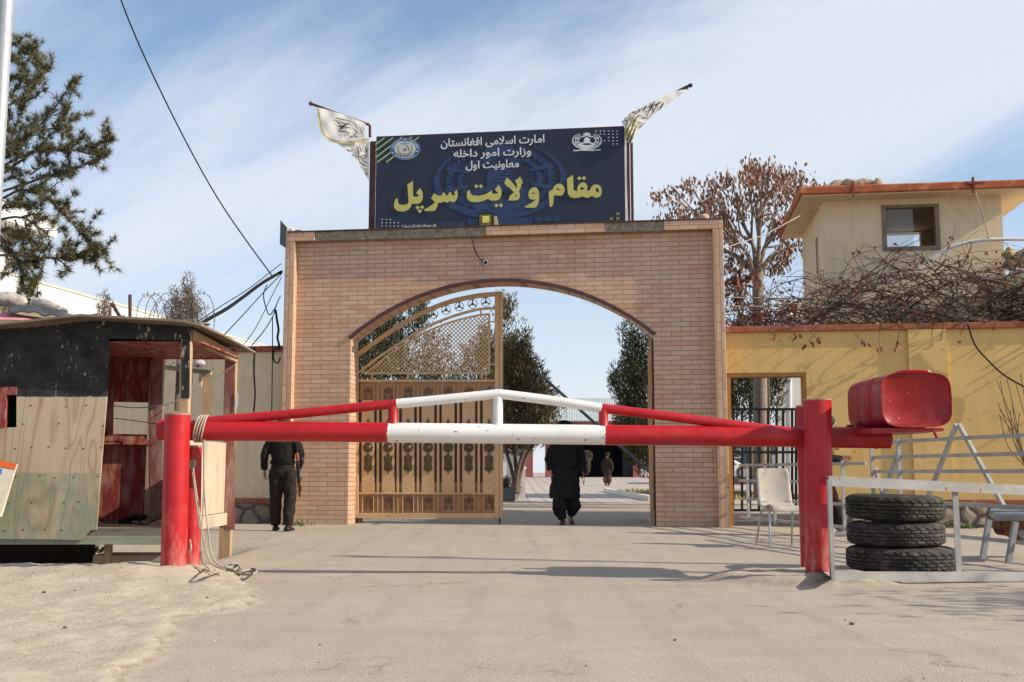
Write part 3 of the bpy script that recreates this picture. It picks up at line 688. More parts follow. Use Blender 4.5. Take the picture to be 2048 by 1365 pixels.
for x, y in ((165, 880), (290, 757), (420, 650), (555, 568), (695, 482), (838, 410), (990, 350), (1140, 298), (1297, 257), (1455, 228), (1612, 205)):
    rg = MB(); c = C5(x, y); r_ = .077
    u3, z3 = FU, Vector((0, 0, 1))
    rg.tube([c + (u3 * math.cos(2 * math.pi * i / 22) + z3 * math.sin(2 * math.pi * i / 22)) * r_ for i in range(23)], .006, 6)
    for k in range(3):
        a = R(90 + 120 * k); d = u3 * math.cos(a) + z3 * math.sin(a); s = d.cross(FN) * .013
        rg.prism([c + s * .5 + d * .01, c - s * .5 + d * .01, c - s + d * r_, c + s + d * r_], FN * .012)
    rg.ball(c, .026, 8, 6); rg.build('ring_ornament', M_iron, leaf, smooth=50)
lat = MB()
tip, top_ = (195, 1045), [(195, 1043), (300, 962), (500, 802), (700, 672), (900, 562), (1200, 442), (1500, 367), (1655, 347)]
strip(lat, cr([C5(*p) for p in top_], 4), .014, .03, .02); strip(lat, [C5(190, 1052), C5(1662, 1052)], .014, .03, .021); strip(lat, [C5(1655, 345), C5(1655, 1052)], .014, .03, .022)
def ytop(x):
    for a, b in zip(top_, top_[1:]):
        if a[0] <= x <= b[0]: return a[1] + (b[1] - a[1]) * (x - a[0]) / (b[0] - a[0])
    return 2000
for sg in (1, -1):
    for k in range(-40, 70):
        x0 = 195 + k * 49.0; seg = []
        for j in range(0, 160):
            t_ = j * 9.0; x = x0 + t_; y = 1050 - t_ if sg > 0 else 345 + t_
            if sg < 0: x = x0 + t_
            ok = 195 < x < 1655 and y < 1050 and y > ytop(x)
            if ok: seg.append((x, y))
        if len(seg) > 1: strip(lat, [C5(*seg[0]), C5(*seg[-1])], .008, .008, .012 if sg > 0 else .002)
for x, y0, y1 in ((262, 1065, 1120), (690, 1060, 1120), (1128, 1060, 1120), (1563, 1060, 1120), (1555, 290, 350), (1080, 415, 455), (630, 645, 690), (235, 935, 975)):
    rect(lat, x - 9, x + 9, y0, y1, .02, .03, C5)
for y in (440, 945): rect(lat, 1660, 1720, y - 8, y + 8, .02, .03, C5)
lat.build('lattice', M_gold, leaf)
sheet = MB(); rect(sheet, 718.5, 989.5, 764.8, 1026, -.02, .02, PX); sheet.build('back_sheet', M_golddark, leaf)
M_band = mat('brownish_tan_paint', (.36, .20, .10), .15, 4, .5)
for y0_, y1_, n_, th_ in ((764.9, 801, -.008, .01), (989.4, 1026.3, -.008, .01), (965, 985.3, -.012, .006)):
    band = MB(); rect(band, 718.6, 989.4, y0_, y1_, n_, th_, PX); band.build('sheet_band', M_band, leaf)
wide = [(160, 325), (425, 590), (690, 852), (950, 1118), (1217, 1383), (1487, 1655), (1757, 1922)]
nar = [(357, 388), (620, 652), (886, 917), (1150, 1183), (1418, 1450), (1687, 1720)]
for a, b in wide:
    q = MB(); rect(q, a, b, -455, 783, .03, .02); q.build('slat', M_gold, leaf, bevel=.003)
for a, b in nar:
    q = MB(); rect(q, a, b, -455, 768, .025, .02); q.build('slat', M_gold, leaf, bevel=.003)
def spiral(c, r0, r1, a0_, turns, sx):
    return [c + (FU * (sx * math.cos(a0_ + 2 * math.pi * turns * i / 26)) + Vector((0, 0, 1)) * math.sin(a0_ + 2 * math.pi * turns * i / 26)) * (r0 + (r1 - r0) * i / 26) for i in range(27)]
for row, (yc, flip) in enumerate(((-540, 1), (910, 1))):
    for a, b in wide:
        xc = (a + b) / 2 + 2; q = MB(); pu = LW(1, 0) - LW(0, 0)
        z_ = Vector((0, 0, 1)); c0 = C6(xc, yc, .012); s_ = .0086 * 6.606
        for sx in (-1, 1):
            for dz, sg in ((.045, 1), (-.052, -1)):
                cc = c0 + FU * (sx * .043) + z_ * dz
                P = [cc + (FU * (sx * math.cos(t_)) + z_ * (sg * math.sin(t_))) * rr for t_, rr in ((2 * math.pi * 1.55 * i / 26 - 1.2, .012 + .028 * i / 26) for i in range(27))]
                q.tube(P, .0048, 5)
            q.tube(cr([c0 + FU * (sx * .012) + z_ * .07, c0 + FU * (sx * .004) + z_ * .02, c0 + FU * (sx * .03) - z_ * .0, c0 + FU * (sx * .06) - z_ * .03], 4), .0048, 5)
        q.prism([c0 + z_ * .135, c0 + z_ * .10 + FU * .018, c0 + z_ * .075 + FU * .03, c0 + z_ * .07, c0 + z_ * .075 - FU * .03, c0 + z_ * .10 - FU * .018], FN * .008)
        q.build('scroll_ornament', M_iron, leaf, smooth=50)
    q = MB()
    for xb in [x for a, b in wide for x in (a + 10, b - 8)] + [(a + b) / 2 for a, b in nar]:
        p0, p1 = C6(xb, yc + 118, .018), C6(xb, yc - 118, .018); rr = []
        for i in range(25):
            p = p0 + (p1 - p0) * (i / 24); an = i * .8; hx = .009
            rr.append([p + FU * (math.cos(an + k * math.pi / 2) * hx) + FN * (math.sin(an + k * math.pi / 2) * hx) for k in range(4)])
        q.rings(rr)
    q.build('twisted_bars', mat('tan_bar_paint_%d' % row, (.52, .33, .18), .1, 6, .35), leaf)
for i, (a, b) in enumerate(wide):
    xc = (a + b) / 2 + 3
    q = MB(); c = C6(xc, 168, .032)
    q.lathe(c, [(.001, 0), (.083, 0), (.083, .010), (.070, .020), (.052, .016), (.046, .022), (.034, .034), (.018, .042), (.001, .044)], 24, FN)
    for k in range(18):
        an = 2 * math.pi * k / 18; q.ball(c + (FU * math.cos(an) + Vector((0, 0, 1)) * math.sin(an)) * .079 + FN * .010, .011, 6, 4)
    q.build('rosette', M_bronze, leaf, smooth=50)
    q = MB(); half = [(0, 525), (-14, 480), (-50, 470), (-58, 440), (-50, 415), (-46, 380), (-52, 330), (-54, 285), (-30, 280), (-12, 250), (0, 240)]
    P = half + [(-x, y) for x, y in half[-2:0:-1]]
    q.prism([C6(xc + x, y, .032) for x, y in P], FN * .014)
    q.prism([C6(xc + x * .62, 372 + (y - 372) * .62, .046) for x, y in P], FN * .010)
    for k in range(16):
        q.ball(C6(xc + rnd.uniform(-24, 24), rnd.uniform(300, 440), .052), .014, 6, 4, (1, 1, 1.4))
    q.build('plaque', M_bronze, leaf, smooth=40)
    sp_ = MB(); sp_.prism([C6(xc, -215, .032), C6(xc + 24, -160, .032), C6(xc + 10, -140, .032), C6(xc + 10, -100, .032), C6(xc - 10, -100, .032), C6(xc - 10, -140, .032), C6(xc - 24, -160, .032)], FN * .012)
    sp_.build('spear_tip', M_bronze, leaf)
ft = MB(); rect(ft, 998, 1001.5, 1036.5, 1051, .02, .03, PX); ft.build('drop_bolt', M_rust, leaf)
ft = MB(); ft.prism([PX(712, 1037, .03), PX(725, 1037, .03), PX(724, 1049, .03), PX(712, 1049, .03)], FN * -.05, [[PX(719, 1041, .03), PX(722, 1043, .03), PX(722, 1047, .03), PX(715, 1047, .03)]]); ft.build('hinge_foot', M_rust, leaf)
# right leaf, swung open into the yard (seen edge on)
rl = thing('gate_leaf', 'tan steel gate leaf swung open, seen edge on at the right of the archway', 'gate', W(UR - .06, 0, -.6), FROT)
q = MB(); du = UR - .10
def R4(mb, n0, n1, z0, z1, u0=du, th=.06):
    mb.hexa([W(u0, z0, n0), W(u0 + th, z0, n0), W(u0 + th, z0, n1), W(u0, z0, n1), W(u0, z1, n0), W(u0 + th, z1, n0), W(u0 + th, z1, n1), W(u0, z1, n1)])
R4(q, -.56, -.64, .06, 2.85); R4(q, -2.9, -2.98, .06, 3.6); R4(q, -.642, -2.898, .06, .15); R4(q, -.642, -2.898, 2.3, 2.36); R4(q, -.642, -2.898, .5, .54)
q.build('frame', M_gold, rl, bevel=.004)
q = MB(); R4(q, -.645, -2.895, .152, 2.298, du + .02, .02); q.build('back_sheet', M_golddark, rl)
for k in range(7):
    q = MB(); R4(q, -.72 - k * .31, -.92 - k * .31, .56, 2.28, du - .012, .02); q.build('slat', M_gold, rl)
# ------------------------------------------------------------------ flags
M_flag = mat('white_flag_cloth', (.76, .74, .70), .08, 5, .85, .3, 60); M_fringe = mat('yellow_fringe', (.52, .46, .22), .25, 40, .9); M_ink = mat('black_ink', (.012, .012, .012), .1, 10, .8)
def flag_tools(Y0, amp, kx, ky):
    dep = lambda x, y: Y0 + amp * math.sin(kx * x + ky * y) + amp * .5 * math.sin(.21 * x - .13 * y)
    P = lambda x, y, o=0.0: at(x, y, dep(x, y) - o)
    def sheet(tops, bots, n=26, m=12, th=.006):
        T, B = cr([(x, y, 0) for x, y in tops], 8), cr([(x, y, 0) for x, y in bots], 8)
        g = lambda A, t: A[min(int(t * (len(A) - 1)), len(A) - 2)].lerp(A[min(int(t * (len(A) - 1)), len(A) - 2) + 1], t * (len(A) - 1) - min(int(t * (len(A) - 1)), len(A) - 2))
        rf, rb = [], []
        for j in range(m + 1):
            a, b = [], []
            for i in range(n + 1):
                t_, u_ = g(T, i / n), g(B, i / n); p = t_.lerp(u_, j / m); a.append(P(p.x, p.y)); b.append(P(p.x, p.y, -th))
            rf.append(a); rb.append(b)
        return MB().grid(rf).grid(rb)
    def ink(strokes, S_):
        mb = MB()
        for st_ in strokes:
            w_ = st_[0]; pts = cr([(*S_(x, y), 0) for x, y in st_[1:]], 5)
            for i in range(len(pts) - 1):
                a, b = pts[i], pts[i + 1]; d = (b - a); d.z = 0
                if d.length < 1e-6: continue
                nrm = Vector((-d.y, d.x, 0)).normalized()
                k0 = w_ * (.75 + .35 * math.sin(i * .5)); c_ = [a + nrm * k0, b + nrm * k0, b - nrm * k0, a - nrm * k0]
                mb.flat([P(p.x, p.y, .012) for p in c_])
        return mb
    return P, sheet, ink
def flag_left():
    P, sheet, ink = flag_tools(17.75, .007, .16, .1)
    f = thing('flag', 'white flag with black script hanging from a pole left of the signboard', 'flag', at(738, 283, 17.78))
    G = lambda x, y: (610 + x / 8.273, 195 + y / 8.273)
    pole = MB(); pole.tube([at(*G(1075, 660), 17.80), at(*G(1075, 480), 17.80), at(*G(1060, 455), 17.80), at(*G(560, 280), 17.79), at(*G(100, 105), 17.78)], .024, 8)
    pole.ball(at(*G(95, 105), 17.78), .036, 10, 7); pole.build('flagpole', M_rust, f, smooth=50)
    u = sheet([G(*p) for p in ((200, 165), (400, 215), (700, 310), (1000, 430))], [G(*p) for p in ((215, 190), (260, 520), (450, 710), (995, 690))])
    u.build('cloth', M_flag, f, smooth=60)
    P2, sheet2, ink2 = flag_tools(17.80, .008, .2, .12)
    l = sheet2([G(*p) for p in ((470, 715), (700, 725), (900, 712), (1060, 690))], [G(*p) for p in ((500, 735), (790, 960), (900, 1130), (1055, 1370))]); l.build('cloth', M_flag, f, smooth=60)
    fr_ = MB()
    edge = cr([(*G(*p), 0) for p in ((215, 190), (235, 330), (265, 510), (330, 640), (450, 715), (650, 735), (850, 725), (1060, 690))], 14)
    for i, p in enumerate(edge[:-1]):
        d = (edge[i + 1] - p); nrm = Vector((-d.y, d.x, 0)).normalized() * (2.6 + 2.2 * rnd.random())
        fr_.add([P(p.x, p.y, .016), P(p.x + d.x, p.y + d.y, .016), P(p.x + d.x * .7 + nrm.x, p.y + d.y * .7 + nrm.y, .02), P(p.x + nrm.x * .9, p.y + nrm.y * .9, .02)], [(0, 1, 2, 3)])
        nrm *= -1; fr_.add([P(p.x, p.y, .017), P(p.x + d.x, p.y + d.y, .017), P(p.x + d.x + nrm.x * .5, p.y + d.y + nrm.y * .5, .02), P(p.x + nrm.x * .5, p.y + nrm.y * .5, .02)], [(0, 1, 2, 3)])
    fr_.build('fringe', M_fringe, f)
    ink([(.75, (505, 340), (640, 370), (760, 400), (830, 450), (870, 520)), (.7, (525, 405), (680, 440), (795, 465)), (.9, (535, 480), (680, 495), (790, 515), (845, 560), (845, 600), (800, 610), (860, 665)), (.8, (545, 565), (680, 572), (765, 598)), (.55, (500, 370), (620, 500), (750, 650)), (1.3, (575, 535), (640, 470), (745, 410)), (.8, (735, 675), (770, 645), (815, 650)), (.4, (895, 480), (930, 540), (970, 640)), (.45, (940, 490), (975, 540), (915, 590), (965, 600)), (.35, (920, 640), (970, 640)), (.4, (640, 620), (660, 640), (645, 655)), (.35, (550, 615), (575, 650)), (.35, (580, 610), (605, 665)), (.4, (685, 600), (710, 645)), (.5, (565, 692), (600, 690)), (.35, (600, 400), (615, 395)), (.35, (735, 540), (745, 548), (735, 550))], G).build('script', M_ink, f)
    ink2([(.8, (860, 810), (885, 900), (880, 1000), (920, 1080), (990, 1125), (1060, 1130)), (.6, (900, 805), (930, 890), (965, 890), (955, 820)), (.6, (985, 800), (1010, 880), (1025, 920), (1030, 830)), (.8, (870, 985), (940, 1000), (1000, 995), (985, 950), (940, 970), (880, 960)), (.7, (825, 960), (850, 990), (880, 970)), (.8, (945, 1020), (975, 1060), (1060, 1095)), (.5, (1015, 890), (1025, 970), (1020, 1040)), (.5, (690, 855), (720, 890), (760, 880)), (.6, (770, 980), (800, 950), (800, 935)), (.4, (770, 830), (780, 850), (765, 860)), (.4, (950, 1170), (1000, 1190), (1050, 1180)), (.45, (990, 1190), (1000, 1260), (1045, 1290)), (.4, (1000, 1290), (1040, 1240))], G).build('script', M_ink, f)
flag_left()
def flag_right():
    P, sheet, ink = flag_tools(17.15, .009, .14, .17)
    f = thing('flag', 'white flag with black script furled along a slanting pole right of the signboard', 'flag', at(1258, 290, 17.2))
    G = lambda x, y: (1230 + x / 9.753, 160 + y / 9.753)
    pole = MB(); pole.tube([at(*G(255, 900), 17.22), at(*G(700, 560), 17.21), at(*G(1250, 215), 17.2), at(*G(1460, 110), 17.2)], .028, 8)
    pole.ball(at(*G(1475, 108), 17.2), .036, 10, 7); pole.ball(at(*G(1420, 182), 17.2), .013, 6, 5); pole.build('flagpole', mat('dark_pole', (.03, .024, .022), .2, 8, .6), f, smooth=50)
    u = sheet([G(*p) for p in ((1410, 190), (1200, 215), (850, 375), (450, 565), (320, 615), (200, 735), (135, 820))], [G(*p) for p in ((1400, 200), (1150, 390), (780, 660), (600, 830), (480, 950), (420, 985), (160, 905))], 36, 14)
    u.build('cloth', M_flag, f, smooth=60)
    t2 = MB(); P2, sheet2, _ = flag_tools(17.13, .05, .9, .35)
    t2 = sheet2([G(*p) for p in ((300, 660), (340, 700), (420, 700), (430, 960))], [G(*p) for p in ((195, 930), (200, 1170), (315, 1240), (395, 1050))], 18, 18); t2.build('tail', mat('yellowed_flag_cloth', (.60, .56, .40), .2, 18, .9, .4, 40), f, smooth=60)
    ink([(1.0, (955, 440), (905, 530), (855, 610)), (1.15, (765, 425), (735, 475), (700, 560), (780, 660)) if False else (1.25, (690, 455), (730, 560), (778, 665)), (.8, (860, 425), (770, 580), (685, 735)), (1.0, (770, 420), (680, 580), (600, 725), (530, 735), (505, 690), (480, 680), (440, 720), (390, 740)), (.75, (925, 430), (740, 500), (480, 580)), (.9, (610, 495), (570, 570), (535, 635)), (1.0, (460, 565), (470, 620), (420, 660), (390, 655), (400, 620), (470, 600)), (.8, (375, 605), (345, 650)), (.5, (830, 520), (840, 545)), (.5, (600, 600), (610, 620), (590, 635)), (.5, (540, 760), (620, 755), (650, 770)), (.55, (440, 830), (500, 840), (590, 840)), (.7, (470, 940), (520, 900), (590, 840)), (.6, (340, 790), (420, 800)), (.7, (380, 850), (400, 900), (370, 920), (350, 870)), (.7, (190, 800), (225, 790), (240, 830), (210, 870), (250, 880)), (.6, (265, 760), (275, 820), (260, 890)), (.5, (175, 760), (210, 735)), (.5, (140, 850), (150, 800))], G).build('script', M_ink, f)
flag_right()

# ------------------------------------------------------------------ boom barrier
def post(label, px0, px1, pyt, pxb0, pxb1, pyb, Y, m=M_red, zb=-.06):
    t0 = at((px0 + px1) / 2, pyt, Y); b0 = at((pxb0 + pxb1) / 2, pyb, Y); r_ = (px1 - px0) / 2 / F * Y * 1.0
    p = thing('barrier_post', label, 'post', (b0.x, b0.y, 0), 0, 'red steel posts of the road barrier')
    b0.z = zb; MB().tube([b0, t0], r_, 28, cap=False).build('pipe', m, p, smooth=50)
    MB().lathe(t0 - Vector((0, 0, .012)), [(.001, 0), (r_ * .98, 0), (r_ * 1.03, .004), (r_ * 1.03, .016), (r_ * .9, .019), (.001, .021)], 28).build('cap', M_rimcap, p, smooth=50)
    return p
M_rimcap = mat('bare_post_cap', (.40, .20, .16), .3, 16, .7)
post('front left red barrier post beside the timber guard hut', 330, 380, 829, 320, 375, 1140, 8.72)
post('front right red barrier post touching the white pipe fence', 1608, 1662, 800, 1612, 1664, 1140, 8.66)
post('rear right red barrier post half hidden behind the taller front one', 1592, 1620, 813, 1592, 1640, 1130, 9.12)
post('rear left red barrier post under the boom with rope tied to it', 366, 403, 893, 360, 403, 1134, 9.08)
bm_ = thing('boom', 'red and white pipe boom with trussed top rail and red drum counterweight', 'barrier', (0.2, 8.9, 0))
YB = 8.89
B_ = lambda x, y, dy=0.0: at(x, y, YB + dy)
cl = lambda x: 861.5 + (x - 405) * (874.5 - 861.5) / (1600 - 405)
rb = .083
def seg(name, x0, x1, m, r_=rb, wob=0):
    q = MB(); q.tube([B_(x, cl(x)) for x in (x0, (x0 + x1) / 2, x1)], r_, 40)
    if wob:                                 # brush-painted edge: the last ring wanders along the pipe
        for i, v in enumerate(q.v[-40:] if wob > 0 else q.v[:40]): v.x += .011 * mnoise.noise(Vector((math.cos(i * .157) * 2.2, math.sin(i * .157) * 2.2, x0))) + .006 * mnoise.noise(Vector((i * .9, x1, 0)))
    q.build(name, m, bm_, smooth=50)
seg('main_beam', 318, 776, M_red, wob=1); seg('main_beam', 772.5, 1214, M_whitepaint, rb - .0012); seg('main_beam', 1210.3, 1732, M_red, wob=-1)
seg('main_beam', 1600, 1778, M_reddk, .087); seg('collar', 1590, 1604, M_reddk, .094); seg('collar', 1750, 1754, M_reddk, .091)
def rail(pts, m, r_=.040): MB().tube([B_(*p) for p in cr2(pts)], r_, 16).build('top_rail', m, bm_, smooth=50)
def cr2(p): return [(v.x, v.y) for v in cr([(x, y, 0) for x, y in p], 4)]
rail([(405, 845), (470, 838), (600, 827), (720, 815), (793, 808)], M_red); rail([(793.3, 808), (900, 798), (998, 788)], M_whitepaint)
rail([(997, 788), (1100, 801), (1203, 817)], M_whitepaint); rail([(1203.3, 817), (1320, 831), (1450, 848), (1592, 866)], M_red)
for x, y0, y1, m in ((786, 812, 852, M_red), (996, 795, 852, M_whitepaint), (1207, 820, 858, M_red)):
    q = MB(); q.tube([B_(x, y0), B_(x, y1 - 4), B_(x, y1)], [.040, .040, .05], 16); q.build('strut', m, bm_, smooth=50)
w_ = MB(); w_.tube([B_(430, 846), B_(560, 848)], .006, 6); w_.build('weld_seam', M_reddk, bm_)
def superring(cx, cz, hx, hz, y, n=40, e=4.2):
    return [Vector((cx + hx * math.copysign(abs(math.cos(a)) ** (2 / e), math.cos(a)), y, cz + hz * math.copysign(abs(math.sin(a)) ** (2 / e), math.sin(a)))) for a in (2 * math.pi * i / n for i in range(n))]
YD = 8.36
a, b = at(1765, 855, YD), at(1901, 745, YD); cx, cz, hx, hz = (a.x + b.x) / 2, (a.z + b.z) / 2, (b.x - a.x) / 2, (b.z - a.z) / 2
dr = MB(); rr = []
rr += [superring(cx, cz, hx * .93, hz * .92, YD + .018), superring(cx, cz, hx * .955, hz * .95, YD + .012), superring(cx, cz, hx * .965, hz * .96, YD), superring(cx, cz, hx * 1.0, hz * 1.0, YD - .002), superring(cx, cz, hx * 1.005, hz * 1.005, YD + .02), superring(cx, cz, hx * .985, hz * .985, YD + .035)]
for y, k in ((.24, .985), (.26, .92), (.285, .92), (.31, 1.0), (.42, 1.015), (.53, 1.0), (.555, .92), (.58, .92), (.605, .99), (.80, .985), (.83, 1.0), (.85, .99), (.87, .90)): rr.append(superring(cx, cz, hx * k, hz * k, YD + y))
dr.rings(rr); dr.build('counterweight_drum', paint_red('scuffed_red_drum_paint', (.30, .010, .014), .70), bm_, smooth=40)
st_ = MB()
for y in (.255, .55):
    ring = superring(cx, cz, hx * .965, hz * .965, YD + y); ring2 = superring(cx, cz, hx * .965, hz * .965, YD + y + .035)
    o1 = superring(cx, cz, hx * .92, hz * .92, YD + y + .035); o0 = superring(cx, cz, hx * .92, hz * .92, YD + y)
    st_.rings([o0, ring, ring2, o1])
st_.tube(cr([Vector((cx - hx * .5, YD + .05, cz + hz * .99)), Vector((cx - hx * .2, YD + .04, cz + hz * 1.06)), Vector((cx + hx * .35, YD + .04, cz + hz * 1.06)), Vector((cx + hx * .5, YD + .05, cz + hz * .99))], 5), .012, 8)
st_.build('strap', M_reddk, bm_, smooth=40)
pl = MB(); zt = cz - hz - .004
pl.hexa([Vector((cx - hx * 1.25, YD + .05, zt - .04)), Vector((cx + hx * .8, YD + .05, zt - .025)), Vector((cx + hx * .8, YD + .75, zt - .025)), Vector((cx - hx * 1.25, YD + .85, zt - .04)), Vector((cx - hx * 1.25, YD + .05, zt)), Vector((cx + hx * .8, YD + .05, zt)), Vector((cx + hx * .8, YD + .75, zt)), Vector((cx - hx * 1.25, YD + .85, zt))])
for x in (1700, 1730): pl.bar(B_(x, 860, .1), B_(x, 850, .1), .05, .05, (0, 1, 0))
pl.tube([Vector((cx + hx * .55, YD + .06, zt - .03)), Vector((cx + hx * .62, YD + .06, zt - .075))], .014, 8)
pl.build('drum_plate', M_reddk, bm_)
# foot plates at the right posts
fp = MB(); a = gnd(1600, 1133); 
fp.hexa([gnd(1655, 1150, .03), gnd(1665, 1158, .02), gnd(1640, 1140, .02), gnd(1632, 1134, .03), gnd(1655, 1150, .12), gnd(1665, 1158, .08), gnd(1640, 1140, .10), gnd(1632, 1134, .12)])
tag(fp.build('base_plate', M_rust), 'rusty steel plate stub in the concrete lump at the front right barrier post', 'plate')
# ------------------------------------------------------------------ rope
M_rope = mat('grubby_cotton_rope', (.40, .345, .27), .2, 40, .9, .6, 160)
rp = thing('rope', 'grubby white rope tied round the left end of the boom', 'rope', gnd(430, 1140))
q = MB(); c0 = B_(404, cl(404)); ax_ = (B_(500, cl(500)) - B_(404, cl(404))).normalized()
for k in range(4):
    P = []
    for i in range(25):
        a = 2 * math.pi * i / 24
        P.append(c0 + ax_ * (-.03 + .018 * k + .008 * math.sin(a + k) + (.02 * math.cos(a))) + (Vector((0, math.sin(a), 0)) + Vector((0, 0, math.cos(a)))) * (rb + .010) + Vector((0, 0, .03 * max(0, math.cos(a)))))
    q.tube(P, .0082, 6)
q.build('knot', M_rope, rp, smooth=60)
q = MB(); Yr = 8.76
def hang(P, r_=.0072): q.tube(cr([at(x, y, Y) for x, y, Y in P], 6), r_, 6)
hang([(407, 880, Yr), (408, 960, Yr), (405, 1040, Yr), (402, 1090, Yr), (404, 1122, Yr), (420, 1140, 8.55)])
hang([(409, 880, Yr), (409, 980, Yr), (416, 1060, Yr), (424, 1110, Yr), (440, 1132, 8.7), (470, 1140, 8.6)])
hang([(386, 925, 8.97), (389, 960, 8.88), (398, 1020, Yr), (404, 1065, Yr), (412, 1100, Yr), (424, 1128, 8.7), (450, 1140, 8.55)])
hang([(383, 930, 8.97), (392, 1000, 8.88), (400, 1060, 8.80)])
hang([(380, 1080, 8.97), (382, 1098, 8.95), (377, 1104, 8.95)])
q.tube(cr([at(382, 925, 8.97), at(388, 922, 8.96), at(389, 932, 8.96), at(382, 936, 8.97), at(381, 927, 8.97)], 5), .012, 6)
q.build('strand', M_rope, rp, smooth=60)
q = MB()
def coil(P): q.tube(cr([gnd(x, y, .016 + ground_h(*gnd(x, y, .02)[:2])[0] + .02 * ((i * 7) % 3)) for i, (x, y) in enumerate(P)], 6), .0085, 6)
coil([(404, 1122), (412, 1133), (430, 1141), (455, 1139), (470, 1131), (482, 1136), (470, 1144), (440, 1145), (415, 1142), (408, 1136)])
coil([(440, 1132), (462, 1139), (484, 1142), (505, 1138), (514, 1142), (505, 1148), (480, 1149), (468, 1141), (480, 1134)])
coil([(424, 1128), (437, 1136), (460, 1135), (478, 1130), (470, 1127), (455, 1133), (448, 1143), (425, 1146)])
q.build('coil', M_rope, rp, smooth=60)
# ------------------------------------------------------------------ timber guard hut
YF, YR = 10.28, 11.75
M_nail = mat('rusty_nail', (.035, .03, .028), .3, 20, .7); M_cementb = mat('beige_concrete', (.42, .35, .26), .2, 5, .9, .4, 30)
hut = thing('guard_hut', 'shabby plywood guard hut painted black, bare wood and green with a red doorway', 'hut', at(200, 1100, 11)[:2] + (0,) if False else (at(200, 1100, 11).x, 11.0, 0))
zb, zg = at(100, 792, YF).z, at(100, 944, YF).z
def ply_panel():
    t = NT('three_band_plywood'); x, y, z = t.sep()[:]
    nzz = t.noise(3.1, 3, .5)
    fld = t.noise(1.9, 2, .5, co=t.map((1.15, 1, .24), loc=(1.7, 0, .6)), dist=.5); gr = t.mth('PINGPONG', t.mth('ADD', t.mth('MULTIPLY', fld, 30), t.mth('MULTIPLY', t.noise(26, 2, .5, co=t.map((1, 1, .05))), .25)), 1.0)
    gr2 = t.noise(14, 4, .6, co=t.map((1, 1, .06)))
    wood = t.ramp(gr, .02, .40, (.33, .215, .13), (.49, .375, .265)); wood = t.mix(t.mth('MULTIPLY', t.ramp(t.noise(3, 6, .65), .45, .7), .4), wood, (.36, .29, .215)); wood = t.mix(t.mth('MULTIPLY', t.ramp(gr2, .4, .7), .35), wood, (.52, .42, .31))
    wood = t.mix(t.ramp(t.voro(2.3, 'F1'), .035, .05, (1, 1, 1), (0, 0, 0)), wood, (.09, .04, .025))
    green = t.mix(t.mth('ADD', .18, t.mth('MULTIPLY', t.ramp(t.noise(5, 7, .68, co=t.map((1, 1, .5))), .40, .60), .52)), wood, (.15, .25, .18)); green = t.mix(t.mth('MULTIPLY', t.ramp(t.noise(4, 6, .65), .45, .62), .5), green, (.33, .27, .16))
    pe = t.noise(24, 8, .70, co=t.map((1.4, 1, .5))); gg = t.noise(2, 4, .6)
    black = t.ramp(t.noise(6, 6, .6), .3, .7, (.016, .016, .017), (.050, .049, .047))
    black = t.mix(t.ramp(t.mth('ADD', pe, t.mth('MULTIPLY', gg, .30)), .78, .81), black, (.42, .36, .27))
    jag = t.mth('ADD', z, t.mth('MULTIPLY', t.noise(30, 2, .5), .02))
    c = t.mix(t.ramp(jag, 0, 1), wood, wood)
    c = t.mix(t.mth('GREATER_THAN', jag, zb), t.mix(t.mth('GREATER_THAN', jag, zg), green, wood), black)
    t.bump(t.mth('ADD', gr2, t.mth('MULTIPLY', pe, .5)), .25, .01); return t.done(c, .8, 0, .2)
M_ply = ply_panel()
def wood(name, a, b, sx=1, stretch=(1, 1, .12)):
    t = NT(name); g = t.noise(13, 6, .62, co=t.map(stretch)); c = t.ramp(g, .3, .7, a, b)
    c = t.mix(t.mth('MULTIPLY', t.ramp(t.noise(2.5, 5, .6), .5, .72), .4), c, sc_(a, .55)); t.bump(g, .3, .01); return t.done(c, .8, 0, .2)
M_wood = wood('raw_pine_wood', (.33, .21, .12), (.52, .37, .235)); M_woodx = wood('raw_pine_wood_sidewise', (.33, .21, .12), (.50, .36, .23), 1, (.12, .12, 1))
M_plylight = wood('pale_plywood', (.40, .33, .24), (.54, .455, .345)); M_greenw = wood('faded_green_beam', (.20, .235, .165), (.33, .34, .25), 1, (.12, 1, 1))
def redboard(name, base, wearc, th=(.50, .62)):
    t = NT(name); n = t.noise(7, 8, .7, co=t.map((1.3, 1.3, .42))); c = t.ramp(t.noise(3, 5, .6), .3, .7, sc_(base, .8), sc_(base, 1.2))
    c = t.mix(t.mth('MULTIPLY', t.ramp(n, *th), .62), c, wearc); t.bump(n, .2, .01); return t.done(c, .75, 0, .25)
M_redb = redboard('worn_red_board', (.22, .034, .028), (.46, .27, .22), (.46, .60)); M_redpost = redboard('worn_red_post', (.21, .075, .062), (.43, .30, .25), (.42, .6))
M_blackw = mat('peeling_black_paint', (.020, .020, .021), .4, 10, .7, .3, 40, wear=(.36, .30, .22), wt=(.60, .64), ws=20, wstretch=(1, 1, .4))
FP = lambda x, y, d=0.0: at(x, y, YF + d)
RP = lambda x, y, d=0.0: at(x, y, YR + d)
MB().prism([FP(*p) for p in ((-330, 652), (218.5, 655), (217, 720), (214, 790), (205, 900), (193, 1060), (181, 1061), (163, 1081), (100, 1079), (-330, 1076))], (0, .018, 0), [[FP(*p) for p in ((-70, 778), (33, 776), (33, 855), (-70, 858))]]).build('front_panel', M_ply, hut)
nl = MB()
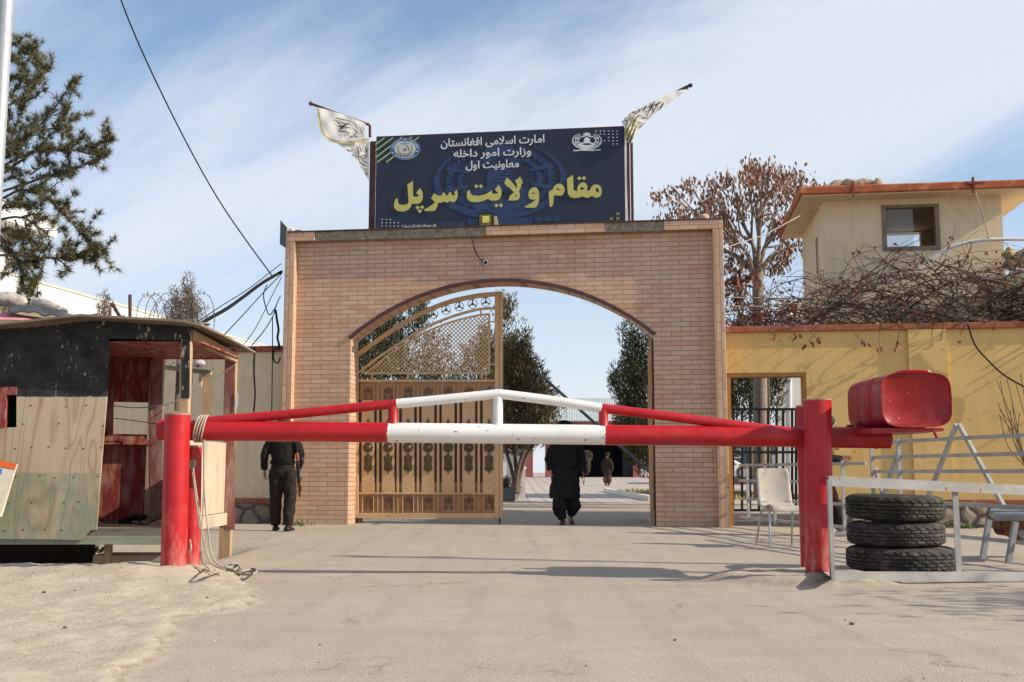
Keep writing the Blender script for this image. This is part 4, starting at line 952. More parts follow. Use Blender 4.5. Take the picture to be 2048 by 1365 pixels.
for y_, xs_n in ((897, (28, 62, 95, 130, 168, 200)), (1062, (10, 48, 92, 125)), (1006, (18, 65, 130, 160)), (953, (35, 80, 110, 150, 196)), (812, (60, 132, 170)), (690, (30, 100, 170, 212)), (850, (45, 120, 205))):
    for x_ in xs_n: nl.lathe(FP(x_ + rnd.uniform(-3, 3), y_ + rnd.uniform(-3, 3), .0005), [(.001, 0), (.008, 0), (.006, .004), (.001, .005)], 8, (0, -1, 0))
nl.build('nails', M_nail, hut)
wf = MB(); wf.prism([FP(*p, -.004) for p in ((-70, 776), (34, 774), (34, 790), (12, 790), (10, 856), (-70, 858))], (0, .05, 0)); wf.build('window_frame', M_redb, hut)
MB().prism([FP(*p, .35) for p in ((-200, 760), (60, 760), (60, 900), (-200, 900))], (0, .02, 0)).build('window_dark_backing', mat('painted_teal_reflection', (.012, .05, .055), .3, 6, .5), hut)  # dark interior and teal reflection of the window put into a sheet's colour
hd = MB(); hd.prism([FP(*p, -.012) for p in ((-330, 645), (-20, 647), (160, 634), (330, 641), (385, 646), (385, 656), (219, 656), (-330, 653.5))], (0, .04, 0)); hd.build('fascia', M_blackw, hut)
hd = MB(); hd.prism([FP(*p) for p in ((220, 656.5), (383, 656.5), (383, 681), (220, 678))], (0, -.008, 0)); hd.build('lintel', M_blackw, hut)
# roof sheet with a flat ridge; edges curl a little
zr_f = [(-330, 655), (0, 644.5), (80, 637), (160, 628), (230, 632), (300, 636), (365, 640), (403, 647.5)]
fe = [at(x, y, 10.0) for x, y in zr_f]; re_ = []
rc = at(511, 703, 12.0)
for p in fe: re_.append(Vector((p.x + (rc.x - fe[-1].x), 12.0, p.z + (rc.z - fe[-1].z))))
mid = [a.lerp(b, .5) + Vector((0, 0, .012 * math.sin(i * 2.1))) for i, (a, b) in enumerate(zip(fe, re_))]
M_roof = wood('weathered_roof_plywood', (.13, .10, .07), (.30, .235, .16), 1, (.15, 1, 1))
rt = MB(); thk = Vector((0, 0, .022))
R1 = [fe, mid, re_]
rt.grid([[p for p in r_] for r_ in R1]); rt.grid([[p - thk for p in r_] for r_ in R1])
rim = fe + [mid[-1]] + re_[::-1] + [mid[0]]
for i in range(len(rim)):
    a, b = rim[i], rim[(i + 1) % len(rim)]; rt.add([a, b, b - thk, a - thk], [(0, 1, 2, 3)])
rt.build('roof', M_roof, hut)
lp = MB()
for i in range(len(fe) - 1):
    if i % 2 == 0: lp.ball(fe[i].lerp(fe[i + 1], .6) + Vector((0, .3, .02)), .05, 6, 4, (1.6, 1, .4))
lp.build('roof_debris', mat('roof_mud', (.26, .22, .16), .3, 9, .95, .6, 30), hut, smooth=50)
zc = at(300, 684, YF).z
MB().box(-5.9, -3.0, YF + .06, YR + .05, zc - .005, zc + .012).build('ceiling', M_redb, hut)
rf = MB(); rf.bar(FP(290, 680, .1), RP(318, 712, -.05), .06, .09); rf.bar(RP(100, 708, -.03), RP(470, 709, -.03), .05, .11); rf.build('rafter', M_redb, hut)
bw_ = MB(); bw_.prism([RP(*p, .03) for p in ((-330, 690), (312, 690), (312, 1045), (-330, 1045))], (0, .02, 0), [[RP(*p, .03) for p in ((227, 804), (308, 806), (308, 870), (225, 868))]]); bw_.build('back_wall', M_redb, hut)
sl = MB(); sl.hexa([RP(190, 889, -.06), RP(306, 890, -.06), RP(306, 890, .028), RP(190, 889, .028), RP(190, 872, -.04), RP(306, 873, -.04), RP(306, 873, .028), RP(190, 872, .028)]); sl.build('window_sill', M_redb, hut)
def post_(x0, x1, y0, Y, m, zb_=-.2, nm='post', dep=.085):
    a, b = at(x0, y0, Y), at(x1, y0, Y); MB().box(a.x, b.x, Y, Y + dep, zb_, a.z).build(nm, m, hut, bevel=.004)
post_(363, 382, 657, YF, M_wood, -.25, dep=.09); post_(450, 472, 715, YR, M_wood, -.2); post_(300, 326, 712, YR - .05, M_wood, .3)
pf = MB(); pf.prism([FP(*p, -.004) for p in ((363, 681.5), (380, 681.5), (379, 797), (362.5, 797))], (0, .003, 0)); pf.build('painted_face', M_blackw, hut)
pf = MB(); pf.prism([RP(*p, -.004) for p in ((450, 716), (470, 716), (469, 1060), (450, 1060))], (0, .003, 0)); pf.build('painted_face', M_redpost, hut)
pf = MB(); pf.prism([RP(*p, -.054) for p in ((300, 716), (325, 716), (325, 1040), (300, 1040))], (0, .003, 0)); pf.build('painted_face', M_redpost, hut)
a, b = FP(384, 671, .04), RP(471, 722, .03)
sb = MB(); sb.bar(Vector((a.x, a.y, a.z - .0)), Vector((b.x, b.y, b.z + .03)), .05, .105); sb.build('side_beam', M_woodx, hut, bevel=.004)
sp = MB(); xs_ = RP(452, 880).x - .01
sp.hexa([(xs_, YF + .1, .42), (xs_ + .014, YF + .1, .42), (xs_ + .014, YR - .003, .42), (xs_, YR - .003, .42), (xs_, YF + .1, 1.16), (xs_ + .014, YF + .1, 1.16), (xs_ + .014, YR - .003, 1.17), (xs_, YR - .003, 1.17)]); sp.build('side_panel', M_plylight, hut)
sp = MB(); sp.box(xs_ + .016, xs_ + .05, YF + .05, YR + .06, .285, .415); sp.build('side_board', M_plylight, hut, bevel=.004)
fl_ = MB(); zf = .325
for k in range(9): fl_.box(-5.9, xs_ - .004, YF + .075 + k * .16, YF + .075 + k * .16 + .152, zf - .03, zf + .002 * (k % 3))
fl_.build('floor', M_woodx, hut)
fb = MB(); fb.box(-5.9, FP(345, 1050).x, YF + .022, YF + .072, zf - .12, zf - .002); fb.build('floor_joist', wood('grey_joist', (.10, .085, .07), (.24, .20, .155), 1, (.1, 1, 1)), hut)
fb = MB(); a = FP(0, 1072); b = FP(0, 1090); fb.box(-5.9, FP(352, 1080).x, YF + .02, YF + .08, b.z, a.z - .002); fb.build('green_beam', M_greenw, hut, bevel=.004)
bk = MB(); a, b = FP(-330, 1090, 1.2), FP(188, 1090, 1.2); bk.box(a.x, b.x, a.y, a.y + .05, -.6, a.z + .1); bk.build('shade_backing', mat('painted_underfloor_shade', (.022, .018, .015), .3, 6, .95), hut)  # added dark sheet standing in for the shade under the hut
cbk = MB(); a, b = at(186, 1092, 10.9), at(325, 1092, 10.9); cbk.box(a.x, b.x, 10.9, 11.3, -.5, .03); tag(cbk.build('concrete_block', M_cementb, bevel=.01), 'rough beige concrete block under the doorway of the guard hut', 'block')
for x in (215,): 
    p = FP(x, 1090, .35); MB().box(p.x - .03, p.x + .03, p.y, p.y + .06, -.38, .17).build('stump', M_wood, hut)
MB().box(-5.9, -5.86, YF + .02, YR, .2, 2.3).build('side_wall', M_redb, hut)
# bits in the doorway
pp = MB(); p = at(473, 802, YR - .02); pp.prism([p + Vector(v) for v in ((0, 0, .10), (.016, 0, .08), (.014, 0, -.06), (-.008, 0, -.11), (-.016, 0, -.02))], (.0, .002, 0)); tag(pp.build('paper_tag', M_vinyl_w), 'small white paper stuck on the rear corner post of the guard hut', 'paper')
cb = MB(); Yc = 11.1
cb.tube(cr([at(200, 1042, Yc), at(220, 1046, Yc), at(244, 1044, Yc), at(262, 1046, Yc), at(290, 1049, 10.9), at(306, 1042, 11.2), at(322, 1036, 11.4)], 6), .007, 6)
cb.tube(cr([at(255, 1038, Yc), at(275, 1040, Yc), at(286, 1050, 10.9), at(300, 1053, 10.8), at(330, 1050, 10.9)], 6), .007, 6)
for x in (-.05, .02, .09): cb.ball(at(268, 1037, Yc) + Vector((x, 0, .01 * (x > 0))), .05, 8, 6, (1, 1, .6))
p = at(250, 1044, Yc); cb.box(p.x - .06, p.x + .06, p.y - .03, p.y + .03, p.z - .02, p.z + .03)
tag(cb.build('extension_cable', M_black, smooth=40), 'black extension cable and plug heaped on the floor of the guard hut', 'cable')
wi = MB(); wi.tube(cr([at(228, 812, 11.6), at(270, 816, 11.6), at(310, 813, 11.6), at(345, 806, 11.6), at(390, 780, 11.65), at(430, 757, 11.7), at(470, 730, 11.72)], 5), .006, 6); tag(wi.build('strung_wire', mat('grey_wire', (.25, .25, .24), .1, 9, .5)), 'thin grey wire strung through the guard hut from window to rear post', 'wire')
wi = MB(); wi.tube(cr([at(228, 837, 11.6), at(270, 842, 11.6), at(304, 847, 11.6), at(318, 850, 11.5)], 5), .005, 6); tag(wi.build('strung_wire', M_black), 'thin black wire across the lower part of the guard hut window', 'wire')
# leaning board, sacks, tarp, pink cloth on and by the hut
lb = MB(); lb.prism([at(*p) for p in ((-110, 902, 9.9), (33, 929, 9.9), (1, 1034, 9.75), (-130, 1020, 9.75))], (0, .03, 0)); lb_ = lb.build('leaning_board', mat('cream_board', (.60, .52, .42), .12, 5, .7, wear=(.45, .28, .18), wt=(.6, .7), ws=6)); tag(lb_, 'cream board with an orange top edge leaning against the front of the guard hut', 'board')
ob = MB(); ob.prism([at(*p) for p in ((-110, 901, 9.893), (33.5, 928, 9.893), (29.5, 939, 9.88), (-112, 914, 9.88))], (0, .004, 0)); ob.build('orange_band', mat('orange_paint', (.62, .11, .02), .1, 5, .6), lb_)
ob = MB(); ob.prism([at(*p) for p in ((-14, 940, 9.875), (4, 938, 9.875), (3, 948, 9.862), (-8, 954, 9.86))], (0, .004, 0)); ob.build('blue_mark', mat('blue_paint', (.04, .20, .52), .1, 5, .6), lb_)
def sack(name, label, cat, pts, rad, m, flat_=.55, group=None, vox=.03):
    q = MB(); q.tube(pts, rad, 14, sq=1); 
    o = q.build(name, m, smooth=70); o.scale = (1, 1, 1)
    s = o.modifiers.new('sub', 'SUBSURF'); s.levels = 2; s.render_levels = 2; folds(o, .035, .12); return tag(o, label, cat, group)
M_sack = mat('white_poly_sack', (.43, .40, .355), .25, 9, .85, .5, 70, wear=(.27, .21, .15), wt=(.5, .66), ws=7)
M_burlap = mat('tan_sandbag_cloth', (.36, .285, .19), .2, 12, .95, .5, 90)
sack('sandbag', 'white filled sack lying on the roof of the guard hut beside the pine branch', 'sack', cr([at(-20, 600, 10.9), at(0, 599, 10.9), at(28, 601, 10.9), at(47, 606, 10.9), at(51, 608, 10.9)], 3), [.01, .05, .075, .08, .085, .085, .08, .075, .068, .06, .04, .02, .01], M_sack)
sack('sandbag', 'flattened white sack on the dark tarpaulin on the guard hut roof', 'sack', cr([at(62, 604, 11.1), at(75, 606, 11.1), at(100, 613, 11.0), at(130, 624, 10.95), at(136, 627, 10.95)], 3), [.01, .04, .05, .055, .06, .06, .055, .05, .045, .04, .03, .02, .01], M_sack)
tp = MB(); rows = []
for j in range(7):
    rows.append([at(16 + 118 * i / 14, 611 + 14 * (i / 14) ** 1.6 + j * 2.2 + 2.2 * math.sin(i * 1.7 + j) + 2 * math.sin(i * .9), 10.7 - .08 * j) for i in range(15)])
o = tp.grid(rows).build('tarpaulin', mat('grey_tarpaulin', (.055, .055, .058), .3, 8, .6, .4, 30), smooth=70); s = o.modifiers.new('thick', 'SOLIDIFY'); s.thickness = .01; tag(o, 'crumpled dark grey tarpaulin on the guard hut roof under the white sacks', 'tarpaulin')
rows = []
for j in range(6):
    rows.append([at(-120 + 215 * i / 14, 617 + 22 * (i / 14) ** 2 * (1 - j / 6) + 4.2 * j + .8 * math.sin(i * 1.3 + j), 10.55 - .09 * j) for i in range(15)])
o = MB().grid(rows).build('pink_cloth', mat('faded_pink_cloth', (.62, .25, .26), .12, 5, .9, .2, 40), smooth=70); s = o.modifiers.new('thick', 'SOLIDIFY'); s.thickness = .01; tag(o, 'faded pink cloth spread over the left end of the guard hut roof', 'cloth')
q = MB(); q.tube([at(260, 636, 11.6), at(260, 590, 11.6)], .018, 10); tag(q.build('steel_pipe', M_rust, smooth=40), 'upright brown pipe sticking up behind the guard hut roof', 'pipe')
q = MB(); q.tube([at(240, 634, 11.7), at(224, 607, 11.7)], .020, 10); tag(q.build('steel_pipe', M_rust, smooth=40), 'short brown pipe leaning left behind the guard hut roof', 'pipe')
q = MB()
for x0, x1, y in ((178, 196, 628), (218, 250, 632)):
    q.hexa([at(x0, y + 8, 11.5), at(x1, y + 8, 11.5), at(x1, y + 8, 11.7), at(x0, y + 8, 11.7), at(x0 + 3, y + 1, 11.5), at(x1, y - 1, 11.5), at(x1, y - 1, 11.7), at(x0 + 3, y + 1, 11.7)])
tag(q.build('crate', mat('dark_green_crate', (.02, .055, .05), .2, 6, .7)), 'dark green crate edge showing over the guard hut roof', 'crate')
# razor wire coil
q = MB(); P = []; c0, c1 = at(300, 655, 13.2), at(392, 655, 13.2)
for i in range(620):
    t_ = i / 619; a = 2 * math.pi * 11 * t_; c = c0.lerp(c1, t_); r_ = .35 + .05 * math.sin(9 * t_)
    P.append(c + Vector((.12 * math.cos(a * .5) + .14 * math.cos(a), .25 * math.sin(a), r_ * math.cos(a + .9) + .0)))
q.tube(P, .0045, 4)
for i in range(0, 619, 3):
    d = Vector((rnd.uniform(-1, 1), rnd.uniform(-1, 1), rnd.uniform(-1, 1))).normalized() * .035; q.bar(P[i] - d, P[i] + d, .010, .003)
tag(q.build('razor_wire', mat('rusty_razor_wire', (.16, .115, .085), .3, 20, .6)), 'coil of rusty razor wire above the guard hut roof', 'wire')

# ------------------------------------------------------------------ left compound wall, canopy, pole, cables
def plaster(name, base, dark, amt=.5):
    t = NT(name); c = t.ramp(t.noise(1.4, 6, .6), .3, .7, sc_(base, .93), sc_(base, 1.05))
    x, y, z = t.sep()[:]
    st2 = t.noise(5, 6, .65, co=t.map((1.6, 1.6, .12))); c = t.mix(t.mth('MULTIPLY', t.ramp(st2, .50, .7), amt * .6), c, dark); c = t.mix(t.mth('MULTIPLY', t.ramp(t.noise(2.2, 7, .7), .52, .64), .30), c, sc_(base, 1.18)); ck = t.voro(.9, 'DISTANCE_TO_EDGE', co=t.comb(t.mth('ADD', x, t.mth('MULTIPLY', t.noise(3, 6, .7), .8)), y, t.mth('ADD', z, t.mth('MULTIPLY', t.noise(3.4, 6, .7), .8)))); c = t.mix(t.mth('MULTIPLY', t.mth('MULTIPLY', t.ramp(ck, .002, .008, (1, 1, 1), (0, 0, 0)), t.ramp(t.noise(1, 3, .5), .48, .6)), .5), c, sc_(dark, .6))
    c = t.mix(t.ramp(t.noise(11, 7, .7), .70, .725), c, dark); lo = t.ramp(t.mth('ADD', z, t.mth('MULTIPLY', t.noise(4, 5, .6), .35)), .5, .85, (1, 1, 1), (0, 0, 0)); c = t.mix(t.mth('MULTIPLY', lo, .4), c, dark)
    t.bump(t.mth('ADD', t.noise(45, 5, .6), t.mth('MULTIPLY', t.noise(6, 4, .6), .6)), .28, .012); return t.done(c, .9, 0, .2)
M_cream = plaster('cream_plaster', (.70, .57, .385), (.30, .235, .155)); M_yellow = plaster('ochre_yellow_plaster', (.63, .43, .165), (.44, .29, .11))
M_capred = mat('terracotta_red_band', (.27, .085, .045), .2, 9, .85, .3, 30, wear=(.33, .22, .15), wt=(.58, .68), ws=8)
def stone_mat():
    t = NT('river_stone_masonry'); x, y, z = t.sep()[:]
    co = t.comb(t.mth('ADD', x, t.mth('MULTIPLY', t.noise(3, 2, .5), .2)), y, z); e = t.voro(3.2, 'DISTANCE_TO_EDGE', co=co); cell = t.voro(3.2, 'F1', co=co, out='Color')
    s = t.ramp(cell, .1, .9, (.17, .125, .08), (.33, .26, .18)); s = t.mix(t.mth('MULTIPLY', t.ramp(t.noise(12, 6, .6), .4, .7), .5), s, (.40, .34, .26))
    c = t.mix(t.ramp(e, .05, .09), (.10, .085, .075), s); t.bump(t.ramp(e, .02, .22), .9, .05); return t.done(c, .9, 0, .2)
M_stone = stone_mat()
def wall_run(name, label, u0, u1, ztop, n, m, zband, holes=(), th=.3):
    w0 = thing(name, label, 'wall', W((u0 + u1) / 2, 0, n - th / 2), FROT)
    z1 = ztop - .10; P = [W(u0, zband + .09, n), W(u1, zband + .09, n), W(u1, z1, n), W(u0, z1, n)]
    if holes:
        (h0, h1, hz) = holes
        P = [W(h1, 0.0, n), W(u1, 0.0, n), W(u1, z1, n), W(u0, z1, n), W(u0, 0, n), W(h0, 0, n), W(h0, hz, n), W(h1, hz, n)]
    MB().prism(P, FN * -th).build('plaster', m, w0)
    lo = u0 if not holes else holes[1] + .02
    MB().hexa([W(u0, z1, n + .06), W(u1, z1, n + .06), W(u1, z1, n - th - .05), W(u0, z1, n - th - .05), W(u0, ztop, n + .05), W(u1, ztop, n + .05), W(u1, ztop, n - th - .05), W(u0, ztop, n - th - .05)]).build('coping', M_capred, w0, bevel=.01)
    MB().hexa([W(lo, zband, n + .02), W(u1, zband, n + .02), W(u1, zband, n - th), W(lo, zband, n - th), W(lo, zband + .088, n + .02), W(u1, zband + .088, n + .02), W(u1, zband + .088, n - th), W(lo, zband + .088, n - th)]).build('red_band', M_capred, w0)
    MB().hexa([W(lo, -.5, n + .04), W(u1, -.5, n + .04), W(u1, -.5, n - th), W(lo, -.5, n - th), W(lo, zband - .002, n + .04), W(u1, zband - .002, n + .04), W(u1, zband - .002, n - th), W(lo, zband - .002, n - th)]).build('stone_base', M_stone, w0)
    return w0
lm = plane_map(FA, FB, -.25)
wl = wall_run('compound_wall', 'cream plastered compound wall with a red cap left of the brick gateway', -9.0, -.012, lm(520, 693)[1], -.25, M_cream, lm(520, 1008)[1])
# grey corrugated canopy on a wooden post behind the hut
cn = thing('canopy', 'small canopy of grey corrugated sheet on a wooden post behind the guard hut', 'canopy', at(400, 1000, 14.6)[:] if False else (at(412, 1000, 14.6).x, 14.6, 0))
rows = []
for j in range(3):
    rows.append([at(325 + 105 * i / 40, 724 + 16 * (i / 40) + 5 * math.sin(i * 1.25) * (1 if j == 0 else .9), 14.2 + .7 * j) for i in range(41)])
o = MB().grid(rows).build('corrugated_sheet', mat('grey_corrugated_sheet', (.17, .18, .19), .2, 6, .5), cn, smooth=80); s = o.modifiers.new('thick', 'SOLIDIFY'); s.thickness = .008
q = MB(); q.hexa([at(407, 1015, 14.6), at(422, 1015, 14.6), at(422, 1015, 14.7), at(407, 1015, 14.7), at(405, 741, 14.6), at(421, 741, 14.6), at(421, 741, 14.7), at(405, 741, 14.7)]); q.build('post', M_wood, cn)
q = MB(); q.bar(at(325, 735, 14.5), at(423, 746, 14.5), .05, .06); q.bar(at(400, 775, 14.55), at(403, 742, 14.55), .04, .05); q.build('beam', M_plylight, cn)
q = MB(); q.ball(at(396, 727, 14.6), .07, 10, 7, (1.5, 1, .8)); tag(q.build('sandbag', M_sack, smooth=60), 'small white bundle on the grey corrugated canopy', 'bundle')
# galvanised pole at the left edge
pY = 9.0; a, b = at(12, 0, pY), None; r_ = at(24, 0, pY).x - at(2, 0, pY).x
q = MB(); x0 = at(24, 0, pY).x - r_ / 2 - .0; q.tube([(x0, pY, -.1), (x0, pY, 7.5)], r_ / 2 + .012, 24, cap=True)
lpm = mat('galvanised_steel', (.42, .44, .45), .12, 18, .45, .1, 60, metal=.4)
tag(q.build('steel_pole', lpm, smooth=50), 'tall galvanised grey pole at the left edge of the photo', 'pole')
def cable(P, r_, label, n=8, name='overhead_cable', m=M_black):
    q = MB(); q.tube(cr([at(*p) for p in P], n), r_, 6); return tag(q.build(name, m, smooth=60), label, 'cable')
cable([(238, -10, 13.5), (262, 52, 13.8), (300, 138, 14.3), (352, 245, 15), (405, 345, 15.8), (450, 420, 16.5), (500, 492, 17.2), (545, 553, 18)], .011, 'long thin black cable crossing the sky down to the gateway corner')
cable([(398, 650, 14.5), (425, 634, 15), (455, 617, 15.6), (490, 592, 16.4), (525, 566, 17.2), (563, 544, 18)], .026, 'thick black bundle of cables from the guard hut to the gateway', 3)
cable([(402, 640, 14.5), (440, 614, 15.4), (500, 576, 16.6), (562, 528, 18)], .007, 'upper thin wire just above the thick black cable bundle')
cable([(447, 672, 14.8), (490, 626, 16), (530, 582, 17.2), (563, 548, 18)], .008, 'straight thin wire rising from the hut roof below the thick cable bundle')
cable([(487, 691, 16), (512, 655, 16.8), (540, 600, 17.6), (563, 555, 18)], .007, 'thin wire rising steeply to the gateway edge from the wall cap')
cable([(503, 692, 17), (528, 662, 17.5), (546, 632, 18), (552, 612, 18.05), (561, 592, 18.05)], .009, 'short black wire from the wall cap with a tied joint')
cable([(534, 570, 17.5), (527, 592, 17.8), (534, 622, 17.9), (540, 630, 17.95), (548, 620, 18), (553, 612, 18.05)], .009, 'drooping loop of black wire beside the gateway edge')
cable([(551, 620, 18.05), (554, 640, 18.05), (557, 660, 18.05), (555, 676, 18.05), (558, 690, 18.0), (556, 700, 18.0)], .020, 'thick black wires running down the gateway edge to the wall cap')
cable([(545, 633, 17.9), (545, 700, 17.95), (544, 780, 17.95), (543, 850, 17.95)], .009, 'black wire hanging straight down the cream wall beside the gateway')
cable([(509, 694, 17.95), (508, 745, 17.95), (510, 790, 17.95), (506, 840, 17.95)], .014, 'black wire hanging down the middle of the cream wall')
cable([(552, 695, 17.9), (547, 706, 17.9), (548, 722, 17.9), (556, 726, 17.9), (561, 715, 17.9)], .012, 'coiled loop of black wire at the top corner of the cream wall')

# ------------------------------------------------------------------ white building far left
M_whitewall = mat('white_building_paint', (.68, .68, .67), .06, 3, .7); M_soffit = mat('cream_soffit', (.62, .55, .42), .08, 3, .8); M_glass = None
wbl = thing('white_building', 'long white building with deep eaves behind the pine at the far left', 'building', (-14, 32, 0), 0)
def glass_mat():
    t = NT('window_glass'); t.b.inputs['Base Color'].default_value = (.03, .04, .05, 1); t.b.inputs['Roughness'].default_value = .06; t.b.inputs['Specular IOR Level'].default_value = .7; return t.m
M_glass = glass_mat()
ang = R(10.5); dv = Vector((math.sin(ang), math.cos(ang), 0)); lv = Vector((-math.cos(ang), math.sin(ang), 0))
o0 = at(0, 545, 26) - dv * 8; zt_ = at(0, 545, 26).z; zb2 = at(0, 592, 26).z
def slab(p, L, depth, z0, z1, nm, m): 
    a = Vector((p.x, p.y, 0)); q = MB(); c = [a, a + dv * L, a + dv * L + lv * depth, a + lv * depth]
    q.hexa([v + Vector((0, 0, z0)) for v in c] + [v + Vector((0, 0, z1)) for v in c]); return q.build(nm, m, wbl)
slab(o0, 40, 14, zb2, zt_, 'eaves', M_whitewall); slab(o0 + dv * .03 + Vector((.03, 0, 0)), 40, 2, zt_ + .002, zt_ + .06, 'eaves_trim', M_soffit)
slab(o0 + lv * .15, 39.8, 13, zb2 - .10, zb2 - .003, 'soffit', M_soffit); slab(o0 + lv * 1.3, 39, 12, -1, zb2 - .102, 'wall', M_whitewall)
pt = at(115, 440, 30); pb = at(115, 476, 30)
slab(pt - dv * 12, 12, 14, pb.z, pt.z, 'roof_parapet', M_whitewall); slab(pt - dv * 12 + lv * 1.0, 11.5, 12, zt_ + .06, pb.z - .003, 'upper_wall', M_whitewall)
for k in range(4):
    p = pt - dv * (1.3 + 2.2 * k) + lv * .97; a = Vector((p.x, p.y, 0)); q = MB(); z0, z1 = at(40, 548, 29).z, at(40, 490, 29).z
    q.hexa([a + Vector((0, 0, z0)), a - dv * 1.5 + Vector((0, 0, z0)), a - dv * 1.5 + lv * .04 + Vector((0, 0, z0)), a + lv * .04 + Vector((0, 0, z0)), a + Vector((0, 0, z1)), a - dv * 1.5 + Vector((0, 0, z1)), a - dv * 1.5 + lv * .04 + Vector((0, 0, z1)), a + lv * .04 + Vector((0, 0, z1))]); f_ = q.build('window', M_glass, wbl)
    q = MB()
    for d_ in (0, .75, 1.5): q.bar(a - dv * d_ + Vector((0, 0, z0)) - lv * .01, a - dv * d_ + Vector((0, 0, z1)) - lv * .01, .07, .05, dv)
    for z_ in (z0, (z0 + z1) / 2, z1): q.bar(a + Vector((0, 0, z_)) - lv * .01, a - dv * 1.5 + Vector((0, 0, z_)) - lv * .01, .05, .07)
    q.build('window_frame', M_whitewall, f_)
# ------------------------------------------------------------------ yellow wall with pedestrian doorway
ym_ = plane_map(FA, FB, -.3)
h1, hz_ = ym_(1612, 745); zt2 = ym_(1700, 650)[1]; zb3 = ym_(1900, 1005)[1]
yw = wall_run('compound_wall', 'ochre yellow compound wall with a red cap and doorway right of the gateway', 7.262, 16.5, zt2, -.3, M_yellow, zb3 - .05, (7.275, h1, hz_))
u0, u1 = ym_(1820, 800)[0], ym_(1897, 800)[0]
MB().hexa([W(u0, zb3 + .04, -.24), W(u1, zb3 + .04, -.24), W(u1, zb3 + .04, -.299), W(u0, zb3 + .04, -.299), W(u0, zt2 - .102, -.24), W(u1, zt2 - .102, -.24), W(u1, zt2 - .102, -.299), W(u0, zt2 - .102, -.299)]).build('pilaster', M_yellow, yw)
for px, y0, y1, d in ((1694, 893, 901, .12), (1684, 901, 912, .16), (1703, 888, 893, .08)):
    a = ym_(px - 18, y1); b = ym_(px + 18, y0)
    MB().hexa([W(a[0], a[1], -.3 + d), W(b[0], a[1], -.3 + d), W(b[0], a[1], -.298), W(a[0], a[1], -.298), W(a[0], b[1], -.3 + d), W(b[0], b[1], -.3 + d), W(b[0], b[1], -.298), W(a[0], b[1], -.298)]).build('ledge', M_yellow, yw)
jb = MB(); jm = mat('orange_doorway_paint', (.36, .19, .055), .15, 6, .8)
jb.hexa([W(h1 + .003, 0, -.32), W(h1 - .05, 0, -.32), W(h1 - .05, 0, -.60), W(h1 + .003, 0, -.60), W(h1 + .003, hz_ + .0, -.32), W(h1 - .05, hz_, -.32), W(h1 - .05, hz_, -.60), W(h1 + .003, hz_, -.60)])
jb.hexa([W(7.28, hz_ - .06, -.32), W(h1 - .052, hz_ - .06, -.32), W(h1 - .052, hz_ - .06, -.6), W(7.28, hz_ - .06, -.6), W(7.28, hz_ + .002, -.32), W(h1 - .052, hz_ + .002, -.32), W(h1 - .052, hz_ + .002, -.6), W(7.28, hz_ + .002, -.6)])
jb.hexa([W(7.255, 0, -.32), W(7.34, 0, -.32), W(7.34, 0, -.6), W(7.255, 0, -.6), W(7.255, hz_ - .062, -.32), W(7.34, hz_ - .062, -.32), W(7.34, hz_ - .062, -.6), W(7.255, hz_ - .062, -.6)])
jb.build('doorway_lining', jm, yw)
# green bar gate standing open behind the doorway
gg = thing('bar_gate', 'dark green iron bar gate standing behind the pedestrian doorway', 'gate', W(8.0, 0, -1.0), FROT)
M_greeni = mat('dark_green_iron', (.018, .032, .032), .2, 8, .5); q = MB()
dm = plane_map(FA, FB, -.9)
def DW(px, py): u, z = dm(px, py); return W(u, z, -.9)
for x in (1466, 1484, 1500, 1518, 1536, 1553, 1566, 1584, 1592): q.bar(DW(x, 1022), DW(x, 819), .035, .035)
for y in (819, 1021, 905): q.bar(DW(1462, y), DW(1594, y), .04, .04)
q.build('bars', M_greeni, gg)
# cables on the wall
cable([(1935, 648, 16.6), (1950, 690, 16.6), (1975, 720, 16.6), (2010, 752, 16.6), (2060, 780, 16.5)], .013, 'black cable sagging down the yellow wall at the right')

# ------------------------------------------------------------------ watchtower
TN = -2.5; tmf = plane_map(FA, FB, TN); M_tower = plaster('tower_cream_plaster', (.72, .585, .40), (.36, .29, .20)); M_inner = mat('dim_brown_interior', (.20, .13, .08), .2, 4, .9)
tu0, tu1 = tmf(1647, 450)[0], tmf(2004, 430)[0]; tz = tmf(1700, 401)[1]; TD = 2.75
tw = thing('watchtower', 'cream plastered watchtower with an overhanging orange roof behind the yellow wall', 'tower', W((tu0 + tu1) / 2, 0, TN - TD / 2), FROT)
def TW(px, py, n=TN):
    f_ = plane_map(FA, FB, n); u, z = f_(px, py); return u, z
wx0, wz0 = TW(1766, 503); wx1, wz1 = TW(1877, 408)
rectp = lambda a, b, c, d, n: [W(a, c, n), W(b, c, n), W(b, d, n), W(a, d, n)]
MB().prism(rectp(tu0, tu1, 0, tz, TN), FN * -.14, [rectp(wx0, wx1, wz0, wz1, TN)]).build('front_wall', M_tower, tw)
nb = TN - TD; bx0, bz0 = TW(1752, 503, nb); bx1, bz1 = TW(1841, 456, nb)
MB().prism(rectp(tu0, tu1, 0, tz, nb), FN * -.14, [rectp(bx0, bx1, bz0 - .3, bz1, nb)]).build('back_wall', M_tower, tw)
sl0, sl1 = -.75, -1.05; zs0, zs1 = TW(1625, 530)[1], TW(1625, 455)[1]
def side(u, holes, nm):
    f_ = lambda n, z: W(u, z, TN + n)
    MB().prism([f_(-.142, 0), f_(-TD + .002, 0), f_(-TD + .002, tz), f_(-.142, tz)], FU * .14, [[f_(sl0, zs0), f_(sl1, zs0), f_(sl1, zs1), f_(sl0, zs1)]] if holes else []).build(nm, M_tower, tw)
side(tu0, True, 'side_wall'); side(tu1 - .14, False, 'side_wall')
MB().prism(rectp(tu0 + .15, tu1 - .15, 0, .01, TN - .2), FN * -2.3).build('floor', M_inner, tw)
fw = MB(); fwid = .075
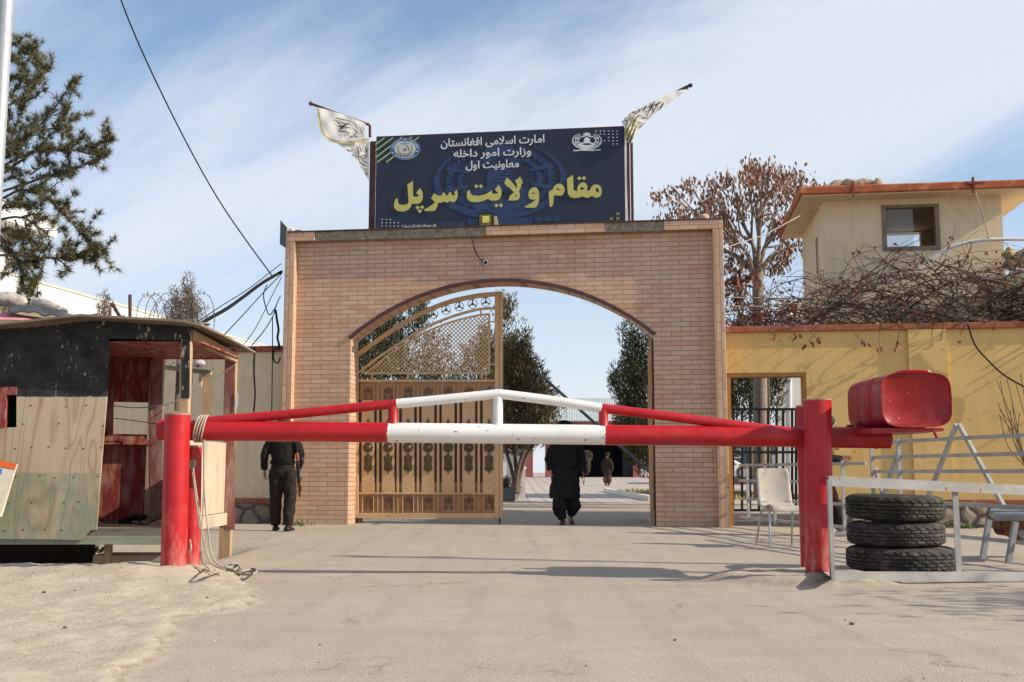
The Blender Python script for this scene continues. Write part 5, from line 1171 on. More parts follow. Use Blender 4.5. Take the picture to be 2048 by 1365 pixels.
for a, b, c, d in ((wx0, wx0 + fwid, wz0, wz1), (wx1 - fwid, wx1, wz0, wz1), (wx0 + fwid, wx1 - fwid, wz0, wz0 + fwid), (wx0 + fwid, wx1 - fwid, wz1 - fwid * .7, wz1)):
    fw.prism(rectp(a, b, c, d, TN + .02), FN * -.12)
fw.build('window_frame', mat('weathered_frame', (.22, .165, .115), .25, 9, .7), tw)
gl = NT('pale_window_pane'); gl.b.inputs['Base Color'].default_value = (.42, .44, .43, 1); gl.b.inputs['Alpha'].default_value = .22; gl.b.inputs['Roughness'].default_value = .05
MB().prism(rectp(wx0 + fwid, wx0 + (wx1 - wx0) * .56, wz0 + fwid, wz1 - .06, TN - .05), FN * -.006).build('pane', gl.m, tw)
# roof slab
M_roofo = mat('orange_roof_paint', (.40, .105, .040), .2, 5, .8, .4, 14, wear=(.52, .22, .11), wt=(.52, .68), ws=5)
ov = .46; rz0, rz1 = tz, tz + .165
rfp = [W(tu0 - ov, 0, TN + ov), W(tu1 + ov * 1.3, 0, TN + ov), W(tu1 + ov * 1.3, 0, nb - ov), W(tu0 - ov, 0, nb - ov)]
q = MB(); q.hexa([p + Vector((0, 0, rz0 + .02)) for p in rfp] + [p + Vector((0, 0, rz1)) for p in rfp]); q.build('roof', M_roofo, tw, bevel=.02)
q = MB(); rfi = [W(tu0 - ov + .05, 0, TN + ov - .05), W(tu1 + ov * 1.3 - .05, 0, TN + ov - .05), W(tu1 + ov * 1.3 - .05, 0, nb - ov + .05), W(tu0 - ov + .05, 0, nb - ov + .05)]
q.hexa([p + Vector((0, 0, rz0 + .0)) for p in rfi] + [p + Vector((0, 0, rz0 + .019)) for p in rfi]); q.build('soffit', M_tower, tw)
for px in (1707, 1948):
    u, z = TW(px, 400, TN + ov + .02); q = MB(); q.prism(rectp(u - .02, u + .02, rz0 - .06, rz1 + .06, TN + ov + .03), FN * -.03)
    if px > 1900: q.prism(rectp(u - .10, u + .18, rz1 - .07, rz1 - .03, TN + ov + .05), FN * -.03)
    q.build('bracket', mat('red_bracket_%d' % px, (.22, .05, .03), .2, 8, .6), tw)
# bags on the tower roof
def bag(px0, py0, px1, py1, n, rad, m, label, fat=1.0, group='sandbags on and beside the watchtower'):
    f_ = plane_map(FA, FB, n); a = f_(px0, py0); b = f_(px1, py1); A_, B2 = W(a[0], a[1], n), W(b[0], b[1], n)
    P = [A_.lerp(B2, i / 8) + Vector((0, 0, .02 * math.sin(i * 1.3))) for i in range(9)]
    q = MB(); q.tube(P, [rad * k for k in (.35, .8, .98, 1.04, 1.0, 1.03, .96, .8, .35)], 14)
    o = q.build('sandbag', m, smooth=70); s = o.modifiers.new('sub', 'SUBSURF'); s.levels = 2; s.render_levels = 2; folds(o, .05, .16); return tag(o, label, 'sandbag', group)
nr = TN + .1
bag(1640, 384, 1688, 364, nr, .085, M_burlap, 'grey sandbag sloping down at the left end of the tower roof heap')
bag(1684, 379, 1750, 379, nr, .075, M_burlap, 'lower flat sandbag in the middle of the tower roof heap')
bag(1684, 368, 1750, 367, nr + .02, .085, M_burlap, 'upper flat sandbag in the middle of the tower roof heap')
bag(1750, 360, 1764, 384, nr + .04, .10, M_burlap, 'upright sandbag leaning at the right of the tower roof heap')
bag(1760, 378, 1800, 384, nr + .04, .06, M_burlap, 'thin sandbag end lying right of the upright one on the tower roof')
M_bag2 = mat('ochre_sandbag_cloth', (.40, .29, .14), .2, 12, .95, .5, 90)
rb_ = -2.2
bag(2010, 528, 2036, 532, rb_, .10, M_bag2, 'small yellowish sandbag lowest beside the tower right wall')
bag(2012, 500, 2022, 516, rb_, .11, M_bag2, 'yellowish upright sandbag against the tower right wall')
bag(2030, 520, 2075, 515, rb_, .17, M_burlap, 'big grey sandbag at the right edge of the photo beside the tower')
pw_ = plane_map(FA, FB, rb_); pu = pw_(2007, 545); 
pwo = MB(); pwo.prism(rectp(tu1 + .01, tu1 + 3, 0, pu[1], rb_ + .25), FN * -.6); tag(pwo.build('parapet_wall', M_tower), 'low cream parapet right of the watchtower carrying sandbags', 'wall')
q = MB(); mm = plane_map(FA, FB, TN + .25)
def MW(px, py, n=TN + .25): u, z = plane_map(FA, FB, n)(px, py); return W(u, z, n)
q.tube(cr([MW(1780, 566), MW(1830, 545), MW(1870, 515), MW(1905, 494), MW(1950, 483), MW(2000, 479), MW(2080, 480)], 7), .032, 10); tag(q.build('white_pipe', mat('white_plastic_pipe', (.68, .66, .62), .06, 5, .5), smooth=60), 'white plastic pipe curving across the front of the watchtower', 'pipe')
q = MB(); q.tube(cr([MW(1951, 384, TN + ov + .06), MW(1962, 420, TN + ov), MW(1972, 455, TN + .35), MW(1979, 484)], 5), .010, 6); tag(q.build('cord', M_rope, smooth=60), 'pale cord holding the white pipe from the tower roof edge', 'cord')
q = MB(); q.tube([MW(1450, 496, -.5), MW(1530, 470, -1.2), MW(1600, 432, TN + .5)], .010, 6); tag(q.build('overhead_cable', M_rope), 'pale thin line from the gateway to the tower roof corner', 'cable')
for y, k in ((595, 0), (612, 1)):
    q = MB(); q.tube([MW(1449, y, -.6), MW(1650, y + 4, -1.2)], .009, 6); tag(q.build('trellis_wire', M_rope), ('upper' if not k else 'lower') + ' pale trellis wire between gateway and vine tangle', 'wire')

# ------------------------------------------------------------------ plants
def leafmat(name, a, b, rough=.75, tr=.15):
    t = NT(name); g = t.N.new('ShaderNodeNewGeometry'); c = t.ramp(g.outputs['Random Per Island'], .0, 1.0, a, b)
    c = t.mix(t.mth('MULTIPLY', t.ramp(t.noise(1.3, 4, .6), .42, .62), .45), c, (a[0] * 1.9, a[1] * 1.25, a[2] * .9)); return t.done(c, rough, 0, .25)
M_pine = leafmat('pine_needles', (.075, .080, .036), (.18, .175, .085)); M_bark = mat('grey_brown_bark', (.135, .10, .075), .35, 14, .95, .8, 30)
M_junip = leafmat('juniper_sprays', (.060, .058, .028), (.20, .17, .085)); M_junip2 = leafmat('dark_juniper_sprays', (.036, .044, .022), (.11, .115, .055))
M_dry = leafmat('dry_brown_leaves', (.16, .088, .052), (.36, .225, .14)); M_drybark = mat('pale_grey_bark', (.24, .195, .155), .3, 14, .95, .6, 30)
M_drygrey = leafmat('dry_grey_brown_sprays', (.09, .065, .05), (.22, .165, .13)); M_vine = mat('vine_stems', (.095, .060, .044), .45, 3, .9, .5, 40); M_vinel = leafmat('dead_vine_leaves', (.15, .055, .030), (.28, .125, .07)); M_weed = leafmat('green_weed', (.05, .09, .025), (.10, .15, .045))
def rv(s=1.0): return Vector((rnd.gauss(0, s), rnd.gauss(0, s), rnd.gauss(0, s)))
def card(mb, c, d, L, w_):
    d = d.normalized(); s = d.cross(rv()).normalized() * (w_ / 2); mb.add([c - s * .3, c + d * L * .5 - s, c + d * L, c + d * L * .5 + s], [(0, 1, 2, 3)])
# pine
pine = thing('pine_tree', 'green pine with long needle tufts rising behind the guard hut at the far left', 'tree', (at(-70, 900, 17).x, 17, 0))
PY = 17.0
tk = MB(); tk.tube(cr([(pine.location.x, PY, -.2), at(-68, 700, PY), at(-55, 450, PY), at(-38, 250, PY), at(-15, 110, PY), at(0, 40, PY)], 6), [.24, .23, .22, .21, .2, .19, .19, .18, .18, .17, .17, .16, .15, .15, .14, .13, .13, .12, .12, .11, .1, .1, .09, .08, .07, .07, .06, .05, .04, .04, .03][:31], 12)
tk.build('trunk', M_bark, pine, smooth=60)
limbs = [
 [(-20, 130), (10, 120), (40, 108), (60, 98)], [(-30, 230), (20, 210), (55, 185), (78, 155), (72, 110)], [(10, 205), (50, 150), (30, 115)], [(55, 185), (88, 150), (95, 135)], [(40, 205), (70, 195), (90, 175)],
 [(-40, 300), (10, 290), (50, 275), (85, 245), (118, 205), (140, 172), (152, 160)], [(85, 260), (110, 255), (128, 235), (132, 210)], [(60, 275), (90, 240), (95, 225)],
 [(-45, 330), (0, 318), (30, 305), (60, 270), (70, 235)], [(-45, 345), (20, 325), (70, 300), (100, 300)], [(20, 280), (40, 235), (45, 215)], [(10, 260), (20, 235), (12, 222)],
 [(-45, 380), (10, 345), (45, 320), (80, 300), (130, 302), (175, 295), (212, 282), (220, 278)], [(120, 302), (150, 285), (170, 270)], [(150, 300), (185, 310), (205, 305)],
 [(-50, 400), (30, 375), (80, 358), (110, 348), (150, 338), (185, 322), (205, 312)], [(90, 355), (140, 350), (135, 335)], [(60, 350), (90, 330), (110, 328)],
 [(-50, 420), (0, 400), (45, 380), (90, 395), (130, 430), (160, 462), (180, 485), (190, 495)], [(100, 402), (120, 405), (135, 410)], [(150, 455), (175, 462), (190, 470)], [(180, 485), (190, 505), (185, 520)], [(185, 488), (205, 495), (208, 510)], [(60, 385), (85, 380), (110, 385)],
 [(-55, 460), (0, 440), (40, 435), (70, 450), (85, 480), (88, 520), (78, 555), (60, 585), (52, 605)], [(40, 437), (60, 430), (85, 440)], [(70, 450), (95, 470), (100, 500)], [(30, 440), (45, 480), (50, 520)], [(10, 445), (20, 480), (30, 510)], [(50, 445), (65, 500), (70, 530)],
 [(-50, 510), (40, 512), (95, 517), (140, 514), (175, 508)], [(110, 516), (130, 530), (135, 540)], [(120, 516), (130, 500), (145, 505)], [(150, 512), (180, 520), (200, 508)], [(-55, 480), (0, 490), (40, 530), (45, 560)], [(0, 470), (15, 500), (10, 540)], [(-40, 270), (0, 260), (25, 258)], [(-40, 200), (0, 180), (20, 160)], [(-50, 360), (0, 365), (40, 350)], [(-20, 430), (15, 415), (50, 412)], [(0, 400), (35, 410), (60, 415)],
 [(-10, 110), (15, 95), (35, 85)], [(-10, 150), (20, 160), (45, 150)], [(-30, 340), (15, 335), (35, 345)], [(-50, 455), (10, 460), (35, 470)]]
lb_m = MB(); nd = MB()
def tufts(P, step, start, dens0):
    n = len(P); tot = sum((P[i + 1] - P[i]).length for i in range(n - 1)); N_ = max(2, int(tot / step))
    for k in range(N_):
        f_ = k / (N_ - 1)
        if f_ < start: continue
        j = min(int(f_ * (n - 1)), n - 2); c = P[j].lerp(P[j + 1], f_ * (n - 1) - j); d = (P[j + 1] - P[j]).normalized()
        dens = dens0 * (1.4 if f_ > .8 else (1 if mnoise.noise(c * 1.8) > -.25 else .4)); c = c + rv(.022)
        for q_ in range(int(27 * dens)):
            dd = (d * rnd.uniform(.3, 1.1) + rv(.55) + Vector((0, 0, .15))).normalized(); L2 = rnd.uniform(.09, .17)
            s = dd.cross(rv()).normalized() * .0052; nd.add([c - s, c + s, c + dd * L2], [(0, 1, 2)])
for li, L_ in enumerate(limbs):
    dy = rnd.uniform(-.8, .8) if li % 3 else rnd.uniform(-.2, .2); P = cr([at(x, y, PY + dy * i / len(L_)) for i, (x, y) in enumerate(L_)], 5); n = len(P)
    lb_m.tube(P, [.024 * (1 - .75 * i / n) * (1 if len(L_) > 4 else .6) for i in range(n)], 6)
    tufts(P, .04, .28 if len(L_) > 4 else .12, 1.0)
    for k in range(2 if len(L_) < 4 else 9):          # side twigs
        j = rnd.randrange(int(n * .2), n - 1); d = (P[j + 1] - P[j]).normalized(); t_ = (d * .8 + rv(.6) + Vector((0, 0, .25))).normalized() * rnd.uniform(.22, .46)
        if (P[j] + t_).x > P[-1].x + .15 and len(L_) > 4: continue
        T_ = cr([P[j], P[j] + t_ * .5 + rv(.02), P[j] + t_], 3); lb_m.tube(T_, [.008, .007, .006, .005, .005, .004, .003][:len(T_)], 4); tufts(T_, .045, .15, 1.0)
lb_m.build('branches', M_bark, pine, smooth=60); nd.build('needles', M_pine, pine)
cn_ = MB()
for x, y in ((92, 300), (95, 305), (128, 418), (133, 424), (137, 414), (118, 512), (60, 470)): cn_.ball(at(x, y, PY - .1), .045, 8, 6, (.8, .8, 1.2))
cn_.build('cones', M_bark, pine, smooth=50)
# junipers: upswept sprays in clumps
def conifer(name, label, px, Y, zbase, outline, m, n, sz, trunks=(), group='dark conifers in the yard behind the gateway', dens_noise=1.3):
    """outline: list of (py, px_left, px_right) at distance Y"""
    t = thing(name, label, 'tree', (at(px, 900, Y).x, Y, zbase), 0, group); mb = MB()
    lev = [(at(0, y, Y).z, at(a, y, Y).x, at(b, y, Y).x) for y, a, b in outline]; lev.sort()
    z0, z1 = lev[0][0], lev[-1][0]
    wts = []
    for i in range(200):
        z = z0 + (z1 - z0) * i / 199
        for a, b in zip(lev, lev[1:]):
            if a[0] <= z <= b[0]:
                f_ = (z - a[0]) / max(1e-6, b[0] - a[0]); wts.append((a[1] + (b[1] - a[1]) * f_, a[2] + (b[2] - a[2]) * f_)); break
        else: wts.append((lev[-1][1], lev[-1][2]))
    n = n // 4; k = 0
    while k < n:
        i = rnd.randrange(200); l, r_ = wts[i]
        if rnd.random() > (r_ - l + .08) / max(.01, max(b - a for a, b in wts) + .08): continue
        k += 1; z = z0 + (z1 - z0) * i / 199; hw = (r_ - l) / 2; cx_ = (l + r_) / 2
        rr_ = rnd.random() ** .45; an = rnd.uniform(0, 2 * math.pi)
        lump = 1 + .45 * mnoise.noise(Vector((math.cos(an) * 1.5, math.sin(an) * 1.5, z * dens_noise)))
        c = Vector((cx_ + hw * rr_ * lump * math.cos(an), Y + hw * rr_ * lump * math.sin(an) * .85, z + rnd.uniform(-.1, .1)))
        if mnoise.noise(c * dens_noise) < -.28: continue
        hp = sz * rnd.uniform(3.2, 6.2); lean_ = Vector((math.cos(an) * .30, math.sin(an) * .30, 1)).normalized(); rp_ = sz * rnd.uniform(.8, 1.35)
        for j in range(46):          # one upswept plume of small sprays
            f_ = rnd.random(); a2 = rnd.uniform(0, 6.283); rad = Vector((math.cos(a2), math.sin(a2), 0)); rr2 = rp_ * math.sin(math.pi * min(1, f_ * .85 + .12)) * rnd.random() ** .5
            card(mb, c + lean_ * hp * (f_ - .35) + rad * rr2, lean_ + rad * .55 + rv(.22), sz * rnd.uniform(.5, 1.0), sz * .19)
    mb.build('foliage', m, t)
    if trunks:
        tb = MB()
        for T in trunks: P = cr([at(x, y, Y + d) for x, y, d in T], 4); tb.tube(P, [.06 * Y / 26 * (1 - .6 * i / len(P)) for i in range(len(P))], 8)
        tb.build('trunk', M_bark, t, smooth=60)
    else:
        tb = MB(); tb.tube([(t.location.x, Y, zbase - .3), (t.location.x, Y, z0 + .4 * (z1 - z0)), (t.location.x, Y, z1 - .2 * (z1 - z0))], [.10, .07, .03] if zbase < 1 else [.03, .02, .01], 8); tb.build('trunk', M_bark, t)
    return t
conifer('juniper_tree', 'broad dark conifer behind the left gate leaf reaching the arch', 800, 27, 0, [(598, 800, 830), (630, 755, 858), (660, 700, 868), (700, 690, 878), (740, 690, 905), (790, 700, 925), (860, 705, 930), (960, 715, 920)], M_junip2, 2600, .17)
conifer('juniper_tree', 'middle olive conifer seen through the lattice of the gate leaf', 960, 31, 0, [(608, 1009, 1017), (625, 1002, 1022), (650, 990, 1026), (690, 955, 1030), (720, 930, 1035), (760, 900, 1045), (800, 890, 1050), (870, 900, 1040), (900, 930, 1030)], M_junip, 2400, .16)
conifer('juniper_tree', 'olive brown conifer on several bare stems just right of the gate leaf', 1050, 25.5, 0, [(688, 1030, 1042), (705, 1015, 1050), (730, 1005, 1058), (760, 1003, 1072), (790, 1003, 1092), (815, 1003, 1110), (840, 1003, 1122), (858, 1003, 1120), (885, 1005, 1090), (898, 1015, 1065)], M_junip, 2000, .14,
   [[(1030, 985, 0), (1026, 950, 0), (1012, 900, 0), (1005, 850, .1)], [(1032, 985, .1), (1032, 940, .1), (1028, 890, .1), (1026, 830, .1)], [(1034, 985, 0), (1040, 950, 0), (1054, 912, 0), (1075, 880, 0), (1090, 850, -.1)], [(1031, 985, -.1), (1036, 940, -.1), (1048, 900, -.1), (1056, 860, -.2)], [(1033, 985, 0), (1044, 935, .1), (1066, 900, .1)]])
conifer('juniper_tree', 'dark dense conifer at the right edge of the archway', 1325, 30, 0, [(662, 1296, 1316), (672, 1260, 1330), (680, 1245, 1345), (715, 1236, 1355), (735, 1242, 1360), (760, 1219, 1370), (785, 1222, 1372), (810, 1228, 1372), (840, 1228, 1370), (870, 1240, 1365), (940, 1260, 1350)], M_junip2, 2900, .15)
conifer('juniper_tree', 'dark tree filling the pedestrian doorway behind the green bar gate', 1510, 26, 0, [(660, 1490, 1530), (700, 1450, 1560), (760, 1430, 1560), (830, 1430, 1555), (880, 1440, 1540), (900, 1460, 1530)], M_junip2, 1500, .16, [[(1535, 960, -1), (1537, 850, -1), (1536, 740, -1)], [(1505, 960, 0), (1502, 900, 0), (1500, 800, 0)]])
conifer('dry_shrub', 'small dry brown conifer tip standing left of the pipes behind the guard hut', 208, 15, 2.0, [(598, 206, 211), (610, 204, 214), (622, 201, 218), (640, 199, 218)], M_drygrey, 90, .05, group='dry shrub tips behind the guard hut')
conifer('dry_shrub', 'tall dry brown conifer tip right of the razor wire behind the guard hut', 376, 15, 2.0, [(576, 375, 380), (590, 372, 384), (610, 366, 392), (625, 362, 398), (648, 355, 402)], M_drygrey, 260, .055, group='dry shrub tips behind the guard hut')
conifer('dry_shrub', 'dry brown conifer tip inside the razor wire coil behind the guard hut', 350, 15, 2.0, [(590, 347, 352), (605, 343, 355), (620, 338, 358), (648, 335, 360)], M_drygrey, 150, .05, group='dry shrub tips behind the guard hut')
# withered broadleaf tree behind the gateway
bt = thing('withered_tree', 'tree with withered brown hanging leaves between the gateway and the watchtower', 'tree', (at(1520, 900, 23).x, 23, 0)); BY = 23.0
tb = MB(); lf = MB()
tb.tube(cr([at(1523, 1000, BY), at(1519, 700, BY), at(1517, 640, BY), at(1515, 540, BY)], 5), [.17, .16, .155, .15, .15, .145, .14, .14, .135, .13, .13, .125, .12, .12, .12, .12], 10)
tips = [(1340, 372, .4), (1352, 398, -.4), (1372, 362, .3), (1385, 430, -.5), (1330, 432, .8), (1362, 432, .4), (1410, 402, -.8), (1424, 358, .6), (1440, 418, -.3), (1460, 352, .9), (1472, 385, -.9), (1490, 340, .2), (1508, 326, .8), (1527, 330, -.5), (1545, 335, .5), (1565, 345, -.7), (1588, 338, .6), (1607, 352, -.2), (1612, 380, .6), (1590, 400, -.9), (1560, 395, .9), (1530, 380, 0), (1505, 372, -.6), (1485, 410, .8), (1455, 440, .3), (1465, 470, -.5), (1480, 500, .5), (1460, 520, .9), (1555, 450, .5), (1575, 470, -.4), (1590, 440, .3), (1570, 500, .5), (1600, 480, .2), (1541, 430, -.9), (1620, 405, .4), (1635, 372, .7), (1645, 380, .8), (1420, 395, .2), (1400, 420, .2), (1530, 355, .5), (1575, 365, .2), (1440, 385, .6), (1467, 565, -.3), (1545, 525, .3), (1500, 350, -1), (1555, 370, -1)]
hubs = {}
for x, y, d in tips:
    key = min(range(9), key=lambda i: abs(math.degrees(math.atan2(556 - y, x - 1515)) - (2 + 21 * i)))
    hubs.setdefault(key, []).append((x, y, d))
for key, tl_ in hubs.items():
    hx = sum(t_[0] for t_ in tl_) / len(tl_); hy = sum(t_[1] for t_ in tl_) / len(tl_); hd_ = sum(t_[2] for t_ in tl_) / len(tl_)
    H = cr([at(1515 + (hx - 1515) * .05, 556 - 10 * rnd.random(), BY), at(1515 + (hx - 1515) * .25 + rnd.uniform(-8, 8), 545 + (hy - 545) * .33, BY + hd_ * .3), at(1515 + (hx - 1515) * .58 + rnd.uniform(-6, 6), 545 + (hy - 545) * .60, BY + hd_ * .6)], 5)
    tb.tube(H, [.060 - .028 * i / len(H) for i in range(len(H))], 7)
    for x, y, d in tl_:
        h0 = H[rnd.randrange(len(H) // 2, len(H))]; e = at(x, y, BY + d); P = cr([h0, h0.lerp(e, .45) + rv(.10) - Vector((0, 0, .05)), e - Vector((0, 0, .0))], 6)
        tb.tube(P, [.026 * (1 - .8 * i / len(P)) + .005 for i in range(len(P))], 5)
        for c in [P[-1], P[-1] + Vector((rnd.gauss(0, .14), rnd.gauss(0, .2), rnd.gauss(-.05, .12)))]:
            tb.tube([P[-3], c + Vector((0, 0, .06))], [.008, .004], 4)
            for j in range(rnd.randrange(34, 56)):
                p = c + Vector((rnd.gauss(0, .105), rnd.gauss(0, .11), rnd.gauss(-.10, .12))); card(lf, p, Vector((rnd.gauss(0, .35), rnd.gauss(0, .35), -1)), rnd.uniform(.09, .15), rnd.uniform(.04, .065))
tb.build('trunk', M_drybark, bt, smooth=60); lf.build('crown', M_dry, bt)
# vine tangle along the top of the yellow wall
vn = thing('vine', 'leafless tangled brown vine sprawling along the top of the yellow wall', 'vine', W(10.5, zt2, -.6), FROT)
env = [(7.2, 3.6), (7.8, 4.05), (8.3, 3.95), (9.0, 4.3), (9.8, 4.6), (10.6, 4.75), (11.4, 4.8), (12.2, 4.6), (13.2, 4.5), (16, 4.4)]
def ez(u):
    for a, b in zip(env, env[1:]):
        if a[0] <= u <= b[0]: return a[1] + (b[1] - a[1]) * (u - a[0]) / (b[0] - a[0])
    return 3.5
sv = MB(); lv_ = MB(); zw = zt2 + .0
for k in range(1050):
    u = rnd.uniform(7.3, 14.6) if k % 4 else rnd.uniform(9.5, 14.6); n = rnd.uniform(-1.7, -.35); z = zw + rnd.random() ** 1.5 * (ez(u) - zw) * .7
    du, dn, dz = rnd.uniform(-1, 1), rnd.uniform(-.35, .35), rnd.uniform(.0, .9); P = []
    for i in range(rnd.randrange(8, 18)):
        P.append(W(u, z, n)); u += du * .105; n += dn * .08; z += dz * .085; du += rnd.gauss(0, .22); dn += rnd.gauss(0, .15) - .1 * (n + .9); dz += rnd.gauss(0, .20) - .075
        du = max(-1.3, min(1.3, du)); dz = max(-1.0, min(1.0, dz))
        if z > ez(u): dz = -abs(dz) * .7
        if z < zw + .02: z = zw + .02 + .03 * rnd.random(); dz = abs(dz) * .4
        n = max(-2.1, min(-.2, n))
    r0 = rnd.choice((.004, .0045, .005, .006, .007, .008, .010)) if k % 8 else rnd.choice((.012, .015, .020))
    sv.tube(P, [r0 * (1 - .55 * i / len(P)) for i in range(len(P))], 5)
    if rnd.random() < .5:
        for j in range(rnd.randrange(1, 4)):
            p = rnd.choice(P[2:])
            for _ in range(rnd.randrange(1, 4)): card(lv_, p + rv(.02), Vector((rnd.gauss(0, .6), rnd.gauss(0, .6), -.7)), rnd.uniform(.05, .10), rnd.uniform(.035, .06))
for k in range(16):  # tall arching shoots and hanging ends
    u = rnd.uniform(7.5, 14); n = rnd.uniform(-1.2, -.4); z = zw + .2; P = []; du = rnd.uniform(-1, 1); dz = 1
    for i in range(16):
        P.append(W(u, z, n)); u += du * .10; z += dz * .12; dz -= .11; du *= 1.02
        if z < zw + .05: break
    if len(P) > 3: sv.tube(P, .006, 4)
for x, y1, bend in ((1560, 668, 30), (1600, 680, 40), (1645, 685, -30), (1690, 688, 40), (1755, 695, 5), (1800, 690, -6), (1860, 682, 6), (1880, 700, 3), (1983, 678, 4), (1530, 672, 20), (1925, 675, -5)):
    a = W(ym_(x, 650)[0], zt2 + .08, -.4); m_ = at(x + bend * .6, (650 + y1) / 2 + 4, 16.75); e = at(x + bend, y1, 16.8); P = cr([a, W(ym_(x + 4, 650)[0], zt2 + .03, -.17), m_, e], 5); sv.tube(P, [.008 - .0003 * i for i in range(len(P))], 5)
    for j in range(5): card(lv_, P[-1] + rv(.03), Vector((rnd.gauss(0, .5), rnd.gauss(0, .4), -1)), .10, .055)
for k in range(10):  # leaves and shoots beside the gateway edge
    x = rnd.uniform(1452, 1500); P = cr([W(7.4 + rnd.random() * .6, zw + .05, -.5 - rnd.random()), at(x, 600 - 60 * rnd.random(), 18.2), at(x + rnd.uniform(-20, 30), 520 + 60 * rnd.random(), 18.3)], 6); sv.tube(P, .007, 4)
    for j in range(12):
        p = rnd.choice(P[4:])
        for _ in range(2): card(lv_, p + rv(.03), Vector((rnd.gauss(0, .5), rnd.gauss(0, .5), -.9)), .10, .06)
sv.build('stems', M_vine, vn); lv_.build('leaves', M_vinel, vn)
tg = MB()
for k in range(90):
    u = rnd.uniform(11.4, 15.5); z = zw + rnd.random() * .55; P = [W(u + i * .16, z + rnd.gauss(0, .05), -.9 + rnd.gauss(0, .35)) for i in range(9)]; tg.tube(P, .012, 4)
tg.build('old_stems', mat('blackened_old_stems', (.045, .033, .027), .3, 6, .95), vn)
# bare shrub by the yellow wall, weeds
q = MB(); base = gnd(2062, 1000)
for k in range(12):
    e = at(1990 + 55 * rnd.random(), 745 + 95 * rnd.random(), 16.2); b0 = at(2052, 935, 16.2); q.tube(cr([b0, b0.lerp(e, .5) + rv(.06), e], 5), .006, 4)
tag(q.build('bare_twigs', M_vine), 'bare thin twigs in front of the yellow wall at the right edge', 'twigs')
def weed(px, py, n, h, label):
    q = MB(); c = gnd(px, py)
    for k in range(n):
        b0 = c + Vector((rnd.gauss(0, h * .9), rnd.gauss(0, .12), -.01)); card(q, b0, Vector((rnd.gauss(0, .6), rnd.gauss(0, .6), 1)), h * rnd.uniform(.5, 1.2), h * .18)
    tag(q.build('weed', M_weed), label, 'weed')
weed(590, 1052, 60, .12, 'tuft of green weed behind the feet of the armed guard'); weed(755, 1049, 50, .05, 'low flat green weed under the left gate leaf'); weed(1925, 1057, 90, .12, 'green weed growing along the foot of the yellow wall')
weed(178, 1106, 80, .10, 'straggly green weed in the ditch under the guard hut')
# ------------------------------------------------------------------ white pipe fences
def fp_(Y): return Vector((3.62 + (17 - Y) * .212, Y, 0))
def fence(name_label, rails, posts, braces, Y0, Y1, w_=.040):
    f = thing('pipe_fence', name_label, 'fence', fp_((Y0 + Y1) / 2)); 
    for za, zb_ in rails:
        q = MB(); a, b = fp_(Y0), fp_(Y1); a.z, b.z = za, zb_; q.bar(a, b, .03, w_); q.build('rail', M_fencewhite, f)
    for Y, z0, z1 in posts:
        q = MB(); a, b = fp_(Y) + Vector((-.032, 0, z0)), fp_(Y) + Vector((-.032, 0, z1)); q.bar(a, b, w_, .034, (0, 1, 0)); q.build('upright', M_fencewhite, f)
    for Ya, za, Yb, zb_ in braces:
        q = MB(); a, b = fp_(Ya) + Vector((.035, 0, za)), fp_(Yb) + Vector((.035 + .02, 0, zb_)); q.bar(a, b, .05, .034, (1, 0, 0)); q.build('brace', M_fencewhite, f)
    return f
fence('low white pipe fence running from the doorway to behind the red posts', [(.96, .96), (.72, .72), (.44, .44), (.15, .15)], [(16.75, .1, .98), (15.85, .1, 1.1), (14.9, .1, 1.0), (13.9, .1, 1.0)], [], 17.1, 13.4)
fence('taller white pipe fence with slanting braces along the yellow wall side', [(1.21, 1.21), (1.03, 1.03), (.86, .86), (.52, .50), (.18, .16)], [(12.62, .5, 1.24), (9.6, 0, 1.22), (13.2, .05, 1.22)], [(11.62, 1.36, 12.25, .55), (11.58, 1.36, 10.95, .50), (12.72, 1.12, 13.15, .55), (13.25, .9, 13.0, .2)], 13.25, 8.8)
ff = thing('pipe_fence', 'front white angle iron fence frame standing on the ground before the tyres', 'fence', gnd(1850, 1156))
A_, B2 = gnd(1664, 1157, .05), gnd(2048, 1163); A_.z = .03; d_ = (B2 - A_).normalized(); Bx = B2 + d_ * 1.4
zt_f = at(1664, 962, A_.y).z
q = MB(); q.bar(A_ + Vector((0, 0, zt_f - .035)), Bx + Vector((0, 0, at(2048, 982, B2.y).z - .035)), .012, .07); q.bar(A_ + Vector((0, .03, zt_f + .004)), Bx + Vector((0, .03, at(2048, 982, B2.y).z + .004)), .07, .008); q.build('top_rail', M_fencewhite, ff)
q = MB(); q.bar(A_ + Vector((0, 0, .035)), Bx + Vector((0, 0, .035)), .04, .07); q.build('bottom_rail', M_fencewhite, ff)
for px in (1664, 1891, 2075):
    t_ = (gnd(px, 1158).x - A_.x) / d_.x; p = (A_ if px < 1700 else A_ + d_ * t_) + Vector((0, .022 if px > 1700 else -.012, 0)); q = MB(); q.bar(p + Vector((0, 0, .0)), p + Vector((0, 0, zt_f - .02)), .045 if px > 1700 else .030, .012 if px > 1700 else .04, (0, 1, 0)); q.build('upright', M_fencewhite, ff)
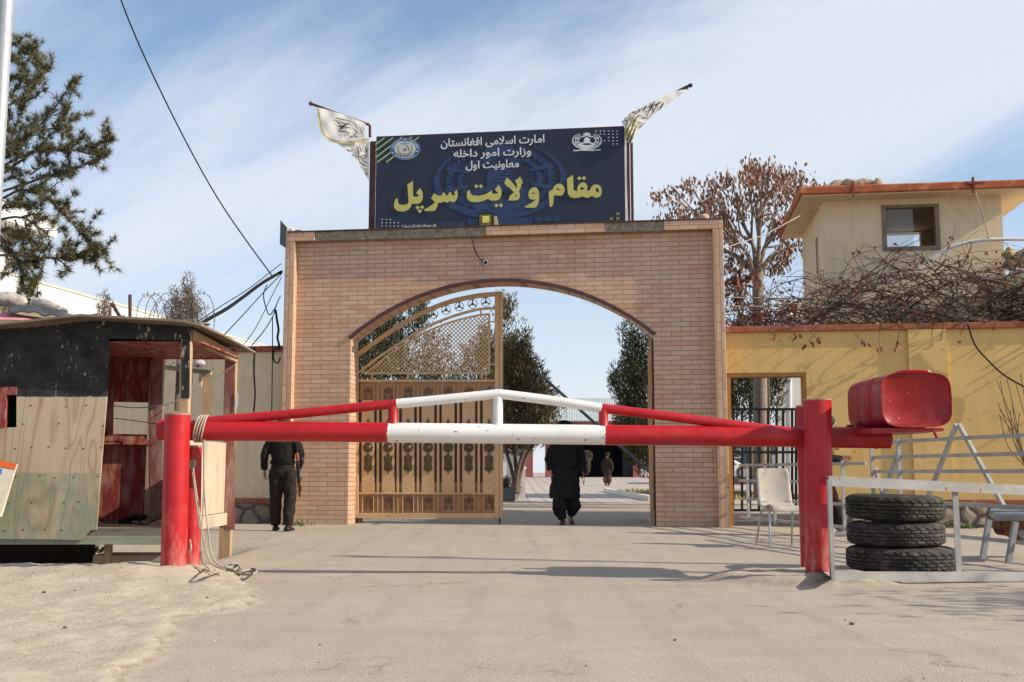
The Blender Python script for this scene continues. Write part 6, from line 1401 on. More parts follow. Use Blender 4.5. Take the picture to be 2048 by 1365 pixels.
# ------------------------------------------------------------------ tyres
def tyre(label, cx, zb_, rad, wid, seed, tilt=0.0, m=None):
    t = thing('tyre', label, 'tyre', (cx, 9.52, zb_), 0, 'worn tyres stacked behind the white fence')
    n = 180; rr = []; rng = random.Random(seed)
    prof = [(.56, .06), (.62, .02), (.72, .0), (.84, .02), (.925, .07), (.965, .12)]
    tread = [(.985, .16), (1.0, .20), (1.0, .27), (.966, .285), (.966, .30), (1.0, .315), (1.003, .40), (.966, .415), (.966, .435), (1.004, .45), (1.004, .55), (.966, .565), (.966, .585), (1.003, .60), (1.0, .685), (.966, .70), (.966, .715), (1.0, .73), (1.0, .80), (.985, .84)]
    back = [(r_, 1 - h) for r_, h in reversed(prof)]
    full = prof + tread + back + [(.55, .90), (.54, .5), (.55, .1)]
    for r_, h in full:
        ring = []
        for k in range(n):
            a = 2 * math.pi * k / n; q_ = r_
            if .13 < h < .87 and r_ > .97:
                band = int(h * 10); ph = (k + band * 2 + seed) % 6
                if ph in (0, 1) and (h < .29 or h > .71): q_ -= .022
                elif ph == 0: q_ -= .022
                hh = h + .008 * math.sin(a * 60 + band)
            else: hh = h
            zz = hh * wid + tilt * math.cos(a) * rad
            ring.append((cx + q_ * rad * math.cos(a), 9.52 + q_ * rad * math.sin(a), zb_ + zz))
        rr.append(ring)
    MB().rings(rr + [rr[0]], cap=False).build('tread', m, t, smooth=30)
    return t
def rubber(name, c, dust):
    t = NT(name); x, y, z = t.sep()[:]; b = t.ramp(t.noise(5, 6, .65), .3, .7, sc_(c, .6), sc_(c, 1.4)); b = t.mix(t.mth('MULTIPLY', t.ramp(t.noise(9, 7, .7, co=t.map((1, 1, 2.5))), .48, .66), .6), b, dust); t.bump(t.noise(40, 5, .6), .4, .01); return t.done(b, .85, 0, .25)
M_rub1 = rubber('dusty_black_rubber', (.045, .042, .039), (.185, .165, .14)); M_rub2 = rubber('greenish_black_rubber', (.036, .036, .029), (.16, .15, .105))
tyre('bottom and widest of three worn tyres stacked behind the white fence', at(1803, 1120, 9.52).x, .005, .462, .212, 1, 0, M_rub1)
tyre('middle of three worn tyres stacked behind the white fence', at(1791, 1070, 9.52).x, .219, .408, .208, 4, 0, M_rub1)
tyre('top tyre, slightly tilted, of the three stacked behind the white fence', at(1789, 1015, 9.52).x, .435, .412, .222, 9, -.02, M_rub2)
# ------------------------------------------------------------------ chair
ch = thing('chair', 'dirty white shell chair with bent chrome legs standing beside the red posts', 'chair', (at(1561, 1000, 12.5).x, 12.5, 0), R(8))
M_chrome = mat('dull_chrome', (.50, .47, .44), .2, 14, .25, 0, metal=.85, spec=.6); M_shell = mat('dirty_white_plastic', (.41, .37, .31), .12, 4, .5, .05, 40, wear=(.28, .23, .18), wt=(.52, .68), ws=4)
for sx in (-1, 1):
    q = MB(); x = .19 * sx
    q.tube(cr([(x + .03 * sx, -.20, 0), (x + .01 * sx, -.16, .25), (x, -.13, .40), (x, -.10, .425), (x, .08, .425), (x, .12, .40), (x + .01 * sx, .17, .25), (x + .03 * sx, .24, 0)], 5), .013, 8)
    q.build('leg_frame', M_chrome, ch, smooth=60, world=False)
q = MB(); q.tube([(-.19, -.05, .42), (.19, -.05, .42)], .011, 8); q.tube([(-.19, .08, .42), (.19, .08, .42)], .011, 8); q.build('crossbar', M_chrome, ch, smooth=60, world=False)
prof = cr([(0, -.235, .405), (0, -.225, .445), (0, -.17, .462), (0, -.02, .442), (0, .10, .447), (0, .17, .485), (0, .20, .56), (0, .225, .70), (0, .25, .86), (0, .258, .895)], 5); rows = []
for i, p in enumerate(prof):
    w0 = .205 if p.z < .6 else .205 - .03 * (p.z - .6); w0 *= (1 - .10 * max(0, (p.z - .84) / .055) ** 2) if p.z > .84 else 1
    rows.append([Vector((w0 * s, p.y + (-.03 * s * s if p.z > .5 else 0), p.z + (.02 * s * s if p.z < .5 else 0))) for s in (x / 6 for x in range(-6, 7))])
o = MB().grid(rows).build('shell', M_shell, ch, smooth=70, world=False); s = o.modifiers.new('thick', 'SOLIDIFY'); s.thickness = .016; s.offset = 0
# ------------------------------------------------------------------ bench with a sack
bn = thing('bench', 'low metal bench with a grey padded edge at the right edge of the photo', 'bench', gnd(2030, 1123)); M_bgrey = mat('dull_grey_bench_metal', (.26, .27, .28), .2, 8, .5)
Yb0, Yb1 = 10.55, 10.05
tl = at(1985, 1027, Yb0)
q = MB(); q.tube([at(1990, 1034, 10.2), at(2030, 1033, 10.1), at(2140, 1036, 9.9)], .040, 14); q.hexa([at(1979, 1026, Yb0), at(2140, 1030, 10.3), at(2140, 1024, 10.9), at(1985, 1022, 10.9), at(1979, 1021, Yb0), at(2140, 1024, 10.3), at(2140, 1019, 10.9), at(1985, 1018, 10.9)]); q.build('seat', M_bgrey, bn, smooth=40)
for p0, p1 in (((1978, 1040, 10.5), (1965, 1118, 10.5)), ((2031, 1044, 10.0), (2016, 1128, 10.0)), ((2055, 1085, 10.6), (2040, 1062, 10.6))):
    q = MB(); q.bar(at(*p0), at(*p1), .05, .045); q.build('leg', M_bgrey, bn)
q = MB()
for x, y, r_, s_ in ((2005, 1052, .10, (1, .8, 1)), (2030, 1054, .13, (1.3, .8, .9)), (2065, 1058, .15, (1.3, .8, 1)), (2040, 1070, .09, (1.6, .7, .7))): q.ball(at(x, y, 11.0), r_, 12, 8, s_)
o = q.build('sack', mat('rusty_brown_fabric', (.19, .075, .03), .5, 9, .95, .6, 30, wear=(.05, .03, .02), wt=(.5, .6), ws=7)); remesh(o, .02, 3); folds(o, .05, .08); tag(o, 'rusty brown cloth sack stuffed under the grey bench', 'sack')
# small things on the ground
def loop_(px, py, ang, label):
    q = MB(); c = gnd(px, py, .045); P = [c + Vector((math.cos(ang) * .13 * math.cos(a) - math.sin(ang) * .045 * math.sin(a), math.sin(ang) * .13 * math.cos(a) + math.cos(ang) * .10 * math.sin(a), .012)) for a in (R(20 + 300 * i / 20) for i in range(21))]; q.tube(P, .009, 6); tag(q.build('iron_loop', mat('rusty_iron', (.10, .07, .05), .3, 20, .8), smooth=60), label, 'loop')
loop_(182, 1133, .2, 'bent iron loop lying on the dirt nearest the guard hut'); loop_(101, 1160, .5, 'bent iron loop lying on the dirt nearer the camera')
q = MB(); 
for px, py, r_ in ((1704, 1248, .013), (1690, 1241, .006), (130, 1255, .010), (88, 1185, .013), (150, 1182, .011), (200, 1181, .011), (415, 1195, .007), (640, 1290, .005), (980, 1320, .005), (1350, 1280, .007)): q.ball(gnd(px, py, r_ * .6 + (.04 if px < 420 else 0)), r_, 7, 5, (1.2, 1, .7))
o = q.build('pebbles', mat('dark_pebble', (.10, .08, .065), .4, 30, .9), origin=(0, 0, 0)); o['label'] = 'small dark pebbles scattered over the road and dirt'; o['category'] = 'pebbles'; o['kind'] = 'stuff'
gv = MB(); rg2 = random.Random(3)
for k in range(3600):
    if k % 5 < 3: x, y = rg2.uniform(-4.6, -.6), rg2.uniform(4.0, 9.2)
    else: x, y = rg2.uniform(-5, 5), 4.0 + 9 * rg2.random() ** 1.5
    h, d = ground_h(x, y)
    if d < .3 and rg2.random() < .62: continue
    r_ = .0024 + .007 * rg2.random() ** 6; c = Vector((x, y, h + r_ * .3)); a = rg2.random() * 6.3
    A = [c + Vector((math.cos(a + i * 1.571) * r_ * rg2.uniform(.7, 1.3), math.sin(a + i * 1.571) * r_ * rg2.uniform(.7, 1.3), 0)) for i in range(4)]; gv.add(A + [c + Vector((0, 0, r_ * rg2.uniform(.5, .9)))], [(0, 1, 4), (1, 2, 4), (2, 3, 4), (3, 0, 4)])
gt = NT('loose_grit'); gg_ = gt.N.new('ShaderNodeNewGeometry'); o = gv.build('gravel', gt.done(gt.ramp(gg_.outputs['Random Per Island'], 0, 1, (.16, .13, .10), (.60, .53, .44)), .95, 0, .1), origin=(0, 0, 0)); o['label'] = 'loose grit and gravel scattered over the dirt and road'; o['category'] = 'gravel'; o['kind'] = 'stuff'
# ------------------------------------------------------------------ yard behind the gate
def paver():
    t = NT('yard_pavers'); x, y, z = t.sep()[:]
    n = t.N.new('ShaderNodeTexBrick'); t.L.new(t.comb(x, y), n.inputs['Vector']); n.inputs['Scale'].default_value = 1; n.inputs['Mortar Size'].default_value = .03; n.inputs['Brick Width'].default_value = .5; n.inputs['Row Height'].default_value = .5; n.offset = 0
    n.inputs['Color1'].default_value = (.50, .43, .37, 1); n.inputs['Color2'].default_value = (.43, .37, .32, 1); n.inputs['Mortar'].default_value = (.19, .16, .14, 1)
    return t.done(t.mix(.3, n.outputs['Color'], t.ramp(t.noise(.5, 5, .6), .3, .7, (.38, .325, .28), (.54, .47, .40))), .85, 0, .25)
def court_z(Y): return .008 if Y < 48 else .008 + (Y - 48) / 34 * .47
q = MB(); ys_ = [29.5, 36, 42, 48, 54, 60, 66, 72, 82, 120]
q.grid([[(x, y, court_z(min(y, 82))) for x in (-40, -10, 0, 6, 12, 40)] for y in ys_]); struct(q.build('courtyard', paver(), origin=(0, 0, 0)))
q = MB(); q.box(-12, 30, 29.2, 29.49, -.02, .012); struct(q.build('kerb', mat('concrete_kerb', (.40, .35, .30), .15, 4, .85), origin=(0, 29.3, 0)))
# raised bed at right with grass, planter and white posts at left
kb = thing('planting_bed', 'white kerbed planting bed with yellow grass at the right of the yard', 'bed', gnd(1290, 998)); 
c = [gnd(1284, 1003), gnd(1300, 1003), gnd(1480, 1003), gnd(1480, 984), gnd(1282, 984)]
q = MB(); q.box(gnd(1282, 1000).x, gnd(1295, 1000).x, gnd(1282, 1003).y, gnd(1282, 984).y, 0, .16); q.build('kerb', mat('white_kerb', (.62, .60, .56), .1, 3, .8), kb)
q = MB(); x0 = gnd(1295, 1000).x + .02
for k in range(1500): card(q, Vector((x0 + rnd.random() * 5, gnd(1282, 1003).y + rnd.random() * 14, 0)), Vector((rnd.gauss(0, .4), rnd.gauss(0, .4), 1)), .22, .05)
g_ = q.build('grass', leafmat('yellow_grass', (.22, .20, .06), (.40, .35, .13)), kb); g_['kind'] = 'stuff'
pt_ = MB(); a = gnd(1009, 1004); b = gnd(1030, 1004); pt_.box(a.x - .3, b.x, a.y, a.y + .8, 0, at(0, 976, a.y).z); tag(pt_.build('planter_box', mat('grey_planter', (.16, .165, .17), .1, 5, .7), bevel=.01), 'grey box planter on the ground just right of the gate leaf', 'planter')
bs = MB()
for k in range(500): card(bs, at(1012 + rnd.gauss(0, 4), 968 + rnd.gauss(0, 7), a.y + .4 + rnd.gauss(0, .2)), rv(), .10, .03)
for k in range(400): card(bs, at(1034 + rnd.gauss(0, 2.5), 974 + rnd.gauss(0, 9), a.y + 1.4 + rnd.gauss(0, .15)), rv(), .10, .03)
tag(bs.build('dry_bush', leafmat('brown_bush', (.07, .05, .03), (.15, .11, .07))), 'small brown bush in and beside the grey box planter', 'bush')
for i, (x, y0, y1) in enumerate(((1026, 940, 985), (1037, 942, 989), (1045, 932, 985))):
    Y = 33.0 + i * .3; q = MB(); p = at(x, y1, Y); w2 = .09
    q.box(p.x - w2, p.x + w2, Y, Y + .18, 0, at(x, y0 + 6, Y).z); q.lathe(Vector((p.x, Y + .09, at(x, y0 + 6, Y).z)), [(.12, 0), (.12, .05), (.05, .08), (.05, .14), (.001, .16)], 10)
    tag(q.build('garden_post', mat('off_white_post_%d' % i, (.52, .50, .49), .1, 4, .6)), ('leftmost', 'middle', 'rightmost')[i] + ' of three short white posts beside the grey planter', 'post', 'white posts beside the planter')
q = MB(); q.tube([at(1076, 746, 23.5), at(1170, 829, 23.0), at(1303, 948, 22.3)], .032, 10); q.tube([at(1303, 948, 22.3), at(1325, 968, 22.2)], .08, 10); tag(q.build('raised_boom', mat('dark_grey_steel', (.10, .105, .11), .3, 8, .5), smooth=50), 'dark grey pole slanting across the opening behind the gateway', 'pole')
# back building
BYY = 82.0
bb = thing('yard_building', 'long low building with white walls, red brown pillars, dark entrance and pale green metal roof', 'building', (at(1170, 953, BYY).x, BYY, .45)); BP = lambda x, y, d=0.0: at(x, y, BYY + d)
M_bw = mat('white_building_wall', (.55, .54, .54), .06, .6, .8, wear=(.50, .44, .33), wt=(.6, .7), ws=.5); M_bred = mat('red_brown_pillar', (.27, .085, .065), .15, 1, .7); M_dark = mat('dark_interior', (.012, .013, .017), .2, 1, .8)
def bq(x0, x1, y0, y1, d0, d1, m, nm):
    q = MB(); q.hexa([BP(x0, y1, d0), BP(x1, y1, d0), BP(x1, y1, d1), BP(x0, y1, d1), BP(x0, y0, d0), BP(x1, y0, d0), BP(x1, y0, d1), BP(x0, y0, d1)]); return q.build(nm, m, bb)
bq(900, 1066, 851, 956, 0, .4, M_bw, 'wall'); bq(1278, 1400, 851, 956, 0, .4, M_bw, 'wall'); bq(1090, 1106, 851, 956, 0, .4, M_bw, 'wall')
for x0, x1 in ((1047, 1066), (1091, 1108), (1266, 1280)): bq(x0, x1, 850, 956, -.35, -.02, M_bred, 'pillar')
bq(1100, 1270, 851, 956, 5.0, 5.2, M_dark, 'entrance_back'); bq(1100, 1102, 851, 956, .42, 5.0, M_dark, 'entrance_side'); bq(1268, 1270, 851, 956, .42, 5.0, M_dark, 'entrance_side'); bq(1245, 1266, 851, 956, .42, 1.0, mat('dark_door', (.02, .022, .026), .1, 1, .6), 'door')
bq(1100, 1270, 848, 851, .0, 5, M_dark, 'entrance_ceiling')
bq(900, 1400, 843, 850.5, -1.2, .2, M_bred, 'fascia')
rows = []
for j in range(2):
    y = 842.5 if j == 0 else 799; d0 = -1.3 if j == 0 else 6
    rows.append([BP(900 + 500 * i / 300, y + .9 * (i % 2), d0) for i in range(301)])
o = MB().grid(rows).build('roof', mat('pale_green_roof_sheet', (.42, .47, .45), .08, 1, .5), bb); s = o.modifiers.new('thick', 'SOLIDIFY'); s.thickness = .05
bq(1000, 1400, 797, 800, 6.05, 6.3, M_bw, 'ridge')
q = MB()
for x, y, r_, s_ in ((1171, 926, .42, (.8, .6, 1.9)), (1172, 910, .42, (1, .6, .7)), (1170, 938, .42, (.8, .6, 1.0)), (1175, 915, .3, (1, .6, .9))): q.ball(at(x, y, 66), r_, 12, 8, s_)
o = q.build('bundle', mat('mottled_grey_tarp', (.030, .025, .020), .9, 3, .95, .5, 4)); remesh(o, .06, 1); folds(o, .16, .25); tag(o, 'tied grey canvas bundle standing in the yard by the dark entrance', 'bundle')
# behind the pedestrian doorway: pale building, white car
pb_ = thing('yard_building', 'pale building with a corner pillar seen through the pedestrian doorway', 'building', at(1570, 950, 34)[:2] + (0,) if False else (at(1570, 950, 34).x, 34, 0)); Q = lambda x, y, Y=34.0: at(x, y, Y)
q = MB(); q.hexa([Q(1552, 985), Q(1760, 985), Q(1760, 985, 40), Q(1560, 985, 40), Q(1552, 600), Q(1760, 600), Q(1760, 600, 40), Q(1560, 600, 40)]); q.build('wall', mat('pale_grey_wall', (.56, .54, .49), .08, 1, .8), pb_)
q = MB(); q.tube([Q(1578, 985, 33.8), Q(1578, 600, 33.8)], .10, 12); q.build('drain_pipe', M_bw, pb_)
db = thing('yard_building', 'dark fronted building with white framed windows behind the white car', 'building', (at(1490, 950, 60).x, 60, 0)); Q2 = lambda x, y, Y=60.0: at(x, y, Y)
q = MB(); q.hexa([Q2(1400, 985), Q2(1640, 985), Q2(1640, 985, 64), Q2(1400, 985, 64), Q2(1400, 880), Q2(1640, 880), Q2(1640, 880, 64), Q2(1400, 880, 64)]); q.build('wall', mat('slate_wall', (.055, .06, .065), .1, 1, .8), db)
for x in (1474, 1520):
    q = MB()
    for a in ((x - 7, 898, x + 7, 899.5), (x - 7, 915, x + 7, 916.5), (x - 7, 899.5, x - 5.5, 915), (x + 5.5, 899.5, x + 7, 915)): q.prism([Q2(a[0], a[3], 59.9), Q2(a[2], a[3], 59.9), Q2(a[2], a[1], 59.9), Q2(a[0], a[1], 59.9)], (0, -.05, 0))
    q.build('window_frame', M_bw, db)
car = thing('parked_car', 'white car parked in the yard, its rear wheel seen through the doorway', 'car', (at(1476, 960, 52).x, 52, 0)); M_car = mat('white_car_paint', (.66, .66, .67), .03, 1, .3, spec=.5)
QC = lambda x, y, d=0.0: at(x, y, 52 + d)
body = [(1380, 953), (1496, 953), (1501, 948), (1501, 938), (1497, 931), (1483, 928), (1470, 921), (1452, 918), (1415, 918), (1395, 929), (1380, 934)]
MB().prism([QC(*p) for p in body], (0, 1.7, 0)).build('body', M_car, car, bevel=.05)
MB().prism([QC(x, y, -.012) for x, y in ((1428, 921), (1450, 921), (1466, 925), (1474, 930), (1428, 930))], (0, .012, 0)).build('side_window', M_glass, car)
for x in (1487, 1400):
    q = MB(); q.lathe(QC(x, 946, -.03), [(.001, 0), (.32, 0), (.34, .03), (.34, .2), (.001, .2)], 22, (0, 1, 0)); wh = q.build('wheel', M_rub1, car, smooth=40)
    q = MB(); q.lathe(QC(x, 946, -.05), [(.001, 0), (.20, 0), (.21, .02), (.001, .02)], 18, (0, 1, 0)); q.build('rim', M_chrome, wh, smooth=40)
# ------------------------------------------------------------------ people
M_skin = mat('skin', (.30, .165, .105), .08, 12, .55); M_skindk = mat('tanned_skin', (.22, .12, .075), .08, 12, .55); M_hair = mat('black_hair', (.012, .010, .009), .2, 30, .7)
def ell_ring(c, rx, ry, n=20, rz=0.0):
    return [Vector(c) + Vector((rx * math.cos(a) * math.cos(rz) - ry * math.sin(a) * math.sin(rz), rx * math.cos(a) * math.sin(rz) + ry * math.sin(a) * math.cos(rz), 0)) for a in (2 * math.pi * i / n for i in range(n))]
def limb(q, pts, rs): 
    P = cr(pts, 5); n = len(P); R_ = []
    for i in range(n):
        t_ = i / (n - 1) * (len(rs) - 1); j = min(int(t_), len(rs) - 2); R_.append(rs[j] + (rs[j + 1] - rs[j]) * (t_ - j))
    q.tube(P, R_, 12)
def hand(q, w_, d, palm_n, side, curl=.5):
    """w_ wrist, d hand direction, palm_n direction the palm faces, side: direction of the thumb"""
    d = Vector(d).normalized(); pn = Vector(palm_n).normalized(); sd_ = Vector(side).normalized(); w_ = Vector(w_)
    q.rings([[w_ + d * t_ + sd_ * (a * math.cos(k * math.pi / 4)) + pn * (b * math.sin(k * math.pi / 4)) for k in range(8)] for t_, a, b in ((-.03, .024, .02), (.02, .034, .019), (.06, .041, .017), (.095, .038, .014))])
    for i, L in enumerate((.066, .075, .070, .055)):
        b0 = w_ + d * .085 + sd_ * (.029 - .0195 * i); d1 = (d + pn * curl * .5).normalized(); d2 = (d + pn * curl * 1.5).normalized(); d3 = (d * .6 + pn * curl * 2.2).normalized()
        P = [b0, b0 + d1 * L * .45, b0 + d1 * L * .45 + d2 * L * .33, b0 + d1 * L * .45 + d2 * L * .33 + d3 * L * .25]
        q.tube(P, [.0098, .0092, .0085, .0065], 8)
    b0 = w_ + d * .025 + sd_ * .028; P = [b0, b0 + (sd_ * .7 + d * .6).normalized() * .035, b0 + (sd_ * .7 + d * .6).normalized() * .035 + (d + pn * .5).normalized() * .03]; q.tube(P, [.013, .011, .008], 8)
def head_geo(q, c, s=1.0):
    """face looks towards -y"""
    c = Vector(c)
    q.ball(c, .098 * s, 16, 12, (.78, .95, 1.15)); q.ball(c + Vector((0, -.035, -.055)) * s, .058 * s, 12, 9, (.9, .95, .9))
    q.tube([c + Vector((0, -.088, .02)) * s, c + Vector((0, -.108, -.018)) * s, c + Vector((0, -.09, -.03)) * s], [.008 * s, .016 * s, .012 * s], 8)
    for sx in (-1, 1): q.ball(c + Vector((.078 * sx, .01, -.005)) * s, .026 * s, 8, 6, (.4, .8, 1.2)); q.ball(c + Vector((.032 * sx, -.078, .022)) * s, .014 * s, 8, 6)
    q.ball(c + Vector((0, -.088, -.062)) * s, .020 * s, 8, 6, (1.3, .5, .5))
def base_body(root, j, skin, vox=.0095, handargs=None):
    q = MB()
    cz = j.get('lean', 0.0)
    q.rings([ell_ring((0, 0, .86), .13, .09), ell_ring((0, 0, .95), .155, .105), ell_ring((0, cz * .3, 1.08), .135, .095), ell_ring((0, cz * .6, 1.24), .155, .105), ell_ring((0, cz, 1.37), .165, .10), ell_ring((0, cz, 1.43), .10, .07)])
    hc = Vector(j['head']); q.tube([Vector((0, cz, 1.40)), hc + Vector((0, .015, -.08))], [.06, .052], 12); head_geo(q, hc)
    for s_ in ('L', 'R'):
        sx = -1 if s_ == 'L' else 1
        limb(q, [(sx * .085, 0, .92), j['knee' + s_], j['ank' + s_]], [.085, .07, .055, .05, .036])
        a = Vector(j['ank' + s_]); td = Vector(j.get('toe' + s_, (0, -1, 0))).normalized()
        q.tube([a + Vector((0, 0, -.02)) - td * .04, a + td * .06 + Vector((0, 0, -.045)), a + td * .15 + Vector((0, 0, -.055))], [.036, .036, .022], 10)
        limb(q, [(sx * .15, cz, 1.39), j['elb' + s_], j['wri' + s_]], [.055, .045, .038, .034, .025])
        hd = j['hand' + s_]; hand(q, j['wri' + s_], hd[0], hd[1], hd[2], hd[3] if len(hd) > 3 else .5)
    return remesh(q.build('body', skin, root, world=False), vox, 2)
def shoes(root, j, m, big=1.0):
    for s_ in ('L', 'R'):
        q = MB(); a = Vector(j['ank' + s_]); td = Vector(j.get('toe' + s_, (0, -1, 0))).normalized(); z0 = j.get('sole' + s_, 0.0); sdv = Vector((-td.y, td.x, 0)); rr = []
        up = Vector((0, 0, 1)); base = Vector((a.x, a.y, z0))
        for t_, w2, h in ((-.075, .028, .05), (-.06, .038, .085), (0, .040, .10), (.06, .043, .075), (.12, .046, .055), (.17, .040, .042), (.20, .02, .03)):
            c = base + td * t_ * big; rr.append([c - sdv * w2 * big, c - sdv * w2 * big * .95 + up * h * .6, c - sdv * w2 * .5 + up * h, c + sdv * w2 * .5 + up * h, c + sdv * w2 * big * .95 + up * h * .6, c + sdv * w2 * big])
        q.rings(rr); o = q.build('shoe', m, root, world=False, smooth=60); k = o.modifiers.new('sub', 'SUBSURF'); k.levels = k.render_levels = 1
def trousers(root, j, m, hipz=1.0, k=1.0, cuff=.075, vox=.014, fold=.03, blouse=0.0):
    q = MB(); q.rings([ell_ring((0, 0, hipz + .04), .150, .115), ell_ring((0, 0, .95), .172, .128), ell_ring((0, 0, .87), .172, .125), ell_ring((0, 0, .80), .12, .10)])
    for s_ in ('L', 'R'):
        sx = -1 if s_ == 'L' else 1; a = Vector(j['ank' + s_]); kn = Vector(j['knee' + s_])
        limb(q, [Vector((sx * .088, 0, .90)), kn.lerp(Vector((sx * .088, 0, .9)), .5), kn, kn.lerp(a, .55) + Vector((sx * blouse, 0, 0)), a + Vector((0, 0, .0))], [.108 * k, .10 * k, .085 * k, (.082 + blouse) * k, cuff])
    o = remesh(q.build('trousers', m, root, world=False), vox, 3); folds(o, fold, .09); return o
def cloth_mat(name, c): return mat(name, c, .3, 7, .9, .4, 45, spec=.15)
# armed guard, back to the camera, beside the gate pillar
M_black1 = cloth_mat('black_uniform', (.017, .0135, .012)); M_black2 = cloth_mat('black_brown_trousers', (.026, .0195, .0155)); M_boot = mat('black_boot', (.010, .010, .010), .2, 12, .45)
g1 = thing('person', 'person in a black uniform seen from behind beside the left gate pillar', 'person', gnd(562, 1063), R(180)); g1.scale = (.985,) * 3
jg = dict(hip=None, sh=None, lean=0.0, head=(0, 0.0, 1.57), kneeL=(-.115, -.03, .50), ankL=(-.10, .0, .085), kneeR=(.105, -.07, .50), ankR=(.105, -.12, .085), toeL=(-.1, -1, 0), toeR=(.15, -1, 0),
          elbL=(-.265, .03, 1.14), wriL=(-.235, -.02, .91), handL=((.05, -.2, -1), (1, 0, 0), (0, -1, 0), .4), elbR=(.26, .03, 1.14), wriR=(.275, -.03, .90), handR=((0, -.15, -1), (-1, 0, 0), (0, -1, 0), .4))
base_body(g1, jg, M_skin); shoes(g1, jg, M_boot, 1.3); trousers(g1, jg, M_black2, 1.0, 1.08, .070)
def jacket(root, j, m, hem=.93, k=1.0, vox=.014, fold=.03, cuff=.045):
    cz = j.get('lean', 0); q = MB(); q.rings([ell_ring((0, 0, hem), .172 * k, .128 * k), ell_ring((0, 0, 1.02), .165 * k, .125 * k), ell_ring((0, cz * .5, 1.18), .182 * k, .130 * k), ell_ring((0, cz, 1.32), .195 * k, .128 * k), ell_ring((0, cz, 1.40), .172, .105), ell_ring((0, cz, 1.445), .09, .075), ell_ring((0, cz, 1.475), .070, .066)])
    for s_ in ('L', 'R'):
        sx = -1 if s_ == 'L' else 1; e, w2 = Vector(j['elb' + s_]), Vector(j['wri' + s_]); limb(q, [Vector((sx * .15, cz, 1.375)), e, w2], [.080 * k, .072 * k, .064 * k, .056 * k, cuff])
    o = remesh(q.build('jacket', m, root, world=False), vox, 3); folds(o, fold, .08); return o
jacket(g1, jg, M_black1)
q = MB(); q.rings([ell_ring((0, 0, .985), .176, .134), ell_ring((0, 0, .985), .186, .144), ell_ring((0, 0, 1.035), .186, .144), ell_ring((0, 0, 1.035), .176, .134)]); q.build('belt', mat('dark_web_belt', (.008, .009, .009), .2, 10, .8, spec=.1), g1, world=False, smooth=40)
q = MB(); q.lathe((0, .0, 1.60), [(.092, 0), (.100, .015), (.102, .05), (.098, .085), (.07, .105), (.001, .108)], 18); q.lathe((0, -.09, 1.602), [(.001, 0), (.075, 0), (.075, .008), (.001, .008)], 16); q.build('cap', mat('green_cap', (.035, .055, .035), .2, 9, .9), g1, world=False, smooth=50)
rf_ = thing('rifle', 'rifle with brown stock hanging muzzle up on the black uniformed guard', 'rifle', at(597, 985, 15.24)); GY = 15.24
RFP = lambda x, y, d=0.0: at(x, y, GY + d)
M_gun = mat('gun_metal', (.03, .032, .036), .2, 10, .35, metal=.6); M_gunw = mat('brown_gun_stock', (.20, .065, .028), .3, 9, .45)
q = MB(); q.tube([RFP(591, 862), RFP(594, 892), RFP(595, 910)], .011, 8); q.tube([RFP(594.5, 872), RFP(596.5, 900)], .007, 8); q.bar(RFP(592, 866), RFP(590, 862), .02, .03); q.build('barrel', M_gun, rf_, smooth=40)
q = MB(); q.tube([RFP(594, 906), RFP(595, 913), RFP(596, 923)], [.020, .024, .022], 10); q.build('handguard', M_gunw, rf_, smooth=40)
q = MB(); q.bar(RFP(595.5, 922), RFP(597.5, 966), .045, .050, (0, 1, 0)); q.build('receiver', M_gun, rf_, bevel=.006)
q = MB(); P = [RFP(599, 938), RFP(603, 931), RFP(605, 922), RFP(604.5, 916)]; q.tube(cr(P, 4), .021, 4); q.build('magazine', M_gun, rf_)
q = MB(); q.prism([RFP(594.5, 966), RFP(600, 966), RFP(601, 975), RFP(602.5, 993), RFP(596.5, 995), RFP(595.5, 978)], (0, .035, 0)); q.tube([RFP(600, 962), RFP(604, 958)], .014, 8); q.build('stock', M_gunw, rf_, bevel=.006)
q = MB(); q.tube(cr([RFP(601, 990), RFP(603.5, 975), RFP(601, 968), RFP(604, 954)], 5), .012, 6); q.build('sling', mat('khaki_sling', (.16, .12, .04), .2, 20, .9), rf_)
# man in black shalwar kameez walking out of the gate
w1 = thing('person', 'person in black long shirt and baggy trousers walking through the archway', 'person', gnd(1132, 1049), R(0)); w1.scale = (.985,) * 3
jw = dict(lean=-.02, head=(-.01, -.05, 1.56), kneeL=(-.10, -.05, .48), ankL=(-.06, -.10, .085), kneeR=(.11, .02, .49), ankR=(.085, .12, .14), toeL=(-.1, -1, -.0), toeR=(.12, -1, -.25), soleR=.03,
          elbL=(-.27, .05, 1.14), wriL=(-.25, -.02, .93), handL=((.1, -.3, -1), (1, 0, 0), (0, -1, 0), .6), elbR=(.27, .03, 1.12), wriR=(.285, -.10, .885), handR=((.02, -.3, -1), (-1, 0, 0), (0, -1, 0), .8))
M_bk = cloth_mat('black_cotton', (.013, .013, .0145)); M_bk2 = cloth_mat('black_waistcoat', (.010, .010, .011)); M_brshoe = mat('brown_leather_shoe', (.085, .032, .022), .3, 12, .45)
base_body(w1, jw, M_skindk); shoes(w1, jw, M_brshoe, 1.2)
def shalwar(root, j, m):
    return trousers(root, j, m, 1.0, 1.22, .062, .016, .05, .028)
shalwar(w1, jw, M_bk)
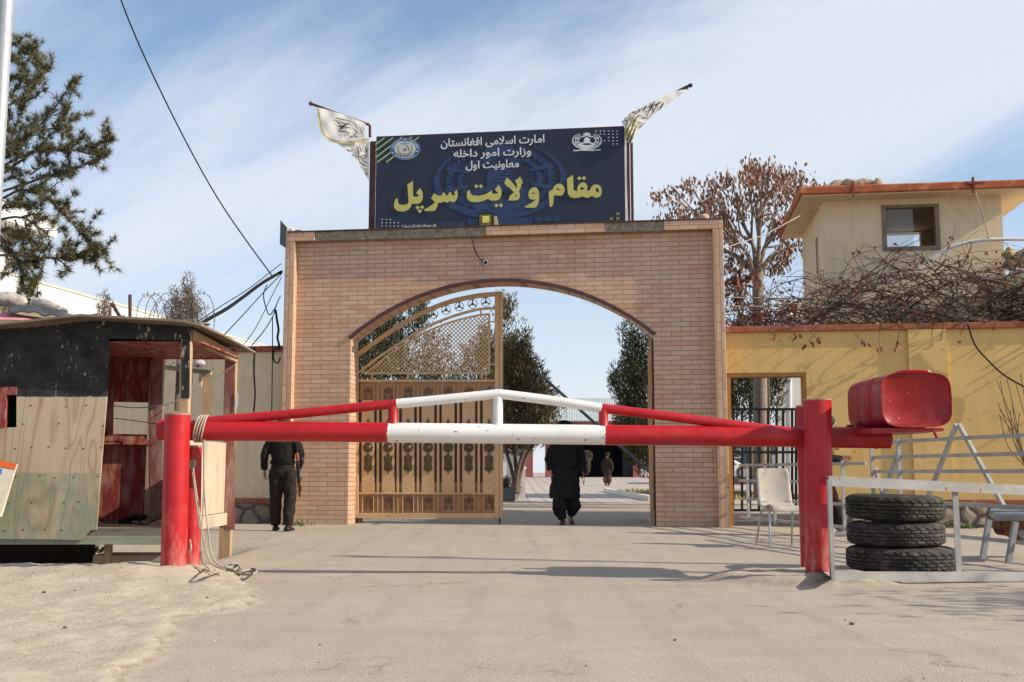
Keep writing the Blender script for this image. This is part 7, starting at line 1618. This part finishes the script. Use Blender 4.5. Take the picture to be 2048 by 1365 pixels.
def kameez(root, j, m, hem=.42, sway=0.0, nm='kameez'):
    cz = j.get('lean', 0); q = MB(); q.rings([ell_ring((sway, .02, hem), .262, .185), ell_ring((sway * .9, .02, hem + .10), .262, .18), ell_ring((sway * .7, .01, .72), .245, .17), ell_ring((0, 0, .95), .215, .155), ell_ring((0, cz * .5, 1.15), .205, .145), ell_ring((0, cz, 1.32), .21, .135), ell_ring((0, cz, 1.40), .18, .112), ell_ring((0, cz, 1.445), .09, .075), ell_ring((0, cz, 1.475), .068, .064)])
    for s_ in ('L', 'R'):
        sx = -1 if s_ == 'L' else 1; e, w2 = Vector(j['elb' + s_]), Vector(j['wri' + s_]); limb(q, [Vector((sx * .155, cz, 1.375)), e, w2 + (w2 - e).normalized() * .02], [.090, .085, .078, .074, .064])
    o = remesh(q.build(nm, m, root, world=False), .016, 3); folds(o, .05, .11); return o
kameez(w1, jw, M_bk, .43, -.01)
q = MB(); q.rings([ell_ring((0, -.005, .93), .225, .168), ell_ring((0, -.01, 1.15), .213, .158), ell_ring((0, -.02, 1.32), .20, .145), ell_ring((0, -.02, 1.41), .14, .112)]); o = remesh(q.build('waistcoat', M_bk2, w1, world=False), .014, 2); folds(o, .02, .08)
def turban(root, c, m, r_=.115):
    q = MB(); c = Vector(c)
    for k in range(6):
        tl_ = .35 * (-1) ** k; P = [c + Vector((r_ * math.cos(a), r_ * 1.1 * math.sin(a), .018 * k + tl_ * .10 * math.cos(a + k) - .01)) for a in (2 * math.pi * i / 20 for i in range(21))]; q.tube(P, .030, 8)
    q.ball(c + Vector((0, 0, .06)), .09, 12, 8, (1, 1, .7)); remesh(q.build('turban', m, root, world=False), .010, 2)
turban(w1, (-.01, -.04, 1.59), M_bk, .10)
q = MB(); q.tube(cr([(-.08, -.12, 1.51), (-.05, -.155, 1.47), (0, -.165, 1.45), (.05, -.155, 1.47), (.08, -.12, 1.51)], 4), .030, 8); q.ball((0, -.125, 1.47), .05, 8, 6, (1.2, .7, 1)); q.build('beard', M_hair, w1, world=False, smooth=60)
pb2 = MB(); c = gnd(1132, 1049) + Vector((.285, -.16, .80))
for i in range(16):
    a = 2 * math.pi * i / 16; pb2.ball(c + Vector((.014 * math.cos(a), .01 * math.sin(a), -.055 + .065 * math.sin(a))), .0085, 6, 5)
pb2.tube([c + Vector((0, 0, -.12)), c + Vector((.004, 0, -.17))], .006, 6); tag(pb2.build('prayer_beads', mat('amber_beads', (.09, .05, .03), .3, 20, .3), smooth=60), 'string of prayer beads hanging from the hand of the man in black', 'beads')
# far person in the yard
f1 = thing('person', 'distant person in dark brown clothes walking in the yard seen through the archway', 'person', (at(1215, 974, 58).x, 58, court_z(58)), R(150)); f1.scale = (1.0,) * 3
jf = dict(lean=0.0, head=(0, -.01, 1.57), kneeL=(-.09, -.04, .48), ankL=(-.06, -.02, .09), kneeR=(.09, .0, .48), ankR=(.06, .08, .10), toeL=(0, -1, 0), toeR=(0, -1, 0),
          elbL=(-.28, .03, 1.13), wriL=(-.30, -.02, .90), handL=((0, -.2, -1), (1, 0, 0), (0, -1, 0)), elbR=(.28, .03, 1.13), wriR=(.30, -.02, .90), handR=((0, -.2, -1), (-1, 0, 0), (0, -1, 0)))
M_brn = cloth_mat('dark_brown_cloth', (.036, .024, .018)); M_brn2 = cloth_mat('brown_cloth', (.085, .05, .036))
base_body(f1, jf, M_skindk, .02); shoes(f1, jf, M_brshoe); shalwar(f1, jf, M_brn2); kameez(f1, jf, M_brn, .62); turban(f1, (0, 0, 1.63), M_brn)
# person passing behind the right-hand posts
h1_ = thing('person', 'person in black with white trainers half hidden behind the right red posts', 'person', gnd(1650, 1072), R(70)); h1_.scale = (.97,) * 3
jh = dict(lean=-.03, head=(0, -.10, 1.55), kneeL=(-.09, -.13, .49), ankL=(-.07, -.22, .10), kneeR=(.09, .06, .49), ankR=(.07, .14, .11), toeL=(0, -1, .1), toeR=(0, -1, -.1), soleR=.01,
          elbL=(-.26, -.04, 1.12), wriL=(-.16, -.27, 1.03), handL=((.35, -1, .1), (0, 0, 1), (1, .2, 0), .5), elbR=(.26, -.02, 1.12), wriR=(.12, -.26, 1.05), handR=((-.4, -1, .1), (0, 0, 1), (-1, .2, 0), .5))
base_body(h1_, jh, M_skin); shoes(h1_, jh, mat('white_trainer', (.55, .55, .56), .2, 9, .5, wear=(.10, .11, .14), wt=(.56, .6), ws=9), 1.15); trousers(h1_, jh, M_black1, 1.0, 1.0, .07); jacket(h1_, jh, M_bk, .92)
q = MB(); q.ball((0, -.08, 1.58), .115, 14, 9, (.9, 1, 1)); q.build('hair', M_hair, h1_, world=False, smooth=60)
# ------------------------------------------------------------------ trees standing outside the frame on the right: they throw the shade on the road there
ot = thing('roadside_tree', 'leafy roadside tree just outside the right edge shading the road corner', 'tree', (10.0, 5.4, 0)); tb = MB(); lf = MB()
tb.tube([(10, 5.4, -.1), (10.02, 5.42, 1.6), (9.95, 5.4, 3.0)], [.16, .13, .09], 10)
for k in range(16):
    e = Vector((10.0 + rnd.gauss(0, .8), 5.4 + rnd.gauss(0, .4), rnd.uniform(2.4, 4.2))); tb.tube(cr([Vector((10, 5.4, 1.7 + rnd.random())), Vector((10, 5.4, 2.4)).lerp(e, .5) + rv(.1), e], 4), .025, 5)
    for j in range(150): card(lf, e + rv(.30), rv(), .12, .07)
tb.build('trunk', M_drybark, ot, smooth=60); lf.build('crown', M_junip, ot)

up_ = thing('utility_pole', 'wooden utility pole outside the right edge casting a long line of shade', 'pole', (12.0, 7.5, 0)); q = MB(); q.tube([(12, 7.5, -.2), (12, 7.5, 8.4)], [.085, .06], 12); q.build('shaft', M_drybark, up_, smooth=50)
q = MB(); q.bar((11.5, 7.5, 8.0), (12.5, 7.5, 8.0), .08, .10); q.build('crossarm', M_drybark, up_)
